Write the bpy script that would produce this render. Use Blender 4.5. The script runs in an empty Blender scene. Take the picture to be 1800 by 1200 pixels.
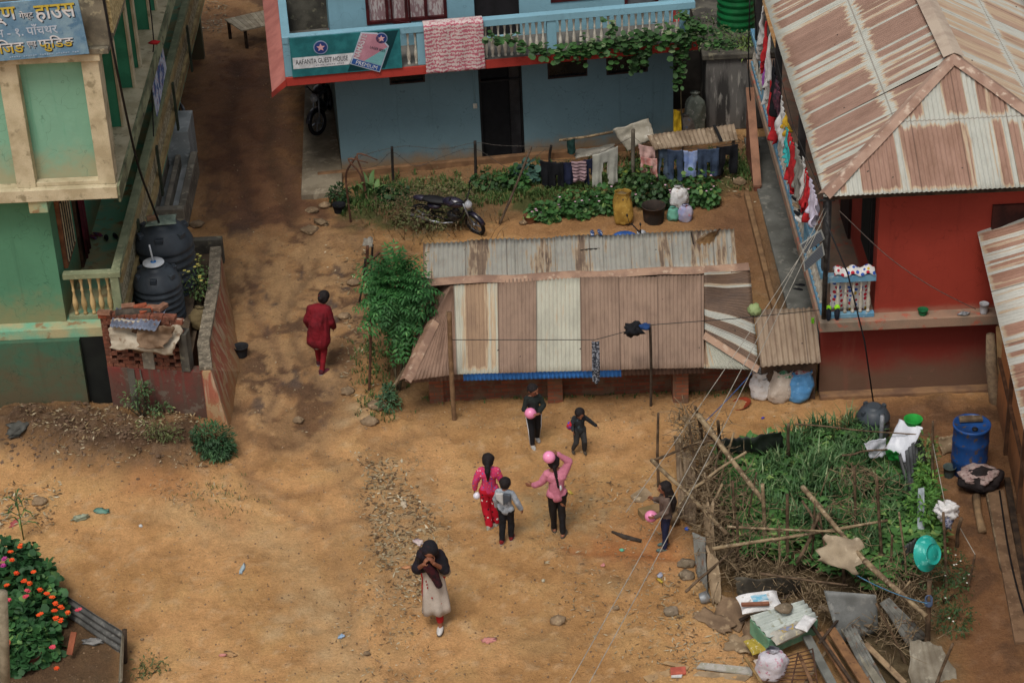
import bpy, bmesh, math, random
import numpy as np
from mathutils import Vector, Matrix, noise
R_ = random.Random(7)
sc = bpy.context.scene
COL = sc.collection
rad = math.radians
# ---------------------------------------------------------------- camera
FPX = 3970.0; CH = 20.4; PITCH = rad(31); ROLL = rad(2.6)
_f = Vector((0, math.cos(PITCH), -math.sin(PITCH)))
_u0 = Vector((0, math.sin(PITCH), math.cos(PITCH))); _r0 = Vector((1, 0, 0))
_R = math.cos(ROLL)*_r0 - math.sin(ROLL)*_u0
_U = math.sin(ROLL)*_r0 + math.cos(ROLL)*_u0
CAMP = Vector((0, 0, CH))
cd = bpy.data.cameras.new('camera'); cam = bpy.data.objects.new('camera', cd); COL.objects.link(cam)
cd.sensor_width = 36; cd.lens = FPX/1800*36; cd.clip_start = .5; cd.clip_end = 2000
m3 = Matrix((_R, _U, -_f)).transposed()
cam.matrix_world = Matrix.Translation(CAMP) @ m3.to_4x4()
sc.camera = cam
# ---------------------------------------------------------------- light
w = bpy.data.worlds.new('World'); sc.world = w; w.use_nodes = True
nt = w.node_tree; nt.nodes.clear()
sky = nt.nodes.new('ShaderNodeTexSky'); sky.sky_type = 'NISHITA'; sky.sun_disc = False
SUN_E = rad(62); SUN_R = rad(200)
sky.sun_elevation = SUN_E; sky.sun_rotation = SUN_R; sky.air_density = 1.0; sky.dust_density = 4.0; sky.ozone_density = 1.0
hs = nt.nodes.new('ShaderNodeHueSaturation'); hs.inputs['Saturation'].default_value = .35
bg = nt.nodes.new('ShaderNodeBackground'); bg.inputs[1].default_value = .10
wo = nt.nodes.new('ShaderNodeOutputWorld')
nt.links.new(sky.outputs[0], hs.inputs['Color']); nt.links.new(hs.outputs[0], bg.inputs[0]); nt.links.new(bg.outputs[0], wo.inputs[0])
sl = bpy.data.lights.new('sun', 'SUN'); sl.energy = 1.3; sl.angle = rad(18); sl.color = (1, .955, .89)
so = bpy.data.objects.new('sun', sl); COL.objects.link(so)
_sd = Vector((math.sin(SUN_R)*math.cos(SUN_E), math.cos(SUN_R)*math.cos(SUN_E), math.sin(SUN_E)))
so.rotation_euler = _sd.to_track_quat('Z', 'Y').to_euler(); so.location = (0, 0, 40)
sc.view_settings.view_transform = 'Standard'; sc.view_settings.look = 'None'
sc.view_settings.exposure = 0.27; sc.view_settings.gamma = 1.0
# ---------------------------------------------------------------- projection helpers (photo pixel -> place)
def ray(px, py): return _f + (px-900)/FPX*_R - (py-600)/FPX*_U
def at(px, py, z=0.0):
    d = ray(px, py); return CAMP + d*((z-CH)/d.z)
def onY(px, py, Y):
    d = ray(px, py); return CAMP + d*(Y/d.y)
def onX(px, py, X):
    d = ray(px, py); return CAMP + d*(X/d.x)
def V(*a): return Vector(a)
# ---------------------------------------------------------------- materials
def lin(h):
    if not isinstance(h, str): return tuple(h)
    c = [int(h[i:i+2], 16)/255 for i in (0, 2, 4)]
    return tuple(x/12.92 if x <= .04045 else ((x+.055)/1.055)**2.4 for x in c)
class NT:
    def __init__(s, name):
        s.m = bpy.data.materials.new(name); s.m.use_nodes = True; s.t = s.m.node_tree
        s.b = s.t.nodes['Principled BSDF']
    def n(s, typ, **kw):
        x = s.t.nodes.new('ShaderNode'+typ)
        for k, v in kw.items():
            if k.startswith('i_'):
                k = k[2:]; x.inputs[int(k) if k.isdigit() else k].default_value = v
            else: setattr(x, k, v)
        return x
    def l(s, a, b): s.t.links.new(a, b)
    def math(s, op, a, b=None, c=None, clamp=False):
        x = s.n('Math', operation=op); x.use_clamp = clamp
        for i, v in enumerate((a, b, c)):
            if v is None: continue
            if hasattr(v, 'links'): s.l(v, x.inputs[i])
            else: x.inputs[i].default_value = v
        return x.outputs[0]
    def noise(s, vec, scale, detail=4, rough=.55, dist=0):
        x = s.n('TexNoise'); x.inputs['Scale'].default_value = scale; x.inputs['Detail'].default_value = detail
        x.inputs['Roughness'].default_value = rough; x.inputs['Distortion'].default_value = dist
        if vec is not None: s.l(vec, x.inputs['Vector'])
        return x.outputs['Fac']
    def pos(s, sx=1, sy=1, sz=1):
        g = s.n('NewGeometry').outputs['Position']
        if (sx, sy, sz) == (1, 1, 1): return g
        m = s.n('VectorMath', operation='MULTIPLY'); s.l(g, m.inputs[0]); m.inputs[1].default_value = (sx, sy, sz)
        return m.outputs[0]
    def ramp(s, fac, lo, hi):
        x = s.n('MapRange'); x.interpolation_type = 'SMOOTHSTEP'
        s.l(fac, x.inputs[0]); x.inputs[1].default_value = lo; x.inputs[2].default_value = hi
        return x.outputs[0]
    def mix(s, fac, a, b, mode='MIX'):
        x = s.n('Mix', data_type='RGBA', blend_type=mode)
        for v, i in ((fac, 0), (a, 6), (b, 7)):
            if hasattr(v, 'links'): s.l(v, x.inputs[i])
            elif i == 0: x.inputs[0].default_value = v
            else: x.inputs[i].default_value = (*lin(v), 1)
        return x.outputs[2]
    def bump(s, h, dist=.01, st=.6, prev=None):
        x = s.n('Bump'); x.inputs['Distance'].default_value = dist; x.inputs['Strength'].default_value = st
        s.l(h, x.inputs['Height'])
        if prev: s.l(prev, x.inputs['Normal'])
        s.l(x.outputs[0], s.b.inputs['Normal']); return x.outputs[0]
    def out(s, col, rough=.85, spec=.3, metal=0):
        if hasattr(col, 'links'): s.l(col, s.b.inputs['Base Color'])
        else: s.b.inputs['Base Color'].default_value = (*lin(col), 1)
        if hasattr(rough, 'links'): s.l(rough, s.b.inputs['Roughness'])
        else: s.b.inputs['Roughness'].default_value = rough
        s.b.inputs['Specular IOR Level'].default_value = spec; s.b.inputs['Metallic'].default_value = metal
        return s.m
_mc = {}
def mat(c1, c2=None, scale=3, rough=.85, spec=.3, metal=0, bump=0, bscale=40, stretch=(1, 1, 1), c3=None, lo=.38, hi=.62, name=None):
    """mottled surface: c1/c2 patches, c3 rarer specks, fine bump"""
    key = (c1, c2, scale, rough, spec, metal, bump, bscale, stretch, c3, lo, hi)
    if key in _mc: return _mc[key]
    n = NT(name or 'surface')
    if c2 is None: c2 = tuple(x*.78 for x in lin(c1))
    p = n.pos(*stretch)
    f = n.ramp(n.noise(p, scale, 6), lo, hi)
    col = n.mix(f, c1, c2)
    if c3 is not None: col = n.mix(n.ramp(n.noise(p, scale*2.7, 5), .56, .68), col, c3)
    fine = n.noise(n.pos(), 90, 2)
    v = n.math('MULTIPLY_ADD', fine, .5, .75)
    cc = n.n('CombineColor'); [n.l(v, cc.inputs[i]) for i in range(3)]
    col = n.mix(1.0, col, cc.outputs[0], 'MULTIPLY')
    if bump: n.bump(n.noise(n.pos(), bscale, 5), bump, 1)
    _mc[key] = n.out(col, rough, spec, metal); return _mc[key]
def leafmat(c1, c2, c3=None, rough=.6):
    key = ('leaf', c1, c2, c3)
    if key in _mc: return _mc[key]
    n = NT('leaves'); r = n.n('NewGeometry').outputs['Random Per Island']
    col = n.mix(r, c1, c2)
    if c3: col = n.mix(n.math('GREATER_THAN', r, .86), col, c3)
    col = n.mix(n.ramp(n.noise(n.pos(), 2.2, 3), .3, .7), col, tuple(x*.72 for x in lin(c1)))
    n.b.inputs['Subsurface Weight'].default_value = 0
    _mc[key] = n.out(col, rough, .3); return _mc[key]
def rust(sheet=.72, amount=.5, c_r='8a7058', c_g='a9a99c', seed=0, edge0=.12, lap=None, c_d='6b5242', band=.3, soft=.06, streak=.5, sh=.35):
    """corrugated sheet iron: UV u across the waves, v along them (metres). Rust in bands that run along the waves,
    starting raggedly below each lap; amount 0..1 is the rusted share, sh how much whole sheets differ"""
    n = NT('corrugated_iron'); uv = n.n('UVMap').outputs[0]
    s = n.n('SeparateXYZ'); n.l(uv, s.inputs[0]); u, v = s.outputs[0], s.outputs[1]
    def vec(a, b, c=0.0):
        x = n.n('CombineXYZ')
        for i, q in enumerate((a, b, c)):
            if hasattr(q, 'links'): n.l(q, x.inputs[i])
            else: x.inputs[i].default_value = q
        return x.outputs[0]
    M = n.math; idx = M('FLOOR', M('DIVIDE', u, sheet)); wn = n.n('TexWhiteNoise', noise_dimensions='2D')
    lapi = M('GREATER_THAN', v, lap) if lap is not None else M('MULTIPLY', v, 0.0)
    n.l(vec(idx, M('MULTIPLY_ADD', lapi, 3.7, seed)), wn.inputs['Vector']); rnd = wn.outputs['Value']
    off = M('MULTIPLY_ADD', lapi, 9.3, seed*1.7)
    b1 = n.noise(vec(M('DIVIDE', u, band), off), 1.0, 1.0, .5)
    b2 = n.noise(vec(M('MULTIPLY', u, 13.0), M('MULTIPLY', v, .5), off), 1.0, 3, .6)
    b3 = n.noise(vec(M('MULTIPLY', u, 24.0), M('MULTIPLY', v, 2.5), off), 1.0, 4, .7)
    val = M('ADD', M('MULTIPLY_ADD', b1, 2.6, -1.3), M('MULTIPLY_ADD', rnd, sh, -sh/2))
    val = M('ADD', val, M('MULTIPLY_ADD', b2, streak*1.6, -streak*.8)); val = M('ADD', val, M('MULTIPLY_ADD', b3, streak*.7, -streak*.35))
    f = n.ramp(M('ADD', val, amount-.5), -soft, soft)
    rag = n.noise(vec(M('MULTIPLY', u, 11.0), 3.3, off), 1.0, 3, .7)
    if edge0: f = M('MULTIPLY', f, n.ramp(M('SUBTRACT', v, M('MULTIPLY_ADD', rag, edge0*3.2, -edge0*.9)), -.03, .06))
    if lap is not None:
        f = M('MULTIPLY', f, n.ramp(M('SUBTRACT', M('ABSOLUTE', M('SUBTRACT', v, lap)), M('MULTIPLY_ADD', rag, .42, -.12)), -.03, .05))
    mott = n.noise(vec(M('MULTIPLY', u, 3.0), M('MULTIPLY', v, 1.2), 1.7), 1.0, 7, .75)
    st = n.noise(vec(M('MULTIPLY', u, 16.0), M('MULTIPLY', v, .35), 5.1+seed), 1.0, 3, .6)
    rc = n.mix(n.ramp(mott, .38, .66), c_r, c_d); rc = n.mix(M('MULTIPLY', n.ramp(st, .52, .7), .35), rc, tuple(min(1, x*1.35) for x in lin(c_r)))
    rc = n.mix(M('MULTIPLY', rnd, .4), rc, tuple(x*.8 for x in lin(c_r)))
    gc = n.mix(n.ramp(mott, .4, .7), c_g, tuple(x*.78 for x in lin(c_g)))
    gc = n.mix(M('MULTIPLY', n.ramp(b3, .52, .7), .6), gc, tuple(a*.5+b*.5 for a, b in zip(lin(c_g), lin('9a7c5c'))))
    tan = M('MULTIPLY', M('MULTIPLY', f, M('SUBTRACT', 1, f)), 2.6)
    col = n.mix(f, gc, rc); col = n.mix(tan, col, 'b39a7a')
    lapd = M('FRACT', M('DIVIDE', u, sheet)); col = n.mix(M('MULTIPLY', M('LESS_THAN', lapd, .022), .6), col, '4b3a30')
    if lap is not None: col = n.mix(M('MULTIPLY', M('LESS_THAN', M('ABSOLUTE', M('SUBTRACT', v, lap)), .012), .5), col, '5b4a40')
    vo = n.n('TexVoronoi'); vo.inputs['Scale'].default_value = 2.6; n.l(uv, vo.inputs['Vector']); col = n.mix(M('LESS_THAN', vo.outputs['Distance'], .045), col, '3a2a22')
    n.bump(n.noise(n.pos(), 18, 4), .008, .7)
    return n.out(col, .62, .35, 0)
def wallmat(c1, dirt='6b5038', z0=0, zh=.5, stain=.35, streakc=None, rough=.82, peel=None, seed=0):
    """painted plaster: splashed dirt near the floor z0, rain streaks, faint roller and patch marks"""
    n = NT('painted_plaster'); p = n.pos(); s = n.n('SeparateXYZ'); n.l(p, s.inputs[0]); M = n.math
    a = n.noise(n.pos(1, 1, 1), .9+seed*.01, 4, .5); col = n.mix(n.ramp(a, .3, .75), c1, tuple(x*.86 for x in lin(c1)))
    col = n.mix(M('MULTIPLY', n.ramp(n.noise(p, 5, 7, .7), .45, .75), .25), col, tuple(min(1, x*1.2) for x in lin(c1)))
    stn = n.noise(n.pos(7, 7, .45), 1.0, 4, .6); col = n.mix(M('MULTIPLY', n.ramp(stn, .56 if stain < .8 else .47, .74 if stain < .8 else .62), stain), col, streakc or tuple(x*.5 for x in lin(c1)))
    zz = M('ADD', M('SUBTRACT', s.outputs[2], z0), M('MULTIPLY_ADD', n.noise(p, 3.2, 6, .65), zh*1.6, -zh*.8)); d = M('SUBTRACT', 1, n.ramp(zz, 0, zh)); col = n.mix(M('MULTIPLY', d, .85), col, dirt)
    if peel: col = n.mix(n.ramp(n.noise(p, 4.2, 8, .7), .55, .59), col, peel)
    cr = n.n('TexVoronoi', feature='DISTANCE_TO_EDGE'); cr.inputs['Scale'].default_value = 1.1; q = n.n('VectorMath', operation='ADD'); n.l(p, q.inputs[0])
    nn = n.n('TexNoise'); nn.inputs['Scale'].default_value = 3; n.l(p, nn.inputs['Vector']); n.l(nn.outputs['Color'], q.inputs[1]); n.l(q.outputs[0], cr.inputs['Vector'])
    col = n.mix(M('MULTIPLY', M('LESS_THAN', cr.outputs['Distance'], .004), .45), col, tuple(x*.4 for x in lin(c1)))
    n.bump(n.noise(p, 9, 6, .6), .012, .5); return n.out(col, rough, .25)
def dotmat(base, dots, scale=10, thr=.32, rough=.9):
    """cloth print: round dots in several colours"""
    n = NT('printed_cloth'); vo = n.n('TexVoronoi'); vo.inputs['Scale'].default_value = scale; vo.inputs['Randomness'].default_value = .55
    n.l(n.pos(), vo.inputs['Vector'])
    cs = n.n('SeparateColor'); n.l(vo.outputs['Color'], cs.inputs[0])
    col = dots[0]
    for i, d in enumerate(dots[1:]):
        col = n.mix(n.math('GREATER_THAN', cs.outputs[0], (i+1)/len(dots)), col, d)
    c = n.mix(n.math('LESS_THAN', vo.outputs['Distance'], thr), base, col)
    return n.out(c, rough, .2)
def stripemat(a, b, sx, sy, sz, per, duty=.5, rough=.8, n2=.0):
    n = NT('striped'); s = n.n('SeparateXYZ'); n.l(n.pos(sx, sy, sz), s.inputs[0])
    t = n.math('ADD', n.math('ADD', s.outputs[0], s.outputs[1]), s.outputs[2])
    fr = n.math('FRACT', n.math('DIVIDE', t, per))
    return n.out(n.mix(n.math('LESS_THAN', fr, duty), a, b), rough)
# ---------------------------------------------------------------- mesh builder
RM = {}
class MB:
    def __init__(s): s.v = []; s.f = []; s.uv = []; s.sm = []
    def add(s, vs, fs, uvs=None, smooth=False):
        o = len(s.v); s.v += [tuple(v) for v in vs]; s.uv += (uvs if uvs else [(0, 0)]*len(vs))
        s.f += [tuple(i+o for i in f) for f in fs]; s.sm += [smooth]*len(fs)
    def box(s, x0, x1, y0, y1, z0, z1, M=None):
        vs = [Vector((x, y, z)) for z in (z0, z1) for y in (y0, y1) for x in (x0, x1)]
        if M: vs = [M @ v for v in vs]
        s.add(vs, [(0, 2, 3, 1), (4, 5, 7, 6), (0, 1, 5, 4), (2, 6, 7, 3), (0, 4, 6, 2), (1, 3, 7, 5)])
    def cbox(s, c, sz, rz=0, rx=0, ry=0):
        M = Matrix.Translation(c) @ Matrix.Rotation(rz, 4, 'Z') @ Matrix.Rotation(rx, 4, 'X') @ Matrix.Rotation(ry, 4, 'Y')
        a, b, d = sz[0]/2, sz[1]/2, sz[2]/2; s.box(-a, a, -b, b, -d, d, M)
    def beam(s, a, b, w, h, up=(0, 0, 1)):
        a = Vector(a); b = Vector(b); d = (b-a); L = d.length; d.normalize()
        x = d.cross(Vector(up)); x = x.normalized() if x.length > 1e-4 else Vector((1, 0, 0)); z = x.cross(d)
        M = Matrix((x, d, z)).transposed().to_4x4(); M.translation = a
        s.box(-w/2, w/2, 0, L, -h/2, h/2, M)
    def hexa(s, bot, top):
        """prism between two polygons with equal vertex count"""
        n = len(bot)
        s.add(list(bot)+list(top), [tuple(range(n))[::-1], tuple(range(n, 2*n))]+[(i, (i+1) % n, n+(i+1) % n, n+i) for i in range(n)])
    def tube(s, pts, r, n=8, smooth=True, cap=True, squash=None):
        pts = [Vector(p) for p in pts]; k = len(pts)
        rr = r if isinstance(r, (list, tuple)) else [r]*k
        vs = []; x = None
        for i, p in enumerate(pts):
            d = (pts[min(i+1, k-1)]-pts[max(i-1, 0)])
            d = d.normalized() if d.length > 1e-7 else Vector((0, 0, 1))
            if x is None:
                x = d.cross(Vector((0, 0, 1)))
                if x.length < 1e-3: x = d.cross(Vector((0, 1, 0)))
            x = (x-d*x.dot(d)); x = x.normalized() if x.length > 1e-6 else d.orthogonal().normalized()
            y = d.cross(x)
            for j in range(n):
                a = 2*math.pi*j/n; vs.append(p+(x*math.cos(a)+y*math.sin(a))*rr[i])
        fs = [(i*n+j, i*n+(j+1) % n, (i+1)*n+(j+1) % n, (i+1)*n+j) for i in range(k-1) for j in range(n)]
        if cap: fs += [tuple(range(n))[::-1], tuple(range((k-1)*n, k*n))]
        s.add(vs, fs, smooth=smooth)
    def lathe(s, prof, c=(0, 0, 0), n=24, M=None, smooth=True, wob=0, sx=1, sy=1):
        c = Vector(c); vs = []
        for i, (r, z) in enumerate(prof):
            for j in range(n):
                a = 2*math.pi*j/n; q = r*(1+wob*noise.noise(Vector((math.cos(a)*1.7, math.sin(a)*1.7, z*5+c.x*3))))
                v = Vector((q*math.cos(a)*sx, q*math.sin(a)*sy, z)); vs.append((M @ v if M else v)+c)
        k = len(prof)
        fs = [(i*n+j, i*n+(j+1) % n, (i+1)*n+(j+1) % n, (i+1)*n+j) for i in range(k-1) for j in range(n)]
        fs += [tuple(range(n))[::-1], tuple(range((k-1)*n, k*n))]
        s.add(vs, fs, smooth=smooth)
    def torus(s, c, R, r, M, n=24, m=8):
        vs = []
        for i in range(n):
            a = 2*math.pi*i/n
            for j in range(m):
                b = 2*math.pi*j/m; vs.append(Vector(c)+M @ Vector(((R+r*math.cos(b))*math.cos(a), (R+r*math.cos(b))*math.sin(a), r*math.sin(b))))
        s.add(vs, [(i*m+j, ((i+1) % n)*m+j, ((i+1) % n)*m+(j+1) % m, i*m+(j+1) % m) for i in range(n) for j in range(m)], smooth=True)
    def blob(s, c, r, seed=0, amp=.25, sub=2, fr=1.3, M=None, flat=False):
        bm = bmesh.new(); bmesh.ops.create_icosphere(bm, subdivisions=sub, radius=1)
        rx, ry, rz = r if isinstance(r, (list, tuple)) else (r, r, r); vs = []
        for v in bm.verts:
            k = 1+amp*noise.noise(v.co*fr+Vector((seed*7.3, seed*3.1, seed)))+amp*.4*noise.noise(v.co*fr*3+Vector((seed, 5, 2)))
            q = Vector((v.co.x*rx*k, v.co.y*ry*k, v.co.z*rz*k))
            vs.append((M @ q if M else q)+Vector(c))
        s.add(vs, [tuple(v.index for v in f.verts) for f in bm.faces], smooth=not flat); bm.free()
    def grid(s, fn, nu, nv, uvs=None, smooth=True, keep=None):
        vs = []; uv = []
        for j in range(nv+1):
            for i in range(nu+1):
                a, b = i/nu, j/nv; vs.append(fn(a, b)); uv.append(uvs(a, b) if uvs else (a, b))
        fs = [(j*(nu+1)+i, j*(nu+1)+i+1, (j+1)*(nu+1)+i+1, (j+1)*(nu+1)+i) for j in range(nv) for i in range(nu)
              if keep is None or keep((i+.5)/nu, (j+.5)/nv)]
        s.add(vs, fs, uv, smooth)
    def corr(s, a, b, c, d, amp=.012, pitch=.076, nv=6, sag=0, seed=0, u0=0, v0=0, keep=None, per=6):
        """corrugated sheet a-b across the waves, a-c / b-d along them"""
        a, b, c, d = map(Vector, (a, b, c, d)); Lu = max((b-a).length, (d-c).length); Lv = (c-a).length
        nrm = (b-a).cross(c-a).normalized()
        if nrm.z < 0: nrm = -nrm
        nw = max(1, round(Lu/pitch)); nu = nw*per
        def fn(u, v):
            p = a.lerp(b, u).lerp(c.lerp(d, u), v)
            h = amp*math.cos(2*math.pi*u*nw) + (sag*noise.noise(Vector((u*Lu*1.1+seed, v*Lv*1.3, seed))) if sag else 0)
            return p+nrm*h
        s.grid(fn, nu, nv, lambda u, v: (u0+u*Lu, v0+v*Lv), True, keep)
    def build(s, name, m, parent=None, label=None, cat=None, group=None, kind=None, bevel=0, solid=0, base=None, smooth=None, clean=True):
        me = bpy.data.meshes.new(name)
        if base is None and parent is None and kind is None:
            A = np.array(s.v); base = (A[:, 0].mean(), A[:, 1].mean(), A[:, 2].min())
        off = RM.get(parent, Vector((0, 0, 0))) if parent else Vector(base or (0, 0, 0))
        me.from_pydata([(v[0]-off.x, v[1]-off.y, v[2]-off.z) for v in s.v], [], s.f)
        me.update()
        me.polygons.foreach_set('use_smooth', [bool(x) if smooth is None else smooth for x in s.sm])
        uvl = me.uv_layers.new(name='UVMap'); li = np.zeros(len(me.loops), dtype=np.int32); me.loops.foreach_get('vertex_index', li)
        uvl.data.foreach_set('uv', np.array(s.uv, dtype=np.float32)[li].ravel())
        o = bpy.data.objects.new(name, me); COL.objects.link(o)
        if m: me.materials.append(m)
        if parent: o.parent = parent; RM[o] = off
        else: o.location = off; RM[o] = off
        if solid:
            q = o.modifiers.new('solid', 'SOLIDIFY'); q.thickness = solid; q.offset = -1
        if bevel:
            q = o.modifiers.new('bevel', 'BEVEL'); q.width = bevel; q.segments = 2; q.limit_method = 'ANGLE'; q.angle_limit = rad(40)
        tag(o, label, cat, group, kind); return o
def tag(o, label=None, cat=None, group=None, kind=None):
    if label: o['label'] = label
    if cat: o['category'] = cat
    if group: o['group'] = group
    if kind: o['kind'] = kind
    return o
def thing(name, label, cat, loc=(0, 0, 0), group=None):
    o = bpy.data.objects.new(name, None); COL.objects.link(o); o.location = loc; o.empty_display_size = .2
    RM[o] = Vector(loc); return tag(o, label, cat, group)
def kids(o): return [c for c in bpy.data.objects if c.parent == o]
def dup(o, loc, rz=None, label=None, scale=None):
    def cp(q, par):
        c = q.copy(); COL.objects.link(c); c.parent = par
        for k in kids(q): cp(k, c)
        return c
    r = cp(o, None); r.location = loc
    if rz is not None: r.rotation_euler = (0, 0, rz)
    if scale: r.scale = (scale,)*3
    if label: r['label'] = label
    return r
def catmull(pts, k=6):
    pts = [Vector(p) for p in pts]; P = [pts[0]]+pts+[pts[-1]]; out = []
    for i in range(1, len(P)-2):
        for j in range(k):
            t = j/k; a, b, c, d = P[i-1:i+3]
            out.append(.5*((2*b)+(c-a)*t+(2*a-5*b+4*c-d)*t*t+(3*b-a-3*c+d)*t**3))
    return out+[pts[-1]]
def sagline(a, b, sag, k=16):
    a = Vector(a); b = Vector(b); return [a.lerp(b, i/k)-Vector((0, 0, sag*4*(i/k)*(1-i/k))) for i in range(k+1)]
def rv(s=1): return Vector((R_.uniform(-1, 1), R_.uniform(-1, 1), R_.uniform(-1, 1)))*s
def text_on(s, O, U, W, w, h, m, parent, name='lettering', shear=0, off=.006, bold=0):
    """fit a line of text into w x h metres on plane O,U(right),W(up)"""
    cu = bpy.data.curves.new('t', 'FONT'); cu.body = s; cu.size = 1; cu.shear = shear; cu.extrude = 0; cu.offset = bold; cu.resolution_u = 3
    o = bpy.data.objects.new('t', cu); COL.objects.link(o); bpy.context.view_layer.update()
    me = bpy.data.meshes.new_from_object(o.evaluated_get(bpy.context.evaluated_depsgraph_get()))
    bpy.data.objects.remove(o)
    if not me.vertices: return None
    X = [v.co.x for v in me.vertices]; Y = [v.co.y for v in me.vertices]
    x0, x1, y0, y1 = min(X), max(X), min(Y), max(Y); U = Vector(U).normalized(); W = Vector(W).normalized(); N = U.cross(W)
    mb = MB(); O = Vector(O)
    mb.add([O+U*((v.co.x-x0)/(x1-x0)*w)+W*((v.co.y-y0)/(y1-y0)*h)+N*off for v in me.vertices], [tuple(p.vertices) for p in me.polygons])
    bpy.data.meshes.remove(me)
    return mb.build(name, m, parent)
def poly_on(pts, O, U, W, m, parent, name, off=.004):
    U = Vector(U).normalized(); W = Vector(W).normalized(); N = U.cross(W); mb = MB()
    a = [Vector(O)+U*x+W*y+N*off for x, y in pts]; mb.hexa(a, [q+N*.002 for q in a]); return mb.build(name, m, parent)
# wood, metal and other shared surfaces
WOOD_OLD = mat('7d6a52', '544534', 5, bump=.004, stretch=(1, 1, .6), c3='91816a')
WOOD_PALE = mat('9c8465', '75604a', 5, bump=.003)
WOOD_DARK = mat('4a3a2c', '2e241c', 6, bump=.004)
STICK = mat('8f7c5f', '5d4c39', 7, bump=.003, c3='a8977c')
CONC = mat('8a8273', '6d665a', 2.5, bump=.004, c3='a39b88')
CONC_DARK = mat('5d594f', '3f3c36', 2.2, bump=.005, c3='77725f')
BRICK_M = mat('8c4a33', '6b3626', 9, bump=.003, c3='a36a4e')
STEEL = mat('4a4846', '2f2d2c', 12, rough=.5, metal=.4)
BLACK = mat('17171a', '0e0e10', 8, rough=.6)
# ---------------------------------------------------------------- ground
def fbm(X, Y, sc_, oct=5, seed=0):
    rng = np.random.RandomState(seed); T = rng.rand(256, 256); out = np.zeros_like(X); a = 1; tot = 0
    for k in range(oct):
        x = X*sc_*2**k+k*17.3; y = Y*sc_*2**k+k*9.1; xi = np.floor(x).astype(int); yi = np.floor(y).astype(int)
        fx = x-xi; fy = y-yi; fx = fx*fx*(3-2*fx); fy = fy*fy*(3-2*fy)
        g = lambda i, j: T[(yi+j) & 255, (xi+i) & 255]
        out += a*((g(0, 0)*(1-fx)+g(1, 0)*fx)*(1-fy)+(g(0, 1)*(1-fx)+g(1, 1)*fx)*fy); tot += a; a *= .55
    return out/tot
def inpoly(X, Y, poly):
    r = np.zeros(X.shape, bool); n = len(poly)
    for i in range(n):
        x1, y1 = poly[i]; x2, y2 = poly[(i+1) % n]
        if y1 == y2: continue
        c = ((y1 > Y) != (y2 > Y)) & (X < (x2-x1)*(Y-y1)/(y2-y1)+x1); r ^= c
    return r
def blur(A, k):
    for _ in range(2):
        for ax in (0, 1):
            c = np.cumsum(np.concatenate([np.repeat(A.take([0], ax), k+1, ax), A, np.repeat(A.take([-1], ax), k, ax)], ax), ax)
            n = A.shape[ax]; A = (c.take(range(2*k+1, 2*k+1+n), ax)-c.take(range(0, n), ax))/(2*k+1)
    return A
GS = .05
xs = np.concatenate([[-400, -200, -100, -60, -40, -28, -20, -16], np.arange(-13, 13.001, GS), [15, 18, 24, 34, 50, 90, 180, 400]])
ys = np.concatenate([[-300, -100, -40, 0, 12, 18, 21], np.arange(23, 54.001, GS), [56, 60, 68, 80, 110, 160, 280, 500, 900]])
GX, GY = np.meshgrid(xs, ys)
_fx = [fbm(GX, GY, 1.3, 4, 100+q)-.5 for q in range(4)]
def reg(pts, k=4, wob=.35, seed=1, z=0):
    poly = [at(x, y, z)[:2] for x, y in pts]
    q_ = seed % 4; nx = _fx[q_]*wob*2; ny = _fx[(q_+1) % 4]*wob*2
    return blur(inpoly(GX+nx, GY+ny, poly).astype(float), k)
def thr(n, lo, hi): t = np.clip((n-lo)/(hi-lo), 0, 1); return t*t*(3-2*t)
n1 = fbm(GX, GY, .55, 5, 2); n2 = fbm(GX, GY, 2.2, 5, 3); n3 = fbm(GX, GY, 7, 4, 4); n4 = fbm(GX*1.0+GY*.5, GY*.8-GX*.4, 1.9, 5, 9)
C = np.zeros(GX.shape+(3,)); C[:] = lin('bf9160')
def lay(maskv, col):
    m = np.clip(maskv, 0, 1)[..., None]; C[:] = C*(1-m)+np.array(lin(col))*m
lay(thr(n1, .42, .62)*.7, 'a37a4c'); lay(thr(n2, .5, .7)*.5, 'be9764'); lay(thr(n3, .58, .75)*.4, 'c4a680'); lay(thr(1-n2, .56, .72)*.45, '91693f')
_wx = fbm(GX, GY, 1.7, 3, 60)-.5; _wy = fbm(GX, GY, 1.7, 3, 69)-.5
def stroke(pts, wd, z=0, wob=.12, seed=60):
    P_ = [at(x, y, z) for x, y in pts]; x_ = GX+_wx*wob*2; y_ = GY+_wy*wob*2; d = np.full(GX.shape, 99.)
    for a, b in zip(P_, P_[1:]):
        dx, dy = b.x-a.x, b.y-a.y; t = np.clip(((x_-a.x)*dx+(y_-a.y)*dy)/(dx*dx+dy*dy), 0, 1); d = np.minimum(d, np.hypot(x_-a.x-t*dx, y_-a.y-t*dy))
    return np.exp(-(d/wd)**2)
road = reg([(330, -60), (500, -60), (490, 150), (530, 340), (640, 420), (645, 560), (600, 640), (600, 700), (560, 770), (470, 790), (405, 740), (425, 600), (400, 470), (345, 380), (335, 200)], 6, .5)
lay(road*.5, '917253')
lay(road*thr(n4, .43, .55)*.9, '664c38'); lay(road*thr(n4, .54, .62)*.6, '574233')
lay(road*thr(fbm(GX*1.6, GY*.7, 1.6, 4, 31), .56, .66)*.8, '574a42')
lay(road*thr(n2, .57, .66)*.6, 'a9835a')
isl = fbm(GX+GY*.3, GY*.55, 3.4, 4, 83); lay(reg([(420, 400), (640, 420), (645, 560), (600, 640), (600, 760), (470, 790), (420, 740), (425, 600)], 6, .4)*thr(isl, .52, .57)*.8, 'ab8860')
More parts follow.
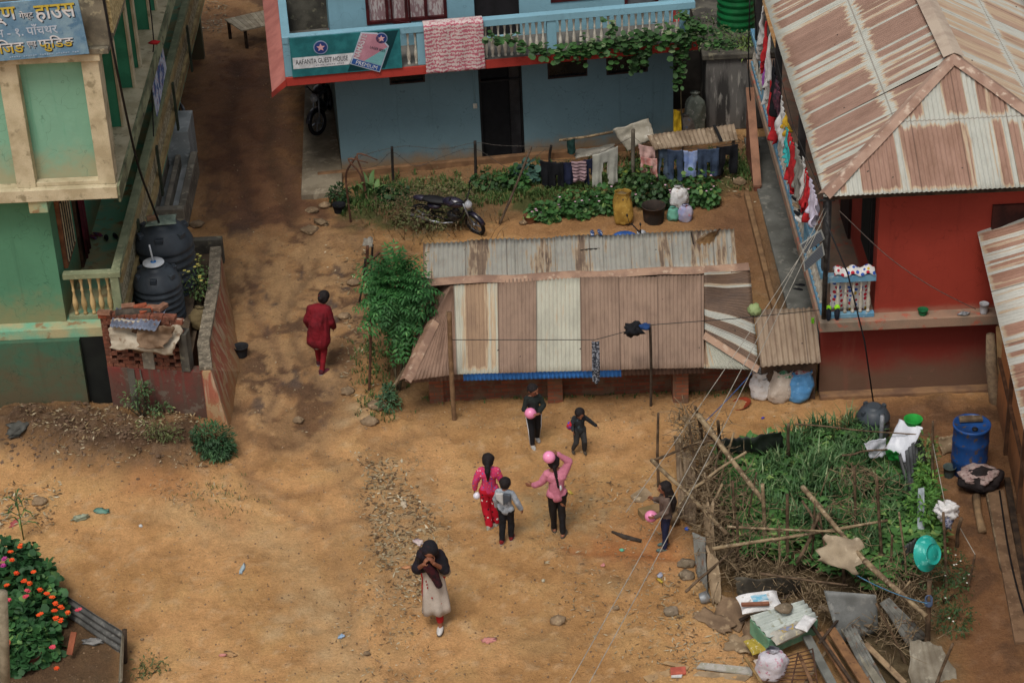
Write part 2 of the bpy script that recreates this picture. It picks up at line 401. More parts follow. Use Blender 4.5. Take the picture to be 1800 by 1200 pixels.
upper = reg([(325, 95), (500, 80), (530, 330), (600, 380), (520, 420), (380, 380), (345, 300), (330, 200)], 10, .5, 4)
lay(upper*.86, '6e4b37'); lay(upper*thr(n2, .45, .6)*.5, '805c43'); lay(upper*thr(n4, .5, .64)*.35, '593f30')
lay(reg([(420, 100), (530, 130), (520, 330), (470, 300)], 10, .4, 6)*thr(n2, .4, .55)*.6, '553f34')
lay(reg([(320, -10), (440, -10), (430, 60), (330, 100), (318, 60)], 6, .4, 5)*.7, 'a07550')
lay(reg([(400, 740), (650, 700), (650, 830), (480, 830)], 10, .5, 7)*thr(n4, .5, .62)*.55, '7c5a3b')
chips = reg([(640, 810), (700, 795), (770, 900), (765, 1000), (725, 1060), (655, 1000), (660, 900)], 8, .5, 8)
lay(chips*.5, '8d7250'); lay(chips*thr(n3, .48, .6)*.5, 'a38e6e')
for sx0, sy0 in ((500, 1050), (530, 1075), (560, 1045), (575, 1090), (490, 1090), (545, 1110), (590, 1060), (480, 1120), (565, 1150), (620, 720), (640, 735), (600, 745)): lay(reg([(sx0-18, sy0), (sx0-8, sy0-8), (sx0+14, sy0-7), (sx0+20, sy0+2), (sx0, sy0+9)], 1, .12, sx0)*.6, 'b8a07c')
heap = reg([(-80, 725), (200, 730), (345, 735), (410, 800), (360, 838), (240, 835), (120, 815), (0, 795), (-80, 790)], 6, .5, 9)
lay(heap*.95, '54402f'); lay(heap*thr(n3, .5, .65)*.7, '705a46'); lay(heap*thr(n2, .52, .66)*.6, '402f24')
for c, s_, k in [((1050, 905), 60, .5), ((1085, 1015), 60, .75), ((1150, 1015), 50, .55), ((960, 1140), 80, .35), ((1050, 1000), 40, .5), ((1010, 870), 40, .35), ((540, 200), 60, .3)]:
    x, y = c; r = reg([(x-s_, y), (x-s_*.6, y-s_*.4), (x+s_*.6, y-s_*.4), (x+s_, y), (x+s_*.5, y+s_*.4), (x-s_*.5, y+s_*.4)], 8, .6, int(x))
    lay(r*thr(n2, .36, .62)*k, '4c4338')
lay(reg([(860, 850), (1160, 850), (1160, 900), (1000, 960), (880, 940)], 8, .5, 12)*thr(n3, .45, .6)*.5, '8f7c5a')
lay(reg([(1120, 880), (1225, 900), (1230, 1000), (1150, 1010), (1000, 975), (1060, 950)], 6, .35, 14)*.65, 'a56f45')
lay(reg([(1000, 960), (1200, 955), (1190, 985), (1010, 985)], 4, .3, 15)*thr(n2, .45, .55)*.6, 'a05f33')
lay(reg([(220, 845), (340, 845), (330, 865), (230, 862)], 4, .3, 16)*.6, '9a5a32')
lay(reg([(90, 840), (360, 860), (600, 880), (590, 1000), (300, 1000), (60, 950)], 10, .5, 17)*thr(n1, .4, .6)*.3, 'b07c48')
passg = reg([(1480, 700), (1830, 690), (1830, 1260), (1700, 1260), (1640, 1000), (1640, 780), (1520, 760)], 5, .25, 18)
lay(passg*.85, '6b4a33'); lay(passg*thr(n2, .5, .65)*.6, '4f392b'); lay(passg*thr(n3, .6, .7)*.4, '85644a')
gard = reg([(1240, 790), (1560, 755), (1640, 790), (1660, 1000), (1660, 1240), (1500, 1240), (1420, 1080), (1250, 1060), (1230, 950)], 4, .25, 19)
lay(gard*.9, '3a3526'); lay(gard*thr(n3, .5, .62)*.5, '6e6048')
bed = reg([(590, 335), (880, 325), (1200, 290), (1330, 270), (1340, 330), (1200, 365), (1000, 385), (860, 392), (700, 420), (600, 400)], 5, .3, 20)
lay(bed*.8, '5d4a34'); lay(bed*thr(n2, .42, .55)*.8, '3b4a25')
lay(reg([(880, 395), (1330, 370), (1340, 440), (1290, 470), (1270, 410), (880, 425)], 5, .25, 21)*.75, '8a6442')
lay(reg([(590, 300), (900, 285), (1320, 240), (1330, 270), (1180, 292), (890, 325), (590, 335)], 3, .1, 22)*.85, '7b5d42')
lay(reg([(1280, 240), (1340, 240), (1340, 560), (1300, 560), (1285, 400)], 4, .25, 23)*.5, '6d5039')
lay(reg([(1340, 240), (1440, 240), (1450, 560), (1350, 560)], 4, .1, 24)*.9, '4d4439')
edge = reg([(640, 430), (745, 430), (760, 700), (735, 735), (665, 700), (645, 560)], 5, .25, 25)
lay(edge*.85, '4d3b2a'); lay(reg([(700, 700), (1440, 660), (1440, 705), (1200, 720), (900, 715), (720, 735)], 4, .2, 26)*.55, '7a5a3c')
lay(reg([(1200, 372), (1335, 325), (1345, 540), (1290, 470)], 5, .3, 28)*.7, '6f4f3a')
bl = reg([(-80, 990), (60, 1000), (115, 1040), (225, 1110), (225, 1300), (-80, 1300)], 3, .15, 27); lay(bl*.85, '44352a')
far = thr(GY, 52, 60); lay(far*.8, '5d5a3c')
RUTS = [([(520, 700), (470, 760), (440, 830), (500, 870), (600, 850), (660, 800), (720, 760)], .10, -.03, '8a6544'), ([(430, 700), (420, 790), (450, 870), (560, 920), (640, 900)], .12, -.03, '96704c'), ([(600, 720), (560, 790), (620, 850), (690, 1000), (700, 1200)], .14, -.02, '9c7a54'),
 ([(690, 780), (800, 740), (1000, 730), (1200, 725)], .3, 0, '9a7750'), ([(580, 900), (610, 1000), (630, 1200)], .16, -.02, 'a07c55'), ([(300, 900), (500, 960), (590, 1100), (600, 1200)], .4, 0, 'b99a70'), ([(560, 460), (500, 560), (560, 680)], .1, -.03, '5b4636'), ([(470, 430), (440, 540), (500, 640), (470, 740)], .1, -.03, '63493a'), ([(420, 110), (400, 240), (450, 380)], .14, -.04, '4f3c30'), ([(480, 120), (470, 260), (520, 400)], .12, -.04, '53402f'), ([(1000, 968), (1100, 975), (1200, 985)], .09, -.03, '9a5f35'), ([(230, 860), (330, 870), (420, 930)], .2, 0, 'a8764a')]
Zr = np.zeros(GX.shape)
for pts_, wd_, hh_, c_ in RUTS: k_ = stroke(pts_, wd_, seed=int(pts_[0][0])); lay(k_*.55*(.5+n3*.8), c_); Zr += k_*hh_
_rg = random.Random(12); FPR = []
for k_ in range(420):
    q_ = at(_rg.gauss(820, 300), _rg.uniform(700, 1190)) if k_ % 3 else at(_rg.uniform(350, 620), _rg.uniform(60, 760)); a_ = _rg.uniform(0, 3.14)
    i0 = np.searchsorted(xs, q_.x)-5; j0 = np.searchsorted(ys, q_.y)-5
    if i0 < 10 or j0 < 10 or i0 > len(xs)-20 or j0 > len(ys)-20: continue
    sx_ = GX[j0:j0+10, i0:i0+10]-q_.x; sy_ = GY[j0:j0+10, i0:i0+10]-q_.y; e_ = np.exp(-((sx_*math.cos(a_)+sy_*math.sin(a_))/.13)**2-((-sx_*math.sin(a_)+sy_*math.cos(a_))/.055)**2)
    Zr[j0:j0+10, i0:i0+10] -= e_*.022; C[j0:j0+10, i0:i0+10] *= (1-.10*e_)[..., None]
HM = lambda m, h: m*h
Z = (n1-.5)*.07+(n2-.5)*.085+(n3-.5)*.03+thr(fbm(GX, GY, 3.1, 3, 71), .5, .62)*.018
Z += Zr+heap*(.10+.26*n2+.10*(n3-.5))+road*(n4-.5)*-.07+gard*.03
Z += reg([(-40, 735), (190, 738), (300, 748), (300, 775), (-40, 775)], 12, .3, 33)*.22
Z += reg([(640, 560), (665, 560), (690, 700), (665, 760), (600, 800), (590, 770), (640, 700)], 5, .3, 35)*.07
inner = (GX > -13) & (GX < 13) & (GY > 23) & (GY < 54); Z[~inner] *= .3
Z += np.where(far > 0, far*(np.clip(GY-56, 0, 60))*.06, 0)
ny_, nx_ = GX.shape
verts = np.stack([GX, GY, Z], -1).reshape(-1, 3)
idx = np.arange(nx_*ny_).reshape(ny_, nx_)
quads = np.stack([idx[:-1, :-1], idx[:-1, 1:], idx[1:, 1:], idx[1:, :-1]], -1).reshape(-1, 4)
me = bpy.data.meshes.new('ground'); me.vertices.add(len(verts)); me.vertices.foreach_set('co', verts.astype(np.float32).ravel())
me.loops.add(quads.size); me.loops.foreach_set('vertex_index', quads.astype(np.int32).ravel())
me.polygons.add(len(quads)); me.polygons.foreach_set('loop_start', np.arange(0, quads.size, 4, dtype=np.int32))
me.update(calc_edges=True); me.polygons.foreach_set('use_smooth', np.ones(len(quads), bool))
ca = me.color_attributes.new('soil', 'FLOAT_COLOR', 'POINT')
ca.data.foreach_set('color', np.concatenate([C.reshape(-1, 3), np.ones((len(verts), 1))], 1).astype(np.float32).ravel())
g = bpy.data.objects.new('ground', me); COL.objects.link(g); tag(g, kind='structure', label='bare yellow brown dirt ground of the yard and lane')
n = NT('soil'); a = n.n('VertexColor'); a.layer_name = 'soil'
p = n.pos(); f1 = n.noise(p, 26, 6, .7); f2 = n.noise(p, 120, 3, .6)
v = n.math('ADD', n.math('MULTIPLY_ADD', f1, 1.05, .485), n.math('MULTIPLY_ADD', f2, .7, -.35)); v = n.math('ADD', v, n.math('MULTIPLY_ADD', n.noise(n.pos(1.4, .7, 1), 5, 5, .6), .5, -.25))
cc = n.n('CombineColor'); [n.l(v, cc.inputs[i]) for i in range(3)]
col = n.mix(1.0, a.outputs[0], cc.outputs[0], 'MULTIPLY')
col = n.mix(n.math('MULTIPLY', n.ramp(n.noise(p, 60, 3, .7), .66, .72), .55), col, 'bfa27a')
n.bump(n.math('ADD', n.noise(p, 14, 6, .7), n.math('MULTIPLY', n.noise(p, 70, 4), .4)), .05, .9)
me.materials.append(n.out(col, .93, .2))
def gz(x, y):
    i = np.searchsorted(xs, x)-1; j = np.searchsorted(ys, y)-1; return float(Z[j, i])
def ga(px, py):
    q = at(px, py, 0); q.z = gz(q.x, q.y); return q
# ---------------------------------------------------------------- buildings
def wall(mb, O, u, n, L, z0, z1, th, holes=()):
    """wall of boxes from O along u, outer face at O, thickness inward; holes (a0,a1,z0,z1)"""
    u = Vector((*u, 0)) if len(u) == 2 else u; n = Vector((*n, 0)) if len(n) == 2 else n; O = Vector(O)
    M = Matrix((u, -n, Vector((0, 0, 1)))).transposed().to_4x4(); M.translation = O
    es = sorted({0, L, *[h[0] for h in holes], *[h[1] for h in holes]})
    for a, b in zip(es, es[1:]):
        hs_ = sorted([h for h in holes if h[0] <= a+1e-6 and h[1] >= b-1e-6], key=lambda h: h[2]); z = z0
        for h in hs_:
            if h[2] > z: mb.box(a, b, 0, th, z, h[2], M)
            z = h[3]
        if z < z1: mb.box(a, b, 0, th, z, z1, M)
    return M
def baluster(mb, x, y, z0, z1, r=.045, n=10):
    h = z1-z0; prof = [(.7, 0), (.7, .06), (.45, .09), (.75, .16), (1, .28), (.8, .4), (.42, .55), (.4, .62), (.62, .66), (.4, .70), (.42, .8), (.6, .9), (.7, .93), (.7, 1)]
    mb.lathe([(r*a, z0+h*b) for a, b in prof], (x, y, 0), n)
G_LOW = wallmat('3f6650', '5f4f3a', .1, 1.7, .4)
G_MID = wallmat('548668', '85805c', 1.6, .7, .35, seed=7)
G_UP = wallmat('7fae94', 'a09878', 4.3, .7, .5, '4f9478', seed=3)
G_DARK = mat('3f8a6a', '35785a', 2)
G_SIDE = mat('8fb08a', '7c9c78', 1.5)
CREAM = mat('c4b798', 'a99b7c', 2.2, c3='8f8468', bump=.002)
LEDGE = mat('a9a079', '6fa78a', 1.7, c3='8c7453', bump=.003)
RAILG = mat('8a9070', '757b5e', 3, c3='9a9c7c')
DARKIN = mat('1a1d19', '121412', 3)
gh = thing('green_house', 'green and cream concrete lodge with verandas at the left edge', 'house', (-7.2, 32.3, 0))
mb = MB(); wall(mb, (-12, 32.25, 0), (1, 0), (0, -1), 4.83, 0, 1.42, .18, [(3.0, 3.28, .95, 1.3)])
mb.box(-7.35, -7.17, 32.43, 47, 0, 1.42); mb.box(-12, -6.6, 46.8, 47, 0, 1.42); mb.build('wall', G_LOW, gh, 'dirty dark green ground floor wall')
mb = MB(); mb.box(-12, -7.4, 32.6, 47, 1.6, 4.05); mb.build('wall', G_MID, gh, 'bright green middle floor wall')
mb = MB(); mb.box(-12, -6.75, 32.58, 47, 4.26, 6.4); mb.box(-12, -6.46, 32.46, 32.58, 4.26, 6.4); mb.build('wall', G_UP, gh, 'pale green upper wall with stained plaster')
mb = MB(); mb.box(-9.1, -8.72, 32.27, 32.33, .9, 1.34); w_ = mb.build('window', BRICK_M, gh, bevel=.004)
mb = MB(); mb.box(-9.0, -8.76, 32.26, 32.3, 1.0, 1.3); mb.build('pane', DARKIN, w_)
mb = MB(); mb.box(-12, -6.43, 32.35, 47, 1.42, 1.6); mb.build('floor_slab', LEDGE, gh, 'weathered turquoise and cream ledge slab', bevel=.01)
mb = MB(); mb.box(-12, -6.17, 32.18, 47, 4.05, 4.26); mb.build('floor_slab', CREAM, gh, 'cream slab under the upper floor', bevel=.01)
for x in (-10.4, -7.62): mb = MB(); mb.box(x-.0, x+.3, 32.22, 32.7, 3.83, 4.047); mb.build('beam_end', LEDGE, gh, bevel=.01)
for x0, x1, y0, y1 in ((-9.2, -8.93, 32.28, 32.6), (-7.76, -7.46, 32.28, 32.6), (-6.46, -6.19, 32.28, 32.55)):
    mb = MB(); mb.box(x0, x1, y0, y1, 4.262, 6.42); mb.build('pillar', CREAM, gh, bevel=.008)
mb = MB(); mb.box(-12, -6.15, 32.24, 32.7, 6.4, 6.52); mb.box(-7.46, -6.46, 32.3, 32.455, 4.262, 4.33); mb.build('lintel', CREAM, gh, bevel=.008)
PRG = mat('7d7563', '5f594c', 3, c3='9d9479', bump=.004)
mb = MB(); mb.box(-12, -6.0, 32.22, 47, 6.52, 6.62); mb.box(-12, -5.98, 32.3, 32.42, 6.62, 7.45); mb.box(-6.1, -5.98, 32.42, 47, 6.62, 7.45)
mb.build('parapet', PRG, gh, 'grey weathered roof parapet', bevel=.01)
mb = MB(); mb.box(-5.979, -5.93, 32.5, 47, 6.75, 7.4); mb.build('parapet_panel', mat('c9b98a', 'a18f62', 22, bump=.012, bscale=26, lo=.45, hi=.55), gh)
for i, y in enumerate((33.15, 34.4, 35.96, 36.8, 38.5, 39.4, 41.2, 42.2, 44.0, 45.5)):
    mb = MB(); mb.box(-6.75, -6.36, y, y+.16, 4.262, 6.5); f_ = mb.build('fin', G_DARK, gh)
    mb = MB(); mb.box(-6.36, -6.32, y-.02, y+.18, 4.262, 6.5); mb.build('fin_edge', CREAM, f_)
for y0, y1 in ((33.45, 34.25), (37.1, 38.3), (39.8, 41.0)):
    mb = MB(); mb.box(-6.752, -6.7, y0, y1, 4.9, 6.3); w_ = mb.build('window', mat('7a4a34', '5e3828', 6), gh)
    mb = MB(); mb.box(-6.71, -6.69, y0+.08, (y0+y1)/2-.03, 4.98, 6.22); mb.box(-6.71, -6.69, (y0+y1)/2+.03, y1-.08, 4.98, 6.22); mb.build('pane', mat('8d8a7c', '5d5f58', 5, rough=.25), w_)
mb = MB(); mb.box(-6.168, -6.13, 32.2, 47, 3.98, 4.262); mb.build('fascia', mat('8f9372', '5d6048', 3, c3='3f4234', stretch=(1, .5, 1)), gh)
mb = MB(); mb.box(-7.165, -6.74, 32.36, 32.4, 0, 1.41); mb.build('door', DARKIN, gh, 'black panel painting the deep shade of the passage at the end of the ground floor wall')  # black panel added to paint the passage's deep shade, no real door
# middle veranda side: windows, door, railing
for y0, y1, z0, z1 in ((33.05, 33.95, 2.35, 3.6),):
    mb = MB(); mb.box(-7.4, -7.33, y0, y1, z0, z1); w_ = mb.build('window', mat('8a5a3c', '6b442e', 6), gh, 'brown wooden window beside the front corner', bevel=.006)
    for k in range(5):
        mb = MB(); yy = y0+.1+k*(y1-y0-.2)/4; mb.box(-7.345, -7.31, yy-.012, yy+.012, z0+.08, z1-.08); mb.build('bar', CREAM, w_)
    mb = MB(); mb.box(-7.36, -7.325, y0+.07, y1-.07, z0+.07, z1-.07); mb.build('pane', DARKIN, w_)
mb = MB(); mb.box(-7.4, -7.35, 34.4, 35.2, 1.62, 3.6); mb.build('door', mat('5b4030', '3d2a20', 5), gh)
mb = MB(); mb.grid(lambda a, b: V(-7.3+.03*math.sin(a*18), 34.45+a*.5, 1.75+b*1.75), 20, 3); mb.build('curtain', mat('5a1822', '43121a', 6), gh, solid=.01)
rl = MB(); rl.box(-7.35, -6.4, 32.6, 32.74, 2.38, 2.48); rl.box(-7.35, -6.4, 32.62, 32.72, 1.6, 1.68); rl.box(-6.56, -6.42, 32.74, 47, 2.38, 2.48); rl.box(-6.58, -6.44, 32.61, 32.73, 1.6, 2.38)
ro_ = rl.build('railing', RAILG, gh, bevel=.008)
for i in range(5):
    mb = MB(); baluster(mb, -7.22+i*.145, 32.67, 1.68, 2.38, .05); mb.build('baluster', mat('c0a473', '9c8358', 5), ro_)
mb = MB(); mb.box(-6.55, -6.46, 32.74, 47, 1.6, 2.38); mb.build('panel', mat('b8ae90', '857c60', 16, bump=.02, bscale=22, lo=.46, hi=.54), ro_)
mb = MB(); mb.box(-6.46, -6.40, 32.74, 47, 1.56, 1.72); mb.box(-6.46, -6.40, 32.74, 47, 2.2, 2.378); mb.build('border', mat('a89468', '87754f', 4), ro_)
for y in (34.7, 37.6, 40.4, 43.2):
    mb = MB(); mb.box(-6.40, -6.36, y, y+.12, 1.3, 2.3); mb.build('bracket', mat('3c4535', '2d3428', 5), ro_)
# stone counter and steps beside the lane
SLATE = mat('b4b9b8', '989e9d', 3, c3='c4c8c6', rough=.5)
ct = thing('washing_counter', 'grey cement wash counter with basins beside the lodge veranda', 'counter', (-6.4, 39, 0))
mb = MB(); mb.box(-6.92, -6.3, 41.1, 42.1, 0, .95); mb.build('block', SLATE, ct, bevel=.015)
mb = MB(); mb.box(-6.9, -6.18, 38.6, 38.78, 0, .5); mb.box(-6.9, -6.75, 38.78, 41.1, 0, .5); mb.box(-6.3, -6.16, 38.78, 41.1, 0, .5); mb.box(-6.6, -6.5, 38.9, 41.1, 0, .45); mb.build('basin_wall', CONC, ct, bevel=.015)
mb = MB(); mb.box(-6.75, -6.3, 38.78, 41.1, .0, .2); mb.build('basin_floor', SLATE, ct)
mb = MB(); mb.box(-6.95, -6.2, 37.2, 38.6, 0, .3); mb.build('step', mat('9c9078', '7d735e', 2.5), ct, bevel=.02)
# ---- sign board on the lodge
sg = thing('sign_board', 'blue tin lodge signboard with yellow and white letters above green wall', 'signboard', (-7.2, 32.15, 6.5))
O_ = onY(157, 95, 32.1); TR = onY(143, 2, 32.02); U_ = (O_-onY(0, 108, 32.1)).normalized(); W_ = (TR-O_).normalized(); W_ = (W_-U_*W_.dot(U_)).normalized(); N_ = U_.cross(W_)
mb = MB(); a = [O_-U_*3.0, O_, O_+W_*.98, O_-U_*3.0+W_*.98]; mb.hexa([q-N_*.03 for q in a], a); mb.build('panel', mat('6388a4', '84a2b2', 3, c3='567c98', rough=.6), sg, bevel=.003)
YEL = mat('c9b23c', 'b09a34', 8); WHT = mat('d4d6d8', 'b8babc', 8); SHD = mat('2c3440', '242b36', 8)
def sline(txt, x1, y0, w, h, m, sh=True):
    o = O_-U_*x1+W_*y0
    if sh: text_on(txt, o+U_*.012-W_*.018, U_, W_, w, h, SHD, sg, off=.003, bold=.02)
    text_on(txt, o, U_, W_, w, h, m, sg, off=.007, bold=.015)
def duo(y0, h, top_, bot_, f=.5):
    """letters painted in two colours, one above the other"""
    n = NT('sign_paint'); q = n.n('SeparateXYZ'); n.l(n.pos(), q.inputs[0]); zc = (O_-U_*.8+W_*(y0+h*f)).z
    zz = n.math('ADD', n.math('SUBTRACT', q.outputs[2], zc), n.math('MULTIPLY', n.math('ADD', q.outputs[0], 7.1), -U_.z/U_.x)); return n.out(n.mix(n.ramp(zz, -.02, .02), bot_, top_), .6)
D1 = duo(.60, .30, 'c4b04a', 'd0d2d4', .62); D3 = duo(.10, .27, 'd0d2d4', 'c0a83e', .5)
sline('अन्नपूर्ण', 2.05, .60, 1.08, .31, D1); sline('गेष्ट', .93, .66, .21, .16, WHT); sline('हाउस', .69, .60, .62, .29, D1)
sline('फे.देम - १. पाँचथर', 1.62, .39, 1.22, .20, mat('b9c6d4', 'a9b8c8', 8), False)
sline('लिजङ', 1.52, .12, .56, .25, D3); sline('एण्ड', .91, .17, .14, .13, WHT); sline('फुिडङ', .74, .10, .54, .27, D3)
mb = MB()
for k in range(30):
    if k % 7 != 5: q = O_-U_*(1.22-k*.036)+W_*(.045+.006*(k % 2))+N_*.006; mb.hexa([q, q+U_*.024, q+U_*.024+W_*.022, q+W_*.022], [v_+N_*.001 for v_ in (q, q+U_*.024, q+U_*.024+W_*.022, q+W_*.022)])
mb.build('worn_small_line', mat('9db4c8', '8da6bc', 8), sg)
# ---- banner on the railing, facing the lane
bn = thing('banner', 'blue and white banner tied outside the lodge railing', 'banner', (-6.35, 41, 1.6))
c_ = [onX(267, 142, -6.33), onX(277, 205, -6.3), onX(293, 120, -6.3), onX(281, 55, -6.33)]
mb = MB(); mb.hexa([q+V(-.02, 0, 0) for q in c_], c_); mb.build('cloth', mat('3f5c8c', 'b9c0cc', 5, c3='a56a74', lo=.44, hi=.56), bn)
mb = MB(); mb.tube([c_[0], c_[3]], .012); mb.build('pole', mat('c8c8c4', 'a8a8a4', 6), bn)
# ---- tank enclosure: brick lattice, red plaster, retaining wall
PLA = wallmat('7a3a33', '55443a', .15, 1.2, .85, '5f5246', peel='6a5c50'); RTW = wallmat('a0604a', 'a07a50', .0, .7, .95, 'b09c80', peel='a88a66', seed=5)
te = thing('tank_enclosure', 'brick and red plaster enclosure round the black water tanks', 'enclosure', (-5.8, 33, 0))
A0 = V(-6.74, 32.1, 0); A1 = at(372, 742, 0); A1.z = 0
ux = (A1-A0); Lx = ux.length; ux.normalize(); nx = V(ux.y, -ux.x, 0)
Mf = Matrix((ux, -nx, V(0, 0, 1))).transposed().to_4x4(); Mf.translation = A0
mb = MB(); mb.box(0, Lx, 0, .2, -.1, .98, Mf); mb.build('plaster_wall', PLA, te, 'red plastered base wall', bevel=.01)
mb = MB(); mb.box(.35, .47, -.02, .0, .0, .97, Mf); mb.tube([Mf @ V(.58, -.03, .98), Mf @ V(.6, -.03, .5), Mf @ V(.57, -.03, .1)], .012); mb.build('pipe', CONC_DARK, te)
brk = MB(); rr = random.Random(3); row = 0; z = .985
while z < 1.95:
    x = 0 if row % 2 else -.1
    while x < 1.28:
        solid_ = row < 1 or row > 10 or .62 < x < .80
        wd = .21
        if x > -.05 or not row % 2: brk.box(max(0, x)+.004, x+wd-(0 if solid_ else .0), rr.uniform(0, .012), .13, z, z+.066, Mf)
        x += wd+(.006 if solid_ else .085)
    z += .073; row += 1
brk.build('brick_lattice', mat('7a4836', '5d3a2c', 8, bump=.004, c3='8a6450'), te, 'open brick lattice above the plaster', bevel=.003)
mb = MB(); mb.box(.64, .84, -.012, .15, .985, 1.94, Mf); mb.build('mortar_pier', CONC, te, bevel=.01); mb = MB(); mb.box(1.3, 1.45, -.02, .2, .98, 1.7, Mf); mb.build('mortar_pier', CONC_DARK, te, bevel=.01)
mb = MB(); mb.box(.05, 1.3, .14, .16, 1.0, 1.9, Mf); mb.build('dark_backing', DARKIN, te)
mb = MB(); mb.box(-6.7, -5.42, 32.3, 36.4, 0, .72); mb.box(-6.7, -5.5, 32.9, 35.6, .72, .95); mb.build('platform', mat('5a4c3c', '463a2e', 4, bump=.01, bscale=20), te)
mb = MB(); mb.box(-5.85, -5.2, 36.35, 36.5, .5, 1.0); mb.build('back_wall', CONC_DARK, te, bevel=.01)
top = [at(387, 437, 1.02), at(384, 500, 1.05), at(374, 560, 1.08), at(366, 605, 1.1), at(371, 650, 1.1)]
bot = [at(400, 500, 0), at(415, 570, 0), at(424, 610, 0), at(424, 645, 0), at(405, 756, 0)]
inn = [p+V(-.16, 0, 0) for p in top]; mb = MB()
vs = []; K = len(top)
for t_, b_, i_ in zip(top, bot, inn): vs += [b_+V(0, 0, -.1), t_, i_, V(i_.x, i_.y, -.1)]
mb.add(vs, [(4*i+j, 4*i+(j+1) % 4, 4*i+4+(j+1) % 4, 4*i+4+j) for i in range(K-1) for j in range(4)]+[(3, 2, 1, 0), (4*K-4, 4*K-3, 4*K-2, 4*K-1)])
mb.build('retaining_wall', RTW, te, 'battered red washed retaining wall', bevel=.02)
mb = MB()
for a_, b_ in zip(top, top[1:]): mb.hexa([a_+V(-.19, 0, .002), a_+V(.03, 0, .002), b_+V(.03, 0, .002), b_+V(-.19, 0, .002)], [a_+V(-.18, 0, .05+.012*math.sin(a_.y*5)), a_+V(.02, 0, .045+.012*math.sin(a_.y*7)), b_+V(.02, 0, .045+.012*math.sin(b_.y*7)), b_+V(-.18, 0, .05+.012*math.sin(b_.y*5))])
mb.build('coping', mat('857a68', '5f574a', 7, bump=.012, bscale=18, c3='a09580'), te)
# ---------------------------------------------------------------- blue guest house
BA = rad(6.0); BO = V(-3.25, 40.72, 0); BU = V(math.cos(BA), math.sin(BA), 0); BN = V(math.sin(BA), -math.cos(BA), 0)
def bh(a, b, z): return BO+BU*a+BN*b+V(0, 0, z)
def pb(px, py, b=0.):
    d = ray(px, py); o = BO+BN*b; t = (o-CAMP).dot(BN)/d.dot(BN); q = CAMP+d*t; return ((q-o).dot(BU), q.z)
MBH = Matrix((BU, -BN, V(0, 0, 1))).transposed().to_4x4(); MBH.translation = BO   # local y = into the house
BLUE_SHADED = wallmat('6c878f', '8a7050', .1, .4, .3); BLUE2 = wallmat('7fa9b8', '7f9ca4', 2.6, .2, .2, seed=9)  # ground floor blue carries its shade in the colour, darker than the upper
REDB = wallmat('a83a30', '7a3028', 2.4, .12, .4); WHB = mat('c9c3b5', 'a8a091', 6)
bh_ = thing('guest_house', 'blue two storey guest house with red edged balcony', 'house', tuple(BO))
d0, d1 = pb(848, 280)[0], pb(923, 283)[0]
hol = [(d0, d1, .05, 2.2)]
wins = []
for x0, x1, y0, y1 in ((685, 748, 130, 150), (963, 1033, 100, 140), (1066, 1139, 100, 133)):
    a0, zb = pb(x0, y1); a1, _ = pb(x1, y1); zt = min(2.46, zb+.42); wins.append((a0, a1, zb, zt)); hol.append((a0, a1, zb, zt))
mb = MB(); wall(mb, BO, BU, BN, 6.75, 0, 2.5, .2, hol); mb.box(.0, .2, .2, 6, 0, 2.5, MBH); mb.box(6.55, 6.75, .2, 6, 0, 2.5, MBH); mb.box(.2, 6.55, 1.6, 1.7, 0, 2.5, MBH)
mb.build('wall', BLUE_SHADED, bh_, 'blue ground floor wall with shade painted into its colour')
mb = MB(); mb.box(-.5, 7.0, -.12, .0, -.1, .14, MBH); mb.build('plinth', mat('8d6b4c', '6f533b', 3, bump=.006), bh_, bevel=.02)
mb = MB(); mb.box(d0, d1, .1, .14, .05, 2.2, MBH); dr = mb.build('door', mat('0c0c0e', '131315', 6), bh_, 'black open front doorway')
mb = MB()
for a, b, c, e in ((d0, d0+.04, .05, 2.2), (d1-.04, d1, .05, 2.2)): mb.box(a, b, .0-.01, .1, c, e, MBH)
mb.box(d0+.04, d1-.04, -.01, .1, 1.75, 1.79, MBH); mb.build('frame', BLACK, dr)
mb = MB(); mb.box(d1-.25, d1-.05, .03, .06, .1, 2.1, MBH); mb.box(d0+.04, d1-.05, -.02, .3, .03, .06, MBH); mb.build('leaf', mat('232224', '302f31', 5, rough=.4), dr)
for a0, a1, zb, zt in wins:
    mb = MB(); mb.box(a0, a1, .0, .04, zb, zb+.035, MBH); mb.box(a0, a1, 0, .04, zt-.035, zt, MBH); mb.box(a0, a0+.035, 0, .04, zb+.035, zt-.035, MBH); mb.box(a1-.035, a1, 0, .04, zb+.035, zt-.035, MBH)
    w_ = mb.build('window', mat('3a2c28', '2a201d', 6), bh_); mb = MB(); mb.box(a0+.035, a1-.035, .05, .07, zb+.035, zt-.035, MBH); mb.build('pane', mat('101214', '1b1e20', 4, rough=.2), w_)
a_, z_ = pb(835, 186); mb = MB(); mb.box(a_-.04, a_+.04, -.03, 0, z_-.05, z_+.05, MBH); so_ = mb.build('meter_box', WHB, bh_, bevel=.005)
mb = MB(); mb.tube([MBH @ V(a_, -.015, z_+.05), MBH @ V(a_, -.015, 2.48)], .008); mb.build('conduit', BLUE2, so_)
FB = 1.02; L0 = pb(503, 149, FB)[0]
mb = MB(); mb.box(L0, 7.05, -FB, .0, 2.5, 2.68, MBH); mb.box(L0, 7.05, 0, 6, 2.502, 2.68, MBH); mb.build('balcony_slab', REDB, bh_, 'red edged balcony slab', bevel=.008)
mb = MB(); mb.box(L0+.05, 6.95, -FB+.02, -.002, 2.681, 2.69, MBH); mb.box(L0+.05, -.01, 0, 5.9, 2.681, 2.69, MBH); mb.build('balcony_floor', mat('6a6660', '57544f', 3), bh_)
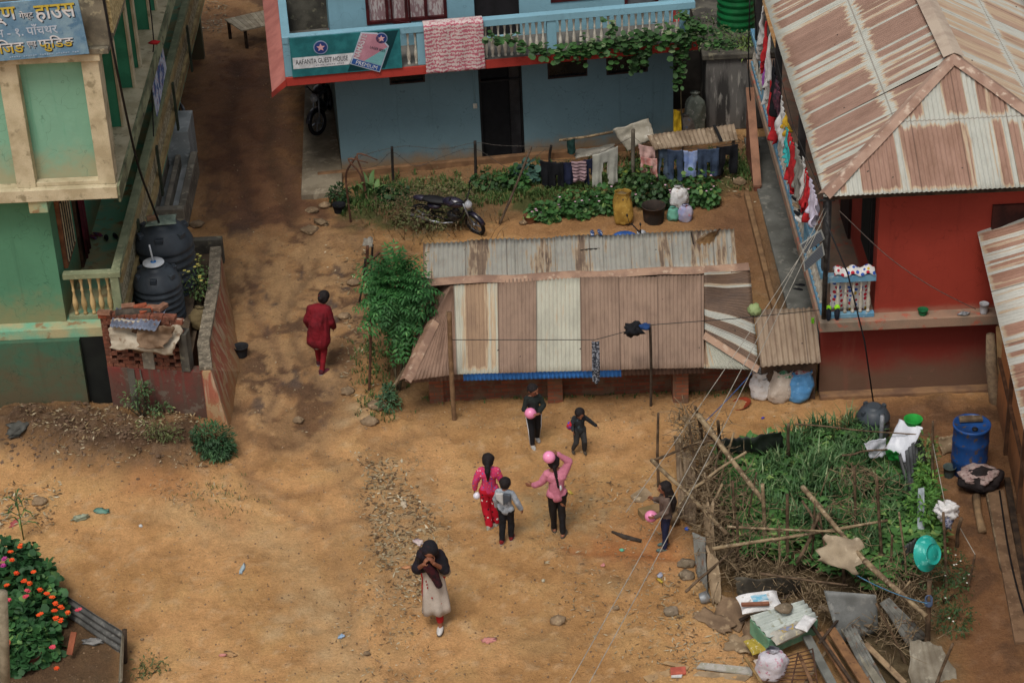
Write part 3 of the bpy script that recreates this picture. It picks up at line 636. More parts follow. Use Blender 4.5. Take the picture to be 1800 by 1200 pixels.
# sloping pink skirt along the left of the balcony
mb = MB(); q0 = MBH @ V(L0-.001, -FB, 2.62); q1 = MBH @ V(L0-.001, 6, 2.66); q2 = MBH @ V(L0-.32, 6, 2.40); q3 = at(478, 163, 2.38); dz = V(0, 0, -.1)
mb.hexa([q3+dz, q2+dz, q1+dz, q0+dz], [q3, q2, q1, q0]); mb.build('skirt_roof', mat('c98177', 'b56f66', 2), bh_, 'faded pink sloping edge slab')
mb = MB(); mb.hexa([q3+dz+V(-.01, -.03, 0), q3+dz, q0+dz, q0+dz+V(0, -.03, 0)], [q3+V(-.01, -.03, .01), q3+V(0, 0, .01), q0+V(0, 0, .03), q0+V(0, -.03, .03)]); mb.build('skirt_edge', REDB, bh_)
# balcony rail, posts, balusters
RT = 3.5
mb = MB(); mb.box(L0+.1, 7.0, -FB+.02, -FB+.2, RT-.14, RT, MBH); mb.box(L0, L0+.16, -FB+.02, 6, RT-.14, RT-.002, MBH); mb.box(L0, L0+.15, -FB+.03, -FB+.17, 2.68, RT-.14, MBH)
mb.box(L0+.02, L0+.12, -FB+.2, 5, 2.68, RT-.14, MBH)
post_px = [743, 972, 1205]
posts = [pb(x, 100, FB)[0] for x in post_px]
for a in posts: mb.box(a-.09, a+.09, -FB+.04, -FB+.18, 2.68, RT-.14, MBH)
br = mb.build('balcony_railing', BLUE2, bh_, bevel=.008)
def bal_range(x0, x1, n):
    a0, a1 = pb(x0, 95, FB)[0], pb(x1, 95, FB)[0]
    for i in range(n):
        q = MBH @ V(a0+(a1-a0)*i/(n-1), -FB+.11, 0); mb = MB(); baluster(mb, q.x, q.y, 2.68, RT-.14, .042, 8); mb.build('baluster', WHB, br)
bal_range(719, 732, 2); bal_range(856, 957, 10); bal_range(987, 1192, 18)
# upper storey
up = []
for x0, x1, y1, h in ((645, 787, 44, 1.3), (836, 915, 60, 2.1), (968, 1062, 5, 1.1), (1098, 1157, 22, 1.3)):
    a0, zb = pb(x0, y1); a1, _ = pb(x1, y1); up.append((a0, a1, zb if h < 2 else 2.7, (zb if h < 2 else 2.7)+h))
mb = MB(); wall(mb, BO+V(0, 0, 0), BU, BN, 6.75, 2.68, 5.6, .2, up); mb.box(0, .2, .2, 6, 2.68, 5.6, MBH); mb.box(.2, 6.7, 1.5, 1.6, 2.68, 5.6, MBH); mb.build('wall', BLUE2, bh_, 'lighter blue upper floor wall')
mb = MB(); mb.box(L0+.14, -.001, 1.2, 1.4, 2.69, 5.6, MBH); mb.build('side_wall', CONC_DARK, bh_)
MAR = mat('4a1a1c', '361214', 5, rough=.5); CURT = mat('b0a8a6', '8a7072', 22, stretch=(1, 1, .25), lo=.45, hi=.55)
def fwin(a0, a1, z0, z1, nleaf, label=None, pane=CURT, opened=None):
    mb = MB(); t = .06
    mb.box(a0, a1, -.02, .08, z0, z0+t, MBH); mb.box(a0, a1, -.02, .08, z1-t, z1, MBH)
    for k in range(nleaf+1):
        x = a0+(a1-a0-t)*k/nleaf; mb.box(x, x+t, -.02, .08, z0+t, z1-t, MBH)
    w_ = mb.build('window', MAR, bh_, label)
    for k in range(nleaf):
        x = a0+(a1-a0-t)*k/nleaf+t; x1 = a0+(a1-a0-t)*(k+1)/nleaf; mb = MB(); mb.box(x, x1, .05, .07, z0+t, z1-t, MBH); mb.build('curtain', pane, w_)
    if opened:
        mb = MB(); q = MBH @ V(opened, -.02, 0); d = BU*.36+BN*.26
        for s_, e_, zz0, zz1 in ((0, .07, z0, z1), (.93, 1, z0, z1), (.07, .93, z0, z0+.07), (.07, .93, z1-.07, z1)):
            p0 = q+d*s_; p1 = q+d*e_; nn = V(-d.y, d.x, 0).normalized()*.03; mb.hexa([p0+V(0, 0, zz0), p1+V(0, 0, zz0), p1+nn+V(0, 0, zz0), p0+nn+V(0, 0, zz0)], [p0+V(0, 0, zz1), p1+V(0, 0, zz1), p1+nn+V(0, 0, zz1), p0+nn+V(0, 0, zz1)])
        mb.build('open_casement', MAR, w_)
    return w_
fwin(*up[0], 4, 'dark maroon casement window with one leaf open', opened=up[0][0]+(up[0][1]-up[0][0])*.30)
fwin(*up[2], 3); fwin(*up[3], 1, pane=mat('5f6468', '4c5054', 4, rough=.3))
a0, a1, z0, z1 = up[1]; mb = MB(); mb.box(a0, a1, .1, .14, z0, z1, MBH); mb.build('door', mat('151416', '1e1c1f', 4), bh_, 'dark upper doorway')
# concrete stand beside it
pl = MB(); k_ = [at(530, 352, 0), at(602, 345, 0), BO+V(0, 0, 0), BO-BN*7, V(-4.33, 47.5, 0)]; k_ = [V(p.x, p.y, 0) for p in k_]
pl.hexa([p+V(0, 0, -.1) for p in k_], [p+V(0, 0, .12) for p in k_]); o = pl.build('parking_slab', mat('8f8470', '776c5a', 2, c3='a09580', bump=.003), None, kind='structure', bevel=.02); o['label'] = 'pale concrete slab beside the blue guest house'
# beer and guest house signboard
TEAL = mat('2b7478', '1f5f64', 4, rough=.4); TEALD = mat('0e3a40', '0b2f36', 4, rough=.35)
sb = thing('sign_board', 'teal printed guest house signboard on the blue balcony', 'signboard', tuple(bh(.8, FB+.03, 2.7)))
sa0, _ = pb(511, 100, FB+.03); sa1, _ = pb(706, 100, FB+.03)
def sbp(a, z, b=FB+.03): return bh(sa0+a, b, 2.69+z)
Ws = sa1-sa0; Hs = .8
mb = MB(); mb.hexa([sbp(0, 0, FB), sbp(Ws, 0, FB), sbp(Ws, 0), sbp(0, 0)], [sbp(0, Hs, FB), sbp(Ws, Hs, FB), sbp(Ws, Hs), sbp(0, Hs)]); mb.build('panel', TEAL, sb, bevel=.003)
SU = BU; SW = V(0, 0, 1)
poly_on([(Ws*.50, .03), (Ws*.84, .03), (Ws*.985, Hs-.02), (Ws*.66, Hs-.02)], sbp(0, 0), SU, SW, TEALD, sb, 'dark_field')
poly_on([(.03, .17), (Ws*.52, .17), (Ws*.57, .40), (.03, .40)], sbp(0, 0), SU, SW, WHT, sb, 'name_strip')
text_on('AAFANTA GUEST HOUSE', sbp(.08, .255), SU, SW, Ws*.475, .10, mat('20242c', '1a1d24'), sb, off=.009, bold=.004)
mbx = MB()
for k in range(16):
    if k % 6 != 5: q = sbp(.46+k*.034, .198+.004*(k % 2))+BN*.006; mbx.hexa([q, q+BU*.022, q+BU*.022+V(0, 0, .02), q+V(0, 0, .02)], [v_+BN*.001 for v_ in (q, q+BU*.022, q+BU*.022+V(0, 0, .02), q+V(0, 0, .02))])
mbx.build('worn_small_line', mat('8a8890', '7c7a82', 8), sb)
def star_badge(ca, cz, r, par):
    poly_on([(ca+r*math.cos(t*math.pi/12), cz+r*math.sin(t*math.pi/12)) for t in range(24)], sbp(0, 0), SU, SW, mat('8a98b4', '76849e'), par, 'badge', .008)
    poly_on([(ca+r*.85*math.cos(t*math.pi/12), cz+r*.85*math.sin(t*math.pi/12)) for t in range(24)], sbp(0, 0), SU, SW, mat('2b3f7a', '24356a'), par, 'badge', .012)
    poly_on([(ca+(r*.6 if t % 2 == 0 else r*.27)*math.sin(t*math.pi/5), cz+(r*.6 if t % 2 == 0 else r*.27)*math.cos(t*math.pi/5)) for t in range(10)], sbp(0, 0), SU, SW, mat('d3a5a8', 'c49598'), par, 'star', .016)
star_badge(.58, .57, .14, sb)
T0 = V(0, 0, 0); th = rad(62); ca, sa = math.cos(th), math.sin(th)
def rot(x, y, cx=Ws*.72, cz=.38): return (cx+x*ca-y*sa, cz+x*sa+y*ca)
th = rad(-22); ca, sa = math.cos(th), math.sin(th)
poly_on([rot(-.30, -.34), rot(.30, -.34), rot(.30, .22), rot(0, .42), rot(-.30, .34)], sbp(0, 0), SU, SW, mat('b7c3cf', 'a2aebc'), sb, 'label_border', .008)
poly_on([rot(-.28, -.20), rot(.28, -.20), rot(.28, .2), rot(0, .39), rot(-.28, .32)], sbp(0, 0), SU, SW, mat('b98592', 'a97583'), sb, 'label_field', .012)
poly_on([rot(-.06, -.2), rot(.28, -.2), rot(.28, .2)], sbp(0, 0), SU, SW, mat('7fb3b6', '6da2a6'), sb, 'label_field', .014)
poly_on([rot(-.28, -.32), rot(.28, -.32), rot(.28, -.21), rot(-.28, -.21)], sbp(0, 0), SU, SW, mat('2f5a9c', '284e8a'), sb, 'label_strip', .014)
u2 = SU*ca+SW*sa; w2 = -SU*sa+SW*ca
def r3(x, y): q = rot(x, y); return sbp(q[0], q[1])
text_on('PREMIUM', r3(-.2, -.305), u2, w2, .42, .08, WHT, sb, off=.02)
text_on('NAMASTE', r3(-.17, -.2), (w2*.99+u2*.0), -u2, .52, .11, WHT, sb, off=.02, bold=.004)
text_on('LAGER BEER', r3(-.04, .08), u2, w2, .3, .055, SHD, sb, off=.02)
star_badge(*rot(.11, .33), .12, sb)
# ---------------------------------------------------------------- low kitchen shed
def bricktex(c1='7e4632', c2='5f3627', mo='5a4a3c'):
    n = NT('brick'); s = n.n('SeparateXYZ'); n.l(n.pos(), s.inputs[0]); c = n.n('CombineXYZ'); n.l(n.math('ADD', s.outputs[0], s.outputs[1]), c.inputs[0]); n.l(s.outputs[2], c.inputs[1])
    b = n.n('TexBrick'); n.l(c.outputs[0], b.inputs['Vector']); b.inputs['Scale'].default_value = 1; b.inputs['Brick Width'].default_value = .23; b.inputs['Row Height'].default_value = .075; b.inputs['Mortar Size'].default_value = .008
    b.inputs['Color1'].default_value = (*lin(c1), 1); b.inputs['Color2'].default_value = (*lin(c2), 1); b.inputs['Mortar'].default_value = (*lin(mo), 1)
    col = n.mix(n.ramp(n.noise(n.pos(), 5, 5), .45, .65), b.outputs[0], '6b5442')
    bb = n.n('Bump'); bb.inputs['Distance'].default_value = .012; n.l(n.math('SUBTRACT', 1, b.outputs['Fac']), bb.inputs['Height']); n.l(bb.outputs[0], n.b.inputs['Normal'])
    return n.out(col, .9)
BRT = bricktex()
sh = thing('kitchen_shed', 'low brick shed under rusty brown corrugated roof behind the children', 'shed', (1.2, 33.2, 0))
mb = MB(); mb.box(-1.3, 3.95, 32.07, 32.2, -.05, .86); mb.box(-1.3, -1.15, 32.2, 35.2, -.05, .9); mb.box(3.8, 3.95, 32.2, 35.2, -.05, .9); mb.box(-1.15, 3.8, 35.05, 35.2, -.05, 1.1)
mb.build('brick_wall', BRT, sh)
for x0, x1 in ((756, 781), (963, 989), (1182, 1209)):
    a = at(x0, 702, 0); b = at(x1, 701, 0); mb = MB(); mb.box(a.x, b.x, a.y-.13, 32.068, -.05, .84); mb.build('brick_pillar', bricktex('8c5238', '744230', '665444'), sh)
SRF2 = rust(.74, 1.5, c_r='876c5a', c_d='6a5242', c_g='a3a195', seed=8.1, edge0=0)
SBK = rust(.74, .17, c_r='85705c', c_d='54423a', c_g='a09d92', seed=2.2, edge0=0, streak=1.1, soft=.16, band=.6, sh=.7)
E0 = at(712, 670, .80); E1 = at(803, 658, .82); E2 = at(1237, 647, .82); E3 = at(1335, 650, .80)
R0 = at(797, 494, 1.7); R1 = at(1237, 485, 1.7); R2 = at(1316, 471, 1.68); K1 = at(1240, 590, 1.18); L1 = at(752, 503, 1.2)
SHB = rust(.74, 2.2, c_r='8a7260', c_d='735d4d', c_g='aaa797', seed=4.3, edge0=0)
SHG = rust(.74, .42, c_r='94795f', c_d='7d6450', c_g='a8a594', seed=6.9, edge0=.1, streak=.8, band=.35, soft=.2)
xs_ = [803, 877, 943, 1022, 1090, 1157, 1237]
tops = [797, 875, 943, 1020, 1087, 1155, 1237]
for i in range(6):
    f0 = (xs_[i]-803)/434; f1 = (xs_[i+1]-803)/434
    dz = V(0, 0, .012*(i % 2)+.01); e = V(0, R_.uniform(-.03, .03), 0)
    a = E1.lerp(E2, f0)+dz+e; b = E1.lerp(E2, f1)+dz+e; c = R0.lerp(R1, (tops[i]-797)/440)+dz; d = R0.lerp(R1, (tops[i+1]-797)/440)+dz
    rf = MB(); rf.corr(a, b, c, d, .009, .065, 10, sag=.02, seed=i, u0=i*.74, per=6)
    rf.build('roof_sheet', SHG if i in (0, 2) else SHB, sh, 'grey and rust streaked front roof sheet' if i in (0, 2) else None, solid=.003)
mb = MB()
mb.corr(E0, E1, E0.lerp(R0, .999), R0, .009, .065, 8, sag=.02, u0=3.0); mb.build('roof_hip_sheet', SRF2, sh, solid=.003)
mb = MB(); mb.corr(L1, E0, R0+V(0, .1, 0), R0, .009, .07, 8, sag=.03, seed=5, u0=7.1); mb.build('roof_hip_sheet', SRF2, sh, solid=.003)
DKR = rust(.6, .8, c_r='66503f', c_d='4e3e34', c_g='a3a399', seed=1.4, edge0=0, streak=.25, band=.24, soft=.05)
mb = MB(); mb.corr(E3+V(-.02, 0, .03), R2+V(.02, 0, .02), K1.lerp(E2, .0)+V(0, 0, .03), R1+V(0, 0, .02), .01, .07, 14, sag=.10, seed=9, u0=.2); mb.build('roof_warped_sheets', DKR, sh, 'warped dark sheets at the right end', solid=.003)
mb = MB(); mb.corr(E2, E3, K1, K1.lerp(E3, .05), .009, .065, 8, sag=.015, u0=2.2); mb.build('roof_hip_sheet', rust(.74, .45, c_g='a3a293', seed=3.7, edge0=.05), sh, solid=.003)
B0 = at(744, 427, 1.27); B1 = at(1285, 403, 1.27); C0 = at(744, 500, 1.62); C1 = at(1290, 468, 1.64)
mb = MB()
for i in range(7):
    f0, f1 = i/7, (i+1)/7; dz = V(0, R_.uniform(-.03, .03), .012*(i % 2))
    mb.corr(B0.lerp(B1, f0)+dz, B0.lerp(B1, f1+.01)+dz, C0.lerp(C1, f0)+dz, C0.lerp(C1, f1+.01)+dz, .012, .085, 6, sag=.015, seed=i+20, u0=i*.79)
mb.build('roof', SBK, sh, 'grey spotted back slope of the shed roof', solid=.003)
CAPM = mat('9c7d66', '7d6150', 3, c3='ab927c', rough=.6)
def capstrip(pts, wd, name, par, m=CAPM, rise=.05, side=None):
    mb = MB(); pts = [Vector(p) for p in pts]; vs = []
    for i, p in enumerate(pts):
        d = (pts[min(i+1, len(pts)-1)]-pts[max(i-1, 0)]).normalized(); s_ = d.cross(V(0, 0, 1)).normalized()
        j = rv(.006)
        for k, (o, h) in enumerate(((-1, -rise), (-.35, 0), (0, .02), (.35, 0), (1, -rise))): vs.append(p+s_*wd*o+V(0, 0, h)+j)
    mb.add(vs, [(5*i+k, 5*i+k+1, 5*i+6+k, 5*i+5+k) for i in range(len(pts)-1) for k in range(4)]); return mb.build(name, m, par, solid=.003, smooth=False)
capstrip([R0.lerp(R2, i/10)+V(0, .02, .05+.015*math.sin(i*2.1)) for i in range(-1, 11)], .13, 'ridge_cap', sh)
capstrip([E0+V(0, 0, .04), E0.lerp(R0, .35)+V(0, 0, .05), R0.lerp(E0, .42)+V(0, 0, .05)], .11, 'hip_cap', sh)
capstrip([E3+V(0, 0, .04), K1+V(.0, 0, .05)], .10, 'hip_cap', sh)
mb = MB(); a = at(815, 669, .66); b = at(1092, 662, .66); mb.corr(a, b, a+V(0, .05, .17), b+V(0, .05, .17), .012, .07, 2); mb.build('blue_eave_sheet', mat('3f86d8', '3578c4', 6, rough=.45), sh, 'bright blue sheet under the eave', solid=.003)
mb = MB(); a = at(1093, 660, .68); b = at(1237, 656, .68); mb.corr(a, b, a+V(0, .06, .16), b+V(0, .06, .16), .012, .07, 2); mb.build('brown_eave_sheet', mat('6f5547', '5a4438', 5), sh, solid=.003); mb = MB(); a = at(715, 673, .70); b = at(815, 667, .68); mb.corr(a, b, a+V(0, .06, .14), b+V(0, .06, .16), .012, .07, 2); mb.build('brown_eave_sheet', mat('6f5547', '5a4438', 5), sh, solid=.003)
mb = MB(); mb.box(-1.2, 3.9, 32.2, 35.05, .80, .84); mb.build('ceiling_boards', WOOD_DARK, sh)
# ---------------------------------------------------------------- red house
RH = thing('red_house', 'red house with verandas and large rusty hipped roof', 'house', (7.2, 33, 0))
RDW = wallmat('98392b', '9a6654', 1.6, .12, .3, '742a22', rough=.75)
def redlow():
    n = NT('red_wash'); p = n.pos(); s = n.n('SeparateXYZ'); n.l(p, s.inputs[0])
    nz = n.noise(p, 1.6, 5); z = n.math('ADD', s.outputs[2], n.math('MULTIPLY_ADD', nz, .9, -.45))
    col = n.mix(n.ramp(z, .25, .85), '6a5040', '7f3026'); col = n.mix(n.math('MULTIPLY', n.ramp(n.noise(n.pos(5, 5, .6), 1, 6), .55, .75), .4), col, '8a5444'); col = n.mix(n.math('MULTIPLY', n.ramp(n.noise(p, 4, 8, .75), .6, .7), .3), col, 'a86a58'); n.bump(n.noise(p, 9, 6), .015, .6)
    return n.out(col, .8)
mb = MB(); mb.box(5.08, 10.2, 31.78, 31.98, -.1, 1.42); mb.box(5.9, 10.2, 31.98, 41.8, -.1, 1.42); mb.build('wall', redlow(), RH, 'mud splashed red ground floor wall')
mb = MB(); mb.box(5.88, 5.899, 31.98, 41.8, -.1, 1.42); mb.build('side_wall', wallmat('5f4a46', '4a3c32', .1, .8, .6), RH, 'side wall with shade painted into its dark colour')  # shade painted into this wall as a darker, greyer colour
mb = MB(); mb.box(5.08, 10.2, 31.6, 31.78, -.05, .07); mb.build('plinth', mat('8a6a4c', '6d5240', 3), RH, bevel=.02)
mb = MB(); mb.box(5.0, 10.2, 31.42, 41.9, 1.42, 1.6); mb.build('floor_slab', mat('9a7d68', '7f7060', 1.8, c3='a8604c', bump=.004), RH, 'worn cement ledge slab', bevel=.012)
mb = MB(); mb.box(5.92, 10.2, 31.67, 41.7, 1.6, 4.02); mb.build('wall', RDW, RH, 'bright red upper wall')
mb = MB(); mb.box(5.86, 5.922, 32.0, 32.9, 2.3, 3.6); w_ = mb.build('window', BLACK, RH); mb = MB(); mb.box(5.85, 5.862, 32.06, 32.84, 2.36, 3.54); mb.build('pane', DARKIN, w_)
for y in (34.2, 36.4): mb = MB(); mb.box(5.87, 5.921, y, y+.9, 1.6, 3.5); mb.build('door', mat('3a2420', '2b1a17'), RH)
a = onY(1716, 370, 31.67); mb = MB(); mb.box(7.72, 8.5, 31.62, 31.672, 2.75, 3.5); mb.build('window', mat('4a241c', '2f1713'), RH)
RBL = mat('5a8aa6', '6f97ab', 3, c3='93a8b0', rough=.6)
mb = MB(); mb.box(5.06, 5.9, 31.52, 31.66, 2.28, 2.40); mb.box(5.06, 5.9, 31.54, 31.64, 1.6, 1.68); mb.box(5.02, 5.14, 31.66, 41.6, 2.28, 2.40); mb.box(5.04, 5.12, 31.66, 41.6, 1.6, 1.70)
for y in (33.6, 35.6, 37.6, 39.6): mb.box(5.03, 5.13, y, y+.12, 1.7, 2.28)
rr_ = mb.build('veranda_railing', RBL, RH, bevel=.008)
for i in range(5): mb = MB(); baluster(mb, 5.3+i*.125, 31.59, 1.68, 2.28, .045, 8); mb.build('baluster', WHB, rr_)
k = 0
for s0 in (31.9, 33.8, 35.8, 37.8, 39.8):
    for i in range(9 if s0 > 32 else 9): mb = MB(); baluster(mb, 5.08, s0+i*.19, 1.7, 2.28, .045, 6); mb.build('baluster', WHB, rr_)
for y in (31.72, 34.7, 37.9, 41.0): mb = MB(); mb.box(5.05, 5.17, y, y+.13, 2.4, 4.0); mb.build('post', mat('3f3d3c', '2f2e2e'), RH)
EZ = 4.1; e0 = V(4.93, 31.05, EZ); e1 = V(9.65, 31.08, EZ); ap = V(7.3, 33.3, 5.32); rb = V(7.3, 42.6, 5.32); el = V(4.95, 42.6, EZ); er = V(9.66, 42.6, EZ)
RRF = rust(.76, .62, c_r='977766', c_d='80614f', c_g='adada2', seed=5.5, edge0=.07, lap=1.35, streak=.28, band=.26)
RRL = rust(.76, .68, c_r='8f7161', c_d='795c4d', c_g='a9a99e', seed=11.5, edge0=.12, lap=1.42, streak=.3, band=.22)
RRR = rust(.76, .55, c_r='a58a76', c_d='92745f', c_g='b0b0a6', seed=14.5, edge0=.1, lap=1.3, streak=.5, band=.3, soft=.3)
mb = MB(); mb.corr(el, e0, rb, ap, .010, .076, 10, per=6)
# left slope: vertices beyond the hip line are the triangle between eave corner and apex
def slope(mb, A, B, C, D, **k): mb.corr(A, B, C, D, **k)
mb = MB(); X0 = V(4.95, 33.3, EZ); mb.corr(el, X0, rb, ap, .011, .076, 8, per=8, v0=0)
mb.build('roof', RRL, RH, 'left roof slope of striped rusty sheets', solid=.003)
def tri(name, ea, eb, apx, m, lab, u0=0):
    """triangular hip part: waves run up the slope, sheet cut along the hips"""
    mb = MB(); ea = Vector(ea); eb = Vector(eb); d = eb-ea; L = d.length; d.normalize(); foot = ea+d*(apx-ea).dot(d); up_ = apx-foot; S = up_.length; up_ = up_.normalized(); fx = (foot-ea).length
    n_ = d.cross(up_); n_ = n_ if n_.z > 0 else -n_; nu = int(L/.076)*8; nv = 14; vs = []; uv = []
    for i in range(nu+1):
        u = L*i/nu; top_ = S*(u/fx if u < fx else (L-u)/max(1e-6, (L-fx))); h = .011*math.cos(2*math.pi*u/.076)
        for j in range(nv+1):
            v = max(top_, 0)*j/nv; vs.append(ea+d*u+up_*v+n_*h); uv.append((u0+u, v))
    fs = [(i*(nv+1)+j, (i+1)*(nv+1)+j, (i+1)*(nv+1)+j+1, i*(nv+1)+j+1) for i in range(nu) for j in range(nv)]
    mb.add(vs, fs, uv, True); return mb.build(name, m, RH, lab, solid=.003)
tri('roof', e0, e1, ap, RRF, 'front roof hip of alternating rust and grey')
tri('roof_corner', X0, V(4.93, 31.05, EZ), ap, RRL, None)
# rewrite the corner as a true hip half: eave from X0 to e0, apex ap
tri('roof_corner', e1, V(9.66, 33.3, EZ), ap, RRR, None)
mb = MB(); mb.corr(V(9.66, 33.3, EZ), er, ap, rb, .011, .076, 8, per=8); mb.build('roof', RRR, RH, 'right roof slope behind the ridge', solid=.003)
HC = mat('a08472', '8a6c5b', 2.5, c3='b8a390', rough=.6)
capstrip([e0.lerp(ap, t/8)+V(0, 0, .05) for t in range(9)], .12, 'hip_cap', RH, HC); capstrip([e1.lerp(ap, t/8)+V(0, 0, .05) for t in range(9)], .15, 'hip_cap', RH, HC)
capstrip([ap.lerp(rb, t/8)+V(0, 0, .07) for t in range(9)], .17, 'ridge_cap', RH, mat('b3a28f', 'a08d7c', 2.5, rough=.6))
mb = MB(); mb.box(5.03, 9.5, 31.2, 31.3, 3.96, 4.05); mb.box(5.05, 5.15, 31.3, 42, 3.96, 4.05); mb.box(5.2, 9.4, 31.4, 42, 4.03, 4.05); mb.build('fascia', WOOD_DARK, RH)
# lean-to beside the shed
lt = thing('lean_to', 'small brown corrugated lean-to against the red house', 'shed', (4.5, 32, 0))
mb = MB(); mb.corr(at(1337, 645, .9), at(1443, 637, .9), at(1325, 545, 1.3), at(1432, 540, 1.3), .016, .095, 6, sag=.02); mb.build('roof', rust(.8, 1.1, c_r='927f6a', c_d='75604f', c_g='a59c88', seed=6.6, edge0=0, streak=.6), lt, solid=.003)
mb = MB(); mb.box(4.1, 5.0, 31.65, 31.75, 0, .84); mb.box(4.85, 4.98, 31.75, 32.4, 0, .84); mb.build('brick_wall', bricktex('5a4638', '483a30'), lt)
# ---- near right house with the second roof
h2 = thing('orange_house', 'orange walled house under rusty roof at right edge', 'house', (8.0, 29, 0))
ea = V(7.61, 32.79, 3.0); eb = V(6.86, 24.2, 3.0); pr = V(.996, -.087, 0)
mb = MB(); mb.corr(eb, ea, eb+pr*3+V(0, 0, 1.0), ea+pr*3+V(0, 0, 1.0), .014, .085, 6, per=8)
mb.build('roof', rust(.8, .58, c_r='9a7663', c_d='845f4d', c_g='b4b2a8', seed=9.9, edge0=.04, streak=.25, band=.2), h2, solid=.003)
capstrip([ea+V(0, 0, .03), ea+pr*3+V(0, 0, 1.03)], .1, 'roof_edge_cap', h2, HC)
ORW = wallmat('b07448', '6a4c36', 0, .8, .4)
mb = MB(); wd_ = V(-.087, -.996, 0); Mo = Matrix((pr, wd_, V(0, 0, 1))).transposed().to_4x4(); Mo.translation = V(7.95, 31.4, 0)
mb.box(0, 2.5, 0, 8, 0, 2.9, Mo); mb.build('wall', ORW, h2)
mb = MB()
for s_ in (.05, 1.6, 3.2, 4.8): mb.box(-.06, 0, s_, s_+.08, 0, 2.8, Mo)
mb.box(-.05, -.002, 0, 6, .9, .97, Mo); mb.box(-.05, -.002, .2, 6, 1.9, 1.96, Mo); mb.build('timber_frame', mat('6a4a34', '503726', 5), h2)
for s_ in (2.2, 4.4): mb = MB(); mb.beam(Mo @ V(0, s_, 2.1), Mo @ V(-.28, s_, 2.7), .05, .06); mb.build('roof_bracket', WOOD_PALE, h2)
# ---------------------------------------------------------------- plants
def leafblades(mb, c, n, size, asp=.5, droop=.4, outward=None, seed=0, seg=2):
    pass
def leaf(mb, p, d, up, L, W, bend=.3):
    """pointed leaf of two bent halves"""
    d = d.normalized(); s = d.cross(up); s = s.normalized() if s.length > 1e-3 else d.orthogonal().normalized(); nn = s.cross(d)
    a = p; b = p+d*L*.5+nn*L*.08; c = p+d*L-nn*L*bend*.5
    mb.add([a, b+s*W*.5, b-s*W*.5, c], [(0, 1, 2), (1, 3, 2)])
def rleaf(mb, p, d, up, r, m=6):
    """roundish leaf"""
    d = d.normalized(); s = d.cross(up); s = s.normalized() if s.length > 1e-3 else d.orthogonal().normalized()
    mb.add([p+d*r*(1-math.cos(2*math.pi*i/m))+s*r*math.sin(2*math.pi*i/m)-Vector((0, 0, 1))*r*.25*(1-math.cos(2*math.pi*i/m)) for i in range(m)], [tuple(range(m))])
def crown(mb, c, r, n, size, W=.45, rnd=False, shell=.55, seed=0, droop=.35, flat=1):
    """leaves through an irregular ellipsoid, denser at its surface, in clumps with gaps"""
    rr = random.Random(seed); c = Vector(c); k = 0
    while k < n:
        v = Vector((rr.gauss(0, 1), rr.gauss(0, 1), rr.gauss(0, 1))).normalized()
        q = shell+(1-shell)*rr.random()**.6; lump = 1+.42*noise.noise(v*2.1+Vector((seed, 0, 3)))+.22*noise.noise(v*5+Vector((3, seed, 0)))
        if noise.noise(v*4.5+Vector((q*3, seed, 9))) < -.22: continue
        p = c+Vector((v.x*r[0], v.y*r[1], v.z*r[2]))*q*lump
        if p.z < c.z-r[2]*1.05: continue
        d = (v+Vector((rr.gauss(0, .6), rr.gauss(0, .6), rr.gauss(0, .6)-droop))).normalized(); L = size*rr.uniform(.6, 1.35)
        up = (v+Vector((0, 0, 1))+Vector((rr.gauss(0, .5), rr.gauss(0, .5), 0))).normalized()
        (rleaf(mb, p, d, up, L*.5) if rnd else leaf(mb, p, d, up, L, L*W)); k += 1
def frond(mb, p, d, L, seed=0, nl=7, lw=.09):
    rr = random.Random(seed); d = d.normalized(); q = Vector(p); st = L/nl
    for i in range(nl):
        d = (d+Vector((0, 0, -.10))).normalized(); q = q+d*st; s = d.cross(Vector((0, 0, 1))).normalized(); up = s.cross(d)
        l = lw*(1-.55*i/nl)*rr.uniform(.85, 1.15)
        for sg in (-1, 1): leaf(mb, q, (s*sg+d*.55-Vector((0, 0, .25))), up, l, l*.34)
    leaf(mb, q, d, Vector((0, 0, 1)), lw*.6, lw*.2)
def stemset(mb, base, top, n, spread, r=.01, seed=0):
    rr = random.Random(seed); base = Vector(base); top = Vector(top)
    for i in range(n):
        e = top+Vector((rr.uniform(-1, 1)*spread, rr.uniform(-1, 1)*spread, rr.uniform(-.3, .2)*spread))
        m_ = base.lerp(e, .5)+Vector((rr.uniform(-.2, .2)*spread, rr.uniform(-.2, .2)*spread, 0)); mb.tube(catmull([base+Vector((rr.uniform(-.03, .03), rr.uniform(-.03, .03), 0)), m_, e], 3), [r]*4+[r*.7]*2+[r*.4], 5)
GREEN_F = leafmat('2c5a2a', '3f7a3a', '5f8f50'); GREEN_D = leafmat('25401f', '37592c', '55703f'); GREEN_V = leafmat('2c4a22', '3f6a30', '73855c')
GREEN_G = leafmat('33592c', '4b7a3a', '86a05a'); GREEN_N = leafmat('42663c', '668450', '98a67a'); OLIVE = leafmat('5a6238', '6f7648', '8a8458'); DRYL = leafmat('7a6448', '8d7756', '5f4a34')
STEM = mat('4f4632', '3a3324', 8)
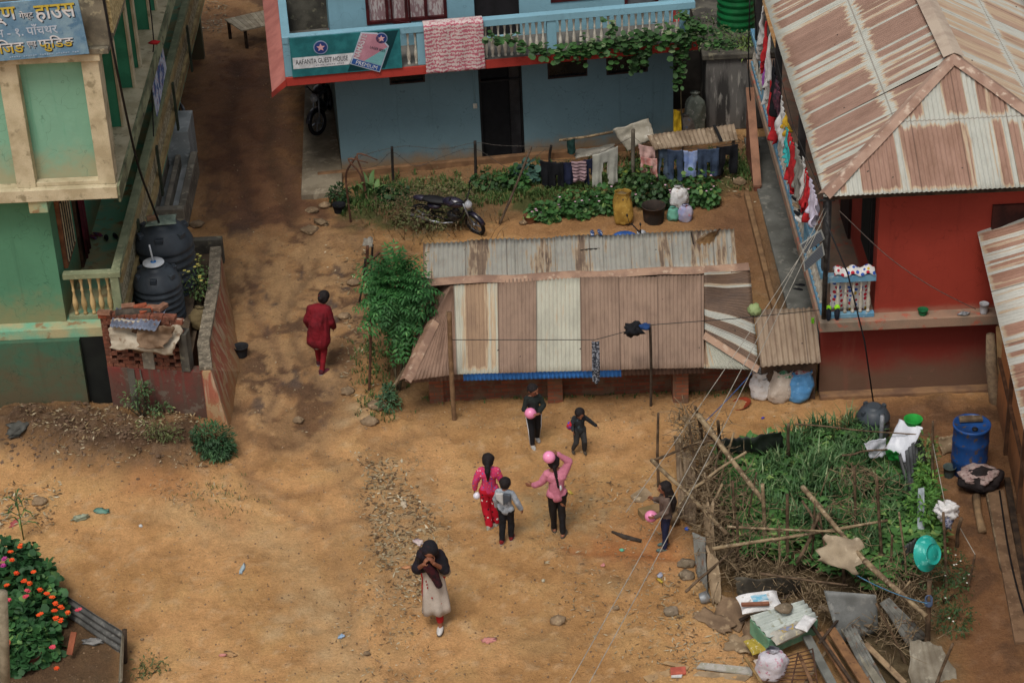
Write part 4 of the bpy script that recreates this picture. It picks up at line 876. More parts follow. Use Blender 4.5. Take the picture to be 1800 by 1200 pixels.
def shrub(name, label, base, blobs_, n, size, m, cat='shrub', W=.45, rnd=False, group=None, flowers=None, stems=4, seed=1, shell=.45):
    base = Vector(base); t = thing(name, label, cat, tuple(base), group)
    mb = MB()
    for i, (dx, dy, dz, rx, ry, rz) in enumerate(blobs_): crown(mb, base+V(dx, dy, dz), (rx, ry, rz), int(n/len(blobs_)), size, W, rnd, shell, seed+i*13)
    mb.build('foliage', m, t)
    mb = MB(); stemset(mb, base-V(0, 0, .05), base+V(blobs_[0][0], blobs_[0][1], blobs_[0][2]), stems, blobs_[0][3]*.7, .012, seed); mb.build('stems', STEM, t)
    if flowers:
        fm, fn, fs = flowers; rr = random.Random(seed+5)
        for k in range(fn):
            b = blobs_[k % len(blobs_)]; v = Vector((rr.uniform(-1, 1), rr.uniform(-1.2, .5), rr.uniform(.0, 1))).normalized()
            p = base+V(b[0]+v.x*b[3]*1.05, b[1]+v.y*b[4]*1.05, b[2]+v.z*b[5]*1.1)
            mb = MB()
            for j in range(6): a = j*math.pi/3; leaf(mb, p, V(math.cos(a), math.sin(a), .35), V(0, 0, 1), fs, fs*.7, .2)
            mb.build('flower', fm, t)
    return t
# feathery bush beside the shed
b0 = ga(700, 690); t = thing('feathery_bush', 'tall feathery green bush at the left end of the shed', 'bush', tuple(b0))
mb = MB(); rr = random.Random(11); cc_ = onY(700, 540, b0.y+.35)
for k in range(460):
    v = Vector((rr.gauss(0, 1), rr.gauss(-.5, 1), rr.gauss(.25, 1))).normalized(); q = rr.uniform(.3, 1)*(1+.25*noise.noise(v*2.5))
    rz_ = 1.12 if v.z < 0 else .62
    p = V(cc_.x+v.x*.5*q, cc_.y+v.y*.45*q, cc_.z+.30+v.z*rz_*q)
    if p.z < cc_.z-.1: p.x = cc_.x+(p.x-cc_.x)*.72+.03
    frond(mb, p-v*.1, v+V(0, -.2, -.15), rr.uniform(.26, .42), k, 5, .17)
mb.build('foliage', GREEN_F, t)
mb = MB(); stemset(mb, b0-V(0, 0, .05), cc_+V(0, 0, .2), 6, .28, .016, 3); mb.build('stems', STEM, t)
shrub('bush', 'small grey green bush at the foot of the shed corner', ga(683, 722), [(0, 0, .12, .2, .16, .14), (.03, .05, .3, .1, .1, .1)], 420, .09, leafmat('3f5f3f', '557a4f', '6f8a5f'), 'bush', .3, seed=5)
shrub('bush', 'round green bush below the red retaining wall', ga(375, 800), [(0, 0, .2, .33, .26, .26), (.12, -.1, .05, .25, .2, .16)], 2100, .085, leafmat('2f4f2f', '47703f', '63875a'), 'bush', .28, seed=15)
shrub('weed', 'sparse leafy weed in front of the red plaster wall', ga(255, 748), [(-.1, 0, .3, .28, .15, .2), (.25, 0, .12, .22, .15, .12), (.05, 0, .52, .14, .1, .1)], 360, .08, leafmat('46603a', '62794a', '8a8f5a'), 'weed', .35, seed=25, stems=7, shell=.1)
shrub('weed', 'thin brownish weed on the dark soil heap', ga(280, 800), [(0, 0, .22, .3, .2, .2), (.2, 0, .1, .25, .2, .1)], 300, .07, OLIVE, 'weed', .35, seed=27, stems=9, shell=.1)
shrub('tree_leaf_branch', 'green leafy cutting lying on the left end of the shed roof', at(772, 552, 1.25), [(0, 0, .03, .22, .12, .09)], 240, .08, leafmat('3d5a33', '4f6d3f'), 'branch', .3, seed=29, stems=3)
# dry straw litter on the shed roof end
mb = MB(); rr = random.Random(31)
for k in range(260):
    p = at(rr.gauss(775, 18), rr.gauss(520, 13), 1.42); a = rr.uniform(0, 3.14); L = rr.uniform(.05, .2); mb.beam(p, p+V(math.cos(a)*L, math.sin(a)*L, rr.uniform(-.02, .05)), .008, .006)
mb.build('straw', mat('8f7a5c', '5d4a37', 9), None, 'dry sticks and straw lying on the shed roof corner', 'straw', kind='stuff', base=(0, 0, 0))
# ---- creeper on the blue balcony
t = thing('creeper', 'leafy pumpkin creeper trailing along the blue balcony rail', 'creeper', tuple(bh(4.3, FB, 2.7)))
mb = MB(); rr = random.Random(41)
path = [(860, 62), (895, 68), (930, 82), (965, 88), (1000, 90), (1035, 82), (1075, 76), (1115, 72), (1150, 66), (1190, 60), (1225, 55)]
dens = [.7, .8, .7, 1.3, 1.7, 1.8, 2.2, 2.2, 2, 1.7, 1.5]; sprd = [9, 9, 10, 15, 17, 20, 24, 24, 22, 20, 18]
for i in range(len(path)-1):
    for k in range(int(44*dens[i])):
        f_ = rr.random(); x = path[i][0]*(1-f_)+path[i+1][0]*f_; y = path[i][1]*(1-f_)+path[i+1][1]*f_
        x += rr.gauss(0, 8); y += rr.gauss(0, sprd[i]*.5); a, z = pb(x, y, FB+.08); p = bh(a, FB+rr.uniform(.0, .25), z)
        rleaf(mb, p, V(rr.gauss(0, .6), -1, rr.gauss(.1, .5)), V(0, -.3, 1), rr.uniform(.035, .075))
for (x0, y0, x1, y1, n_) in ((1118, 90, 1112, 122, 40), (1140, 80, 1128, 115, 40), (1195, 75, 1192, 150, 70), (1210, 60, 1200, 100, 50), (1070, 28, 1082, 62, 22), (1033, 75, 1030, 100, 25), (1215, 40, 1262, 60, 60), (1235, 70, 1290, 78, 60), (1200, 20, 1225, 50, 50)):
    for k in range(n_):
        f_ = rr.random(); a, z = pb(x0+(x1-x0)*f_+rr.gauss(0, 5), y0+(y1-y0)*f_+rr.gauss(0, 4), FB+.08); p = bh(a, FB+rr.uniform(0, .15), z); rleaf(mb, p, V(rr.gauss(0, .6), -1, rr.gauss(0, .5)), V(0, -.3, 1), rr.uniform(.03, .065))
mb.build('foliage', GREEN_V, t)
mb = MB(); mb.tube(catmull([bh(pb(x, y, FB+.05)[0], FB+.06, pb(x, y, FB+.05)[1]) for x, y in path], 4), .012, 5); mb.tube([bh(pb(1200, 70, FB)[0], FB+.05, 2.6), bh(pb(1196, 150, FB)[0], FB+.05, 1.6), bh(pb(1196, 150, FB)[0]+.1, FB-.2, 0)], .012, 5); mb.build('stem', STEM, t)
# ---- flower bed in front of the guest house
PINKF = mat('d9b5c4', 'c79aae', 20); YELF = mat('c9b23a', 'b39a2c', 20)
def gsh(px, py, w_, h_, lab, fl=True, m=GREEN_G, sz=.085, n=650, grp=None, rnd=True):
    return shrub('flowering_shrub', lab, ga(px, py), [(0, 0, h_*.55, w_, w_*.7, h_*.55), (w_*.5, -.05, h_*.3, w_*.6, w_*.5, h_*.35), (-w_*.5, .05, h_*.35, w_*.6, w_*.5, h_*.4)], n, sz, m, 'shrub', .6, rnd, grp, (PINKF, 9, .03) if fl else None, 4, px % 97)
gsh(1010, 378, .38, .5, 'pink flowered shrub left of the yellow sack')
gsh(1060, 372, .36, .52, 'pink flowered shrub just behind the yellow sack')
gsh(1150, 362, .42, .6, 'tall shrub growing from the dark barrel', m=GREEN_D)
gsh(1228, 360, .36, .62, 'pink flowered shrub right of the white bags', m=GREEN_G)
gsh(955, 385, .27, .32, 'low shrub beside the clay flower pot')
gsh(930, 315, .32, .35, 'grey leaved cabbage plant under the dark hanging clothes', False, leafmat('34544a', '4a6a5c'), .12, 240)
gsh(905, 330, .25, .4, 'leafy plant by the leaning fence stick', False, GREEN_G, .1, 260)
gsh(1120, 325, .32, .5, 'yellow speckled shrub under the washing line', False, leafmat('3c5a2c', '55753a', '9a9a3a'), .08, 500)
gsh(780, 345, .55, .35, 'brownish green shrub behind the parked motorcycle', False, OLIVE, .07, 420, rnd=False)
gsh(742, 398, .5, .42, 'scruffy dry weed in front of the motorcycle tail', False, OLIVE, .065, 700, rnd=False)
gsh(793, 392, .3, .35, 'grey green weed before the motorcycle engine', False, leafmat('56663c', '6f7c4e', '8a7e56'), .06, 420, rnd=False)
gsh(860, 330, .35, .3, 'low shrub at the right of the parked motorcycle', False, GREEN_D, .08, 300)
gsh(690, 350, .35, .3, 'dark shrub with tiny red flowers by barbed wire', False, GREEN_D, .08, 420)
# banana-like broad leaved plant
t = thing('broad_leaved_plant', 'light green broad leaved plant at the left end of the flower bed', 'plant', tuple(ga(645, 352)))
b0 = ga(645, 352); mb = MB(); rr = random.Random(5)
for k in range(11):
    a = rr.uniform(0, 6.28); L = rr.uniform(.35, .62); p0 = b0+V(rr.uniform(-.2, .2), rr.uniform(-.12, .12), .05)
    pts = [p0+V(math.cos(a), math.sin(a), 0)*L*.55*f_**1.6+V(0, 0, L*1.2*f_-.5*L*f_**3) for f_ in [i/6 for i in range(7)]]
    s_ = V(-math.sin(a), math.cos(a), 0); vs = []
    for i, q in enumerate(pts): wv = .055*math.sin(math.pi*min(1, (i+.5)/6.4)); vs += [q+s_*wv+V(0, 0, .015), q, q-s_*wv+V(0, 0, .015)]
    mb.add(vs, [(3*i+j, 3*i+j+1, 3*i+4+j, 3*i+3+j) for i in range(6) for j in (0, 1)], smooth=True)
mb.build('foliage', leafmat('5f8048', '7d9a58'), t)
mb = MB()
for e in ((-.3, 0, .95), (-.12, .1, 1.0)): mb.tube(catmull([b0, b0+V(e[0]*.3, 0, .6), b0+V(*e), b0+V(e[0]-.02+.4, e[1], .85)], 4), [.02]*10+[.012]*3, 5)
mb.build('dry_stalk', mat('6b4a38', '54392c', 6), t)
# dry twigs over the motorcycle
mb = MB(); rr = random.Random(77)
for k in range(360):
    p = ga(rr.gauss(758, 48), rr.gauss(384, 20)); a = rr.uniform(0, 6.28); L = rr.uniform(.15, .55)
    mb.tube([p, p+V(math.cos(a)*L*.3, math.sin(a)*L*.3, L*.6), p+V(math.cos(a+.6)*L*.6, math.sin(a+.6)*L*.5, L*.85)], [.006, .004, .002], 4)
for k in range(2600):
    p = ga(rr.gauss(755, 50), rr.gauss(386, 20)); p.z += rr.uniform(.02, .55); leaf(mb, p, rv(), V(0, 0, 1), rr.uniform(.03, .07), .02)
mb.build('brushwood', leafmat('6b5a42', '7f7050', '5a6238'), None, 'tangle of dry twigs around the parked motorcycle', 'brushwood', kind='stuff', base=(0, 0, 0))
# grass tufts and low weeds of the bed
mb = MB()
def tuft(p, n, L, w_=.01, rr=rr):
    for k in range(n):
        a = rr.uniform(0, 6.28); l = L*rr.uniform(.5, 1.2); q = p+V(rr.uniform(-.06, .06), rr.uniform(-.06, .06), 0); d = V(math.cos(a)*.35, math.sin(a)*.35, 1)
        s_ = V(-math.sin(a), math.cos(a), 0)*w_; m_ = q+d*l*.6; e = q+d*l*.9+V(math.cos(a), math.sin(a), -.2)*l*.35
        mb.add([q-s_, q+s_, m_+s_*.8, m_-s_*.8, e], [(0, 1, 2, 3), (3, 2, 4)])
for k in range(2200):
    x = rr.uniform(600, 1330); y = 352-(x-610)*.075+rr.gauss(0, 15)
    if noise.noise(Vector((x*.02, y*.05, 1))) > -.25: tuft(ga(x, y), 6, .13)
for k in range(160): x = rr.uniform(745, 1440); tuft(ga(x, 704-(x-745)*.03+rr.gauss(0, 4)), 4, .06)
for k in range(60): tuft(ga(rr.gauss(385, 30), rr.gauss(880, 22)), 3, .05, .006)
for k in range(120): tuft(ga(rr.gauss(660, 18), rr.uniform(600, 745)), 5, .1)
mb.build('grass', leafmat('3f5a2a', '57703a', '7d7a4a'), None, 'short grass and weeds along the bed and walls', 'grass', kind='stuff', base=(0, 0, 0))
# ---------------------------------------------------------------- vegetable garden
mb = MB(); rr = random.Random(8)
def inpx(x, y, poly):
    r = False
    for i in range(len(poly)):
        x1, y1 = poly[i]; x2, y2 = poly[(i+1) % len(poly)]
        if (y1 > y) != (y2 > y) and x < (x2-x1)*(y-y1)/(y2-y1)+x1: r = not r
    return r
GPX = [(1345, 790), (1440, 765), (1500, 760), (1560, 790), (1600, 810), (1600, 880), (1560, 960), (1520, 1000), (1380, 960), (1320, 900)]
cnt = 0
while cnt < 1050:
    x = rr.uniform(1300, 1620); y = rr.uniform(750, 1010)
    if not inpx(x, y, GPX): continue
    if noise.noise(Vector((x*.03, y*.045, 7))) < -.22: cnt += .5; continue
    cnt += 1; p = ga(x, y)
    for k in range(5):
        a = rr.uniform(0, 6.28); L = rr.uniform(.22, .5)*(1.0+.8*noise.noise(Vector((x*.02, y*.03, 4)))); o = V(math.cos(a), math.sin(a), 0); s_ = V(-math.sin(a), math.cos(a), 0)*.011
        q = p+V(rr.uniform(-.04, .04), rr.uniform(-.04, .04), 0); m_ = q+o*L*.14+V(0, 0, L*.8); e = q+o*L*.42+V(0, 0, L*rr.uniform(.75, 1.2))
        mb.add([q-s_, q+s_, m_+s_, m_-s_, e], [(0, 1, 2, 3), (3, 2, 4)])
mb.build('onion_patch', GREEN_N, None, 'dense blue green onion leaves filling the fenced garden', 'onion patch', kind='stuff', base=(0, 0, 0))
mb = MB(); cnt = 0
GP2 = [(1265, 810), (1345, 790), (1330, 880), (1400, 960), (1540, 990), (1620, 880), (1650, 870), (1655, 990), (1560, 1050), (1440, 1010), (1320, 1000), (1270, 900)]
while cnt < 520:
    x = rr.uniform(1255, 1660); y = rr.uniform(780, 1060)
    if not inpx(x, y, GP2) and not (inpx(x, y, GPX) and noise.noise(Vector((x*.03, y*.045, 7))) < .05): continue
    cnt += 1; p = ga(x, y)
    for k in range(12):
        a = rr.uniform(0, 6.28); L = rr.uniform(.08, .2); o = V(math.cos(a), math.sin(a), rr.uniform(.2, .9)); q = p+V(rr.uniform(-.08, .08), rr.uniform(-.08, .08), rr.uniform(.05, .28)); leaf(mb, q, o, V(0, 0, 1), L, L*.6, .5)
mb.build('mustard_greens', leafmat('3f6632', '5a8542', '86a058'), None, 'broad leaved mustard greens round the edge of the garden', 'vegetable bed', kind='stuff', base=(0, 0, 0))
shrub('bush', 'dark weedy bush at the back corner of the garden', ga(1490, 778), [(0, 0, .2, .28, .25, .3), (-.2, 0, .1, .2, .2, .18)], 900, .06, leafmat('2f4426', '44602f', '6a7a3a'), 'bush', .3, seed=61)
shrub('bush', 'light green leafy bush between garden and brown alley', ga(1625, 905), [(0, 0, .35, .2, .3, .35), (-.15, -.5, .4, .25, .3, .3), (.05, .5, .3, .12, .2, .2)], 1100, .1, leafmat('45702f', '5f8c3a', '7fa04a'), 'bush', .4, seed=62)
shrub('bush', 'straggly dark green plants at the alley edge near the tall stakes', ga(1660, 1060), [(0, 0, .25, .35, .5, .3), (.2, .5, .2, .3, .35, .2), (0, -.6, .15, .35, .3, .15)], 1300, .06, leafmat('2c4424', '3f5c2f', '56703c'), 'bush', .35, seed=63, flowers=(mat('d8d8cc', 'c4c4b8', 20), 14, .018))
shrub('bush', 'climbing weed on the post beside the blue barrel', ga(1625, 850), [(0, 0, .55, .18, .15, .3)], 300, .08, leafmat('4a6a35', '6a8a45', '8a9a5a'), 'bush', .4, seed=64)
# ---- poles and sticks of the fence : (x0,y0,z0, x1,y1,z1, radius, label)
SG = 'poles and sticks of the garden fence'
poles = [
 (1158, 858, 0, 1157, 726, 1.55, .024, 'thin dark stake standing behind the girl in brown'),
 (1226, 728, 1.55, 1342, 880, .9, .042, 'thick pale bamboo pole slanting from the fence corner into the garden'),
 (1411, 856, 1.0, 1520, 985, .9, .038, 'pale bamboo pole slanting down to the torn tin sheet'),
 (1520, 985, .9, 1628, 1082, .75, .042, 'thick bamboo pole from the torn sheet to the tall stake'),
 (1252, 964, .75, 1560, 914, .8, .026, 'long pale rail across the front of the garden'),
 (1145, 808, .95, 1278, 938, .8, .03, 'grey slanting pole beside the girl in brown'),
 (1335, 1007, .7, 1490, 1028, .6, .018, 'thin crooked rail below the garden greens'),
 (1278, 925, .85, 1480, 934, .85, .02, 'thin rail just behind the long pale rail'),
 (1150, 808, .8, 1260, 765, 1.3, .02, 'dark stick crossing the top of the thin stake'),
 (1215, 860, .9, 1312, 794, 1.3, .024, 'pale stick crossing the slanting bamboo'),
 (1225, 780, 1.2, 1265, 775, 1.3, .02, 'short stub tied at the fence corner'),
 (1236, 780, .6, 1222, 715, 1.6, .03, 'dark crooked branch standing at the fence corner'),
 (1268, 810, .2, 1262, 740, 1.45, .03, 'reddish post at the fence corner'),
 (1255, 800, 1.0, 1180, 905, .5, .022, 'pale branch leaning on the planks'),
 (1345, 960, .1, 1340, 850, .95, .034, 'dark upright stake under the thick bamboo pole'),
 (1384, 1000, .0, 1384, 868, 1.0, .028, 'upright stake in the middle of the front fence'),
 (1290, 960, .0, 1288, 845, .9, .026, 'brown stake near the mossy left fence'),
 (1297, 1010, .0, 1296, 915, .75, .026, 'dark short stake left of the rail'),
 (1371, 1020, .0, 1370, 925, .75, .018, 'thin stake under the pale rail'),
 (1505, 950, .0, 1502, 820, 1.05, .024, 'stake wrapped in dry vines'),
 (1552, 1000, .0, 1541, 836, 1.35, .024, 'tall thin brown stake right of the vines'),
 (1561, 1010, .1, 1568, 940, .7, .02, 'short stake beside the tall thin one'),
 (1484, 1035, .0, 1484, 952, .75, .024, 'dark stake in front of the torn tin sheet'),
 (1628, 1140, .0, 1634, 1020, 1.15, .04, 'splintered brown stake with blue string'),
 (1665, 1040, .0, 1658, 900, 1.2, .024, 'upright stick below the hanging bag'),
 (1680, 960, .0, 1690, 910, .8, .03, 'dark crooked stick by the alley'),
 (1642, 880, .0, 1640, 740, 1.6, .022, 'slim black post between garden and barrel'),
 (1385, 800, .3, 1386, 745, 1.0, .028, 'round topped stake at the back of the garden'),
 (1698, 1040, .0, 1714, 975, .8, .018, 'thin leaning stick in the alley'),
 (1410, 880, .8, 1450, 945, .6, .02, 'forked dry branch in the greens'),
 (1440, 905, .9, 1400, 990, .3, .032, 'curved dark branch in the front fence'),
 (1240, 760, 1.3, 1290, 800, 1.0, .014, 'thin twig at the fence corner'),
 (1205, 1040, .2, 1290, 965, .6, .02, 'dark stick lying against the cardboard'),
 (1480, 800, .8, 1560, 790, .8, .016, 'thin rail at the back of the garden'),
 (1398, 745, .8, 1640, 765, .9, .012, 'thin back rail near the black tank'),
 (1270, 850, .85, 1225, 935, .4, .02, 'bent pale branch by the cardboard'),
 (1255, 840, 1.0, 1262, 800, 1.1, .02, 'rusty bracket post at the corner'),
 (1640, 1200, .1, 1675, 1130, .5, .024, 'broken stake at the bottom right edge'),
 (1575, 1030, .2, 1540, 1130, .1, .016, 'dry bent stalk in the bottom thicket'),
 (1212, 900, .1, 1195, 770, 1.1, .018, 'grey leaning stick against the dented fence sheet'),
 (1205, 850, .6, 1262, 890, .7, .016, 'short pale twig across the left fence'),
 (1232, 905, .1, 1212, 745, 1.2, .02, 'dark thin branch on the far left fence'),
 (1248, 900, .1, 1290, 760, 1.0, .018, 'pale thin branch slanting over the left fence'),
 (1270, 940, .1, 1238, 830, 1.0, .02, 'grey broken pole end in the left tangle'),
 (1310, 930, .1, 1330, 830, .8, .016, 'dark thin stick among the mustard greens'),
 (1425, 990, .1, 1432, 880, .8, .016, 'thin upright twig right of the middle stake'),
 (1460, 1000, .1, 1440, 900, .7, .018, 'slanting dark twig behind the torn sheet'),
 (1598, 1020, .1, 1580, 900, .9, .018, 'grey thin stake left of the turquoise basin'),
 (1530, 1100, .1, 1600, 1020, .6, .016, 'pale dry stick over the bottom thicket'),
 (1600, 1160, .1, 1540, 1060, .6, .018, 'dark stick lying over the slanting sheet'),
]
for i, (x0, y0, z0, x1, y1, z1, r, lb) in enumerate(poles):
    a = at(x0, y0, z0); b = at(x1, y1, z1)
    if z0 < .15 and z1 > .4: b = onY(x1, y1, a.y+rr.uniform(-.05, .05)); a.z = -.1
    mid = a.lerp(b, .5)+rv(.02 if r < .03 else .03); q1 = a.lerp(b, .25)+rv(.012); mb = MB()
    mb.tube(catmull([a, q1, mid, b], 4), [r*1.1*(1-.25*k/12)*(1+.08*rr.random()) for k in range(13)], 7)
    mb.build('pole', STICK if 'pale' in lb or 'bamboo' in lb or 'grey' in lb else mat('6a5642', '463829', 7, bump=.003), None, lb, 'pole', SG)
# thicket of small dead sticks woven in the fence
mb = MB()
for cx, cy, sx, sy, n_, z_ in ((1240, 790, 28, 45, 60, .6), (1340, 930, 60, 40, 70, .4), (1480, 900, 50, 60, 70, .5), (1570, 1080, 50, 50, 110, .3), (1590, 1000, 50, 40, 60, .4), (1380, 1010, 70, 25, 60, .3), (1260, 880, 25, 70, 60, .4), (1500, 830, 30, 20, 25, .7), (1550, 850, 25, 30, 20, .6), (1420, 1060, 60, 20, 60, .3), (1215, 770, 16, 40, 50, .9), (1232, 850, 16, 50, 55, .8), (1250, 920, 18, 45, 50, .6), (1300, 870, 25, 40, 40, .6), (1290, 990, 35, 30, 50, .3), (1210, 740, 20, 15, 30, 1.2)):
    for k in range(int(n_*2.3)):
        p = at(rr.gauss(cx, sx*.62), rr.gauss(cy, sy*.62), rr.uniform(.02, z_*1.6)); d = V(rr.gauss(0, 1), rr.gauss(0, 1), rr.gauss(0, .7)).normalized(); L = rr.uniform(.12, .5)
        mb.tube([p, p+d*L*.5+rv(.05), p+d*L+rv(.08)], [.008, .006, .003], 4)
mb.build('brushwood', mat('8d7a5e', '5a4936', 9), None, 'dead sticks and dry vines woven through the garden fence', 'brushwood', kind='stuff', base=(0, 0, 0))
# ---- sheets, planks and boards of the fence
def sheetq(name, pts, m, label, cat, group=None, amp=0, pitch=.08, th=.004, sag=.03, seed=0, ragged=0, nv=8):
    """pts = bottom-left, bottom-right, top-left, top-right as (px,py,z); waves run from bottom to top"""
    a, b, c, d = [at(*p) for p in pts]; mb = MB(); Lu = (b-a).length; nw = max(1, round(Lu/pitch)); nu = nw*6 if amp else 14; nn = (b-a).cross(c-a).normalized()
    def fn(u, v):
        rg = 1+ragged*noise.noise(Vector((u*4, seed, 1)))
        v2 = .5+(v-.5)*rg; u2 = .5+(u-.5)*(1+ragged*noise.noise(Vector((v*4, 3, seed)))); p = a.lerp(b, u2).lerp(c.lerp(d, u2), v2)
        return p+nn*(amp*math.cos(2*math.pi*u*nw)+sag*noise.noise(Vector((u*2+seed, v*2, seed))))
    mb.grid(fn, nu, nv, lambda u, v: (u*Lu, v*(c-a).length)); return mb.build(name, m, None, label, cat, group, solid=th)
CRG = mat('77766f', '56544e', 4, c3='6b4f3c', rough=.6); CRB = mat('5f4a3c', '453629', 4, c3='7f7466', rough=.7); TIN = mat('8c8579', '6f685c', 3, c3='a3998a', rough=.55); CARD = mat('9a8468', '7d6a52', 3, c3='ab977a', bump=.003); TINDK = mat('3f4240', '2e302f', 4, rough=.6)
FG = 'scrap sheets and boards of the garden fence'
sheetq('tin_sheet', [(1192, 905, .1), (1225, 930, .1), (1190, 790, .8), (1222, 800, .9)], mat('7d6b56', '5c4c3c', 4, c3='92836c', bump=.004), 'rusty dented sheet in the fence beside the girl in brown', 'scrap sheet', FG, .01, .09, seed=1)
sheetq('plank', [(1193, 850, .2), (1205, 852, .2), (1184, 765, .85), (1200, 768, .9)], WOOD_OLD, 'weathered leaning plank at the far left corner of the fence', 'plank', FG, seed=2, th=.02)
sheetq('tin_sheet', [(1225, 1010, 0), (1245, 1050, 0), (1218, 935, .6), (1240, 945, .65)], CRG, 'grey corrugated sheet below the cardboard strip', 'scrap sheet', FG, .012, .08, seed=3)
sheetq('cardboard_strip', [(1240, 985, .15), (1258, 1050, .1), (1236, 880, .85), (1256, 885, .85)], CARD, 'long pale cardboard strip hanging on the left fence', 'cardboard', FG, seed=4, ragged=.25)
sheetq('cardboard_strip', [(1250, 1055, .1), (1268, 1068, .1), (1240, 960, .6), (1265, 985, .5)], CARD, 'torn pale cardboard piece under the long strip', 'cardboard', FG, seed=14, ragged=.3)
sheetq('tin_sheet', [(1262, 800, .3), (1322, 795, .3), (1258, 772, .75), (1318, 768, .75)], TINDK, 'dark grey corrugated sheet at the back left of the garden', 'scrap sheet', FG, .014, .1, seed=5)
sheetq('tin_sheet', [(1322, 795, .3), (1380, 790, .3), (1320, 768, .75), (1372, 758, .8)], mat('353c36', '272c28', 5, rough=.5), 'black crumpled plastic sheet at the back of the garden', 'plastic sheet', FG, 0, seed=6, ragged=.3, sag=.08)
sheetq('tin_sheet', [(1300, 1055, .1), (1410, 1040, .1), (1290, 1015, .45), (1405, 1015, .45)], mat('4f4a40', '3a362f', 4, c3='5f584a'), 'dark flat sheet lying along the front of the garden', 'scrap sheet', FG, 0, seed=7, ragged=.25)
sheetq('tin_sheet', [(1435, 985, .75), (1510, 1008, .75), (1452, 938, 1.05), (1515, 950, 1.05)], mat('9a8a72', '7f705b', 3, c3='b0a088', rough=.7), 'crumpled torn tan sheet hung on the bamboo pole', 'scrap sheet', FG, 0, seed=8, ragged=.55, sag=.1, nv=12)
sheetq('tin_sheet', [(1475, 1130, .1), (1545, 1110, .1), (1448, 1037, .75), (1540, 1045, .75)], mat('6e6f6c', '5a5b58', 3, c3='7d7d78', rough=.5), 'flat grey metal panel beside the corrugated stack', 'scrap sheet', FG, 0, seed=9, sag=.015)
sheetq('tin_sheet', [(1600, 1140, .1), (1630, 1118, .1), (1545, 1060, .6), (1562, 1050, .65)], CRG, 'grey corrugated sheet slanting to the splintered stake', 'scrap sheet', FG, .016, .09, seed=10)
sheetq('tin_sheet', [(1600, 1215, 0), (1690, 1200, 0), (1598, 1120, .45), (1655, 1135, .4)], mat('7f7767', '665d4e', 3, c3='8f8878', rough=.7), 'bent grey brown sheet at the bottom edge under the splintered stake', 'scrap sheet', FG, .006, .12, seed=11, ragged=.15)
sheetq('tin_sheet', [(1600, 885, .1), (1618, 865, .1), (1590, 795, .8), (1612, 770, .8)], mat('55585a', '424446', 5, rough=.5), 'dark corrugated sheet standing below the white plastic', 'scrap sheet', FG, .014, .09, seed=12)
sheetq('tin_sheet', [(1600, 880, .1), (1640, 840, .1), (1578, 800, .6), (1618, 770, .7)], mat('4a4c4c', '3a3b3b', 5, rough=.5), 'second dark corrugated sheet just behind the white plastic', 'scrap sheet', FG, .014, .09, seed=22)
sheetq('tin_sheet', [(1580, 1010, .1), (1612, 990, .1), (1590, 960, .5), (1610, 945, .55)], TINDK, 'dark sheet scrap behind the turquoise basin', 'scrap sheet', FG, .012, .09, seed=13)
sheetq('pale_board', [(1612, 950, .2), (1625, 950, .2), (1614, 858, .8), (1625, 856, .8)], mat('9aa3a6', '7f898d', 5), 'narrow pale metal strip above the turquoise basin', 'strip', FG, seed=15)
for i, (p_, lb) in enumerate([([(1255, 1080, .02), (1300, 1110, .02), (1268, 1045, .25), (1320, 1060, .2)], 'brown cardboard flap lying against the fence foot'), ([(1215, 1085, .03), (1275, 1115, .03), (1240, 1065, .08), (1295, 1095, .12)], 'curled cardboard sheet on the ground left of the fence'), ([(1300, 1130, .02), (1340, 1120, .02), (1310, 1090, .2), (1340, 1080, .2)], 'dark brown cardboard under the green box')]):
    sheetq('cardboard', p_, mat('7f6850', '66523f', 3, c3='8f795e'), lb, 'cardboard', FG, seed=31+i, ragged=.35, sag=.08)
# ---------------------------------------------------------------- people
SKIN = mat('8a5a42', '7a4c38', 8, rough=.6); HAIR = mat('1a1616', '262020', 30, rough=.7, spec=.2, bump=.01, bscale=90, stretch=(3, 3, .6))
def capsule(mb, a, b, ra, rb=None, n=10):
    a = Vector(a); b = Vector(b); rb = ra if rb is None else rb; d = b-a
    if d.length < 1e-5: mb.blob(a, ra, 0, 0, 2); return
    d.normalize(); mb.tube([a-d*ra*.98, a-d*ra*.72, a-d*ra*.3, a, b, b+d*rb*.3, b+d*rb*.72, b+d*rb*.98], [ra*.2, ra*.7, ra*.95, ra, rb, rb*.95, rb*.7, rb*.2], n)
def fuse(mb, name, m, parent, voxel, label=None, smooth=4, folds=0):
    """union all the overlapping pieces into one continuous skin"""
    o = mb.build('tmp', None, parent); r = o.modifiers.new('r', 'REMESH'); r.mode = 'VOXEL'; r.voxel_size = voxel
    s = o.modifiers.new('s', 'SMOOTH'); s.iterations = smooth; s.factor = .5
    bpy.context.view_layer.update(); me = bpy.data.meshes.new_from_object(o.evaluated_get(bpy.context.evaluated_depsgraph_get()))
    me.name = name; bpy.data.objects.remove(o)
    if folds:
        nv = len(me.vertices); co = np.zeros(nv*3, np.float32); me.vertices.foreach_get('co', co); co = co.reshape(-1, 3); nr = np.array([tuple(v.vector) for v in me.vertex_normals])
        k = (fbm(co[:, 0]+co[:, 2]*.35+7, co[:, 1]*1.0+co[:, 2]*.6+folds*900, 11, 3, 5)-.5)*2.4
        me.vertices.foreach_set('co', (co+nr*(folds*k)[:, None]).astype(np.float32).ravel()); me.update()
    me.materials.clear(); me.materials.append(m); me.polygons.foreach_set('use_smooth', [True]*len(me.polygons))
    q = bpy.data.objects.new(name, me); COL.objects.link(q); q.parent = parent; RM[q] = RM[parent]; tag(q, label); return q
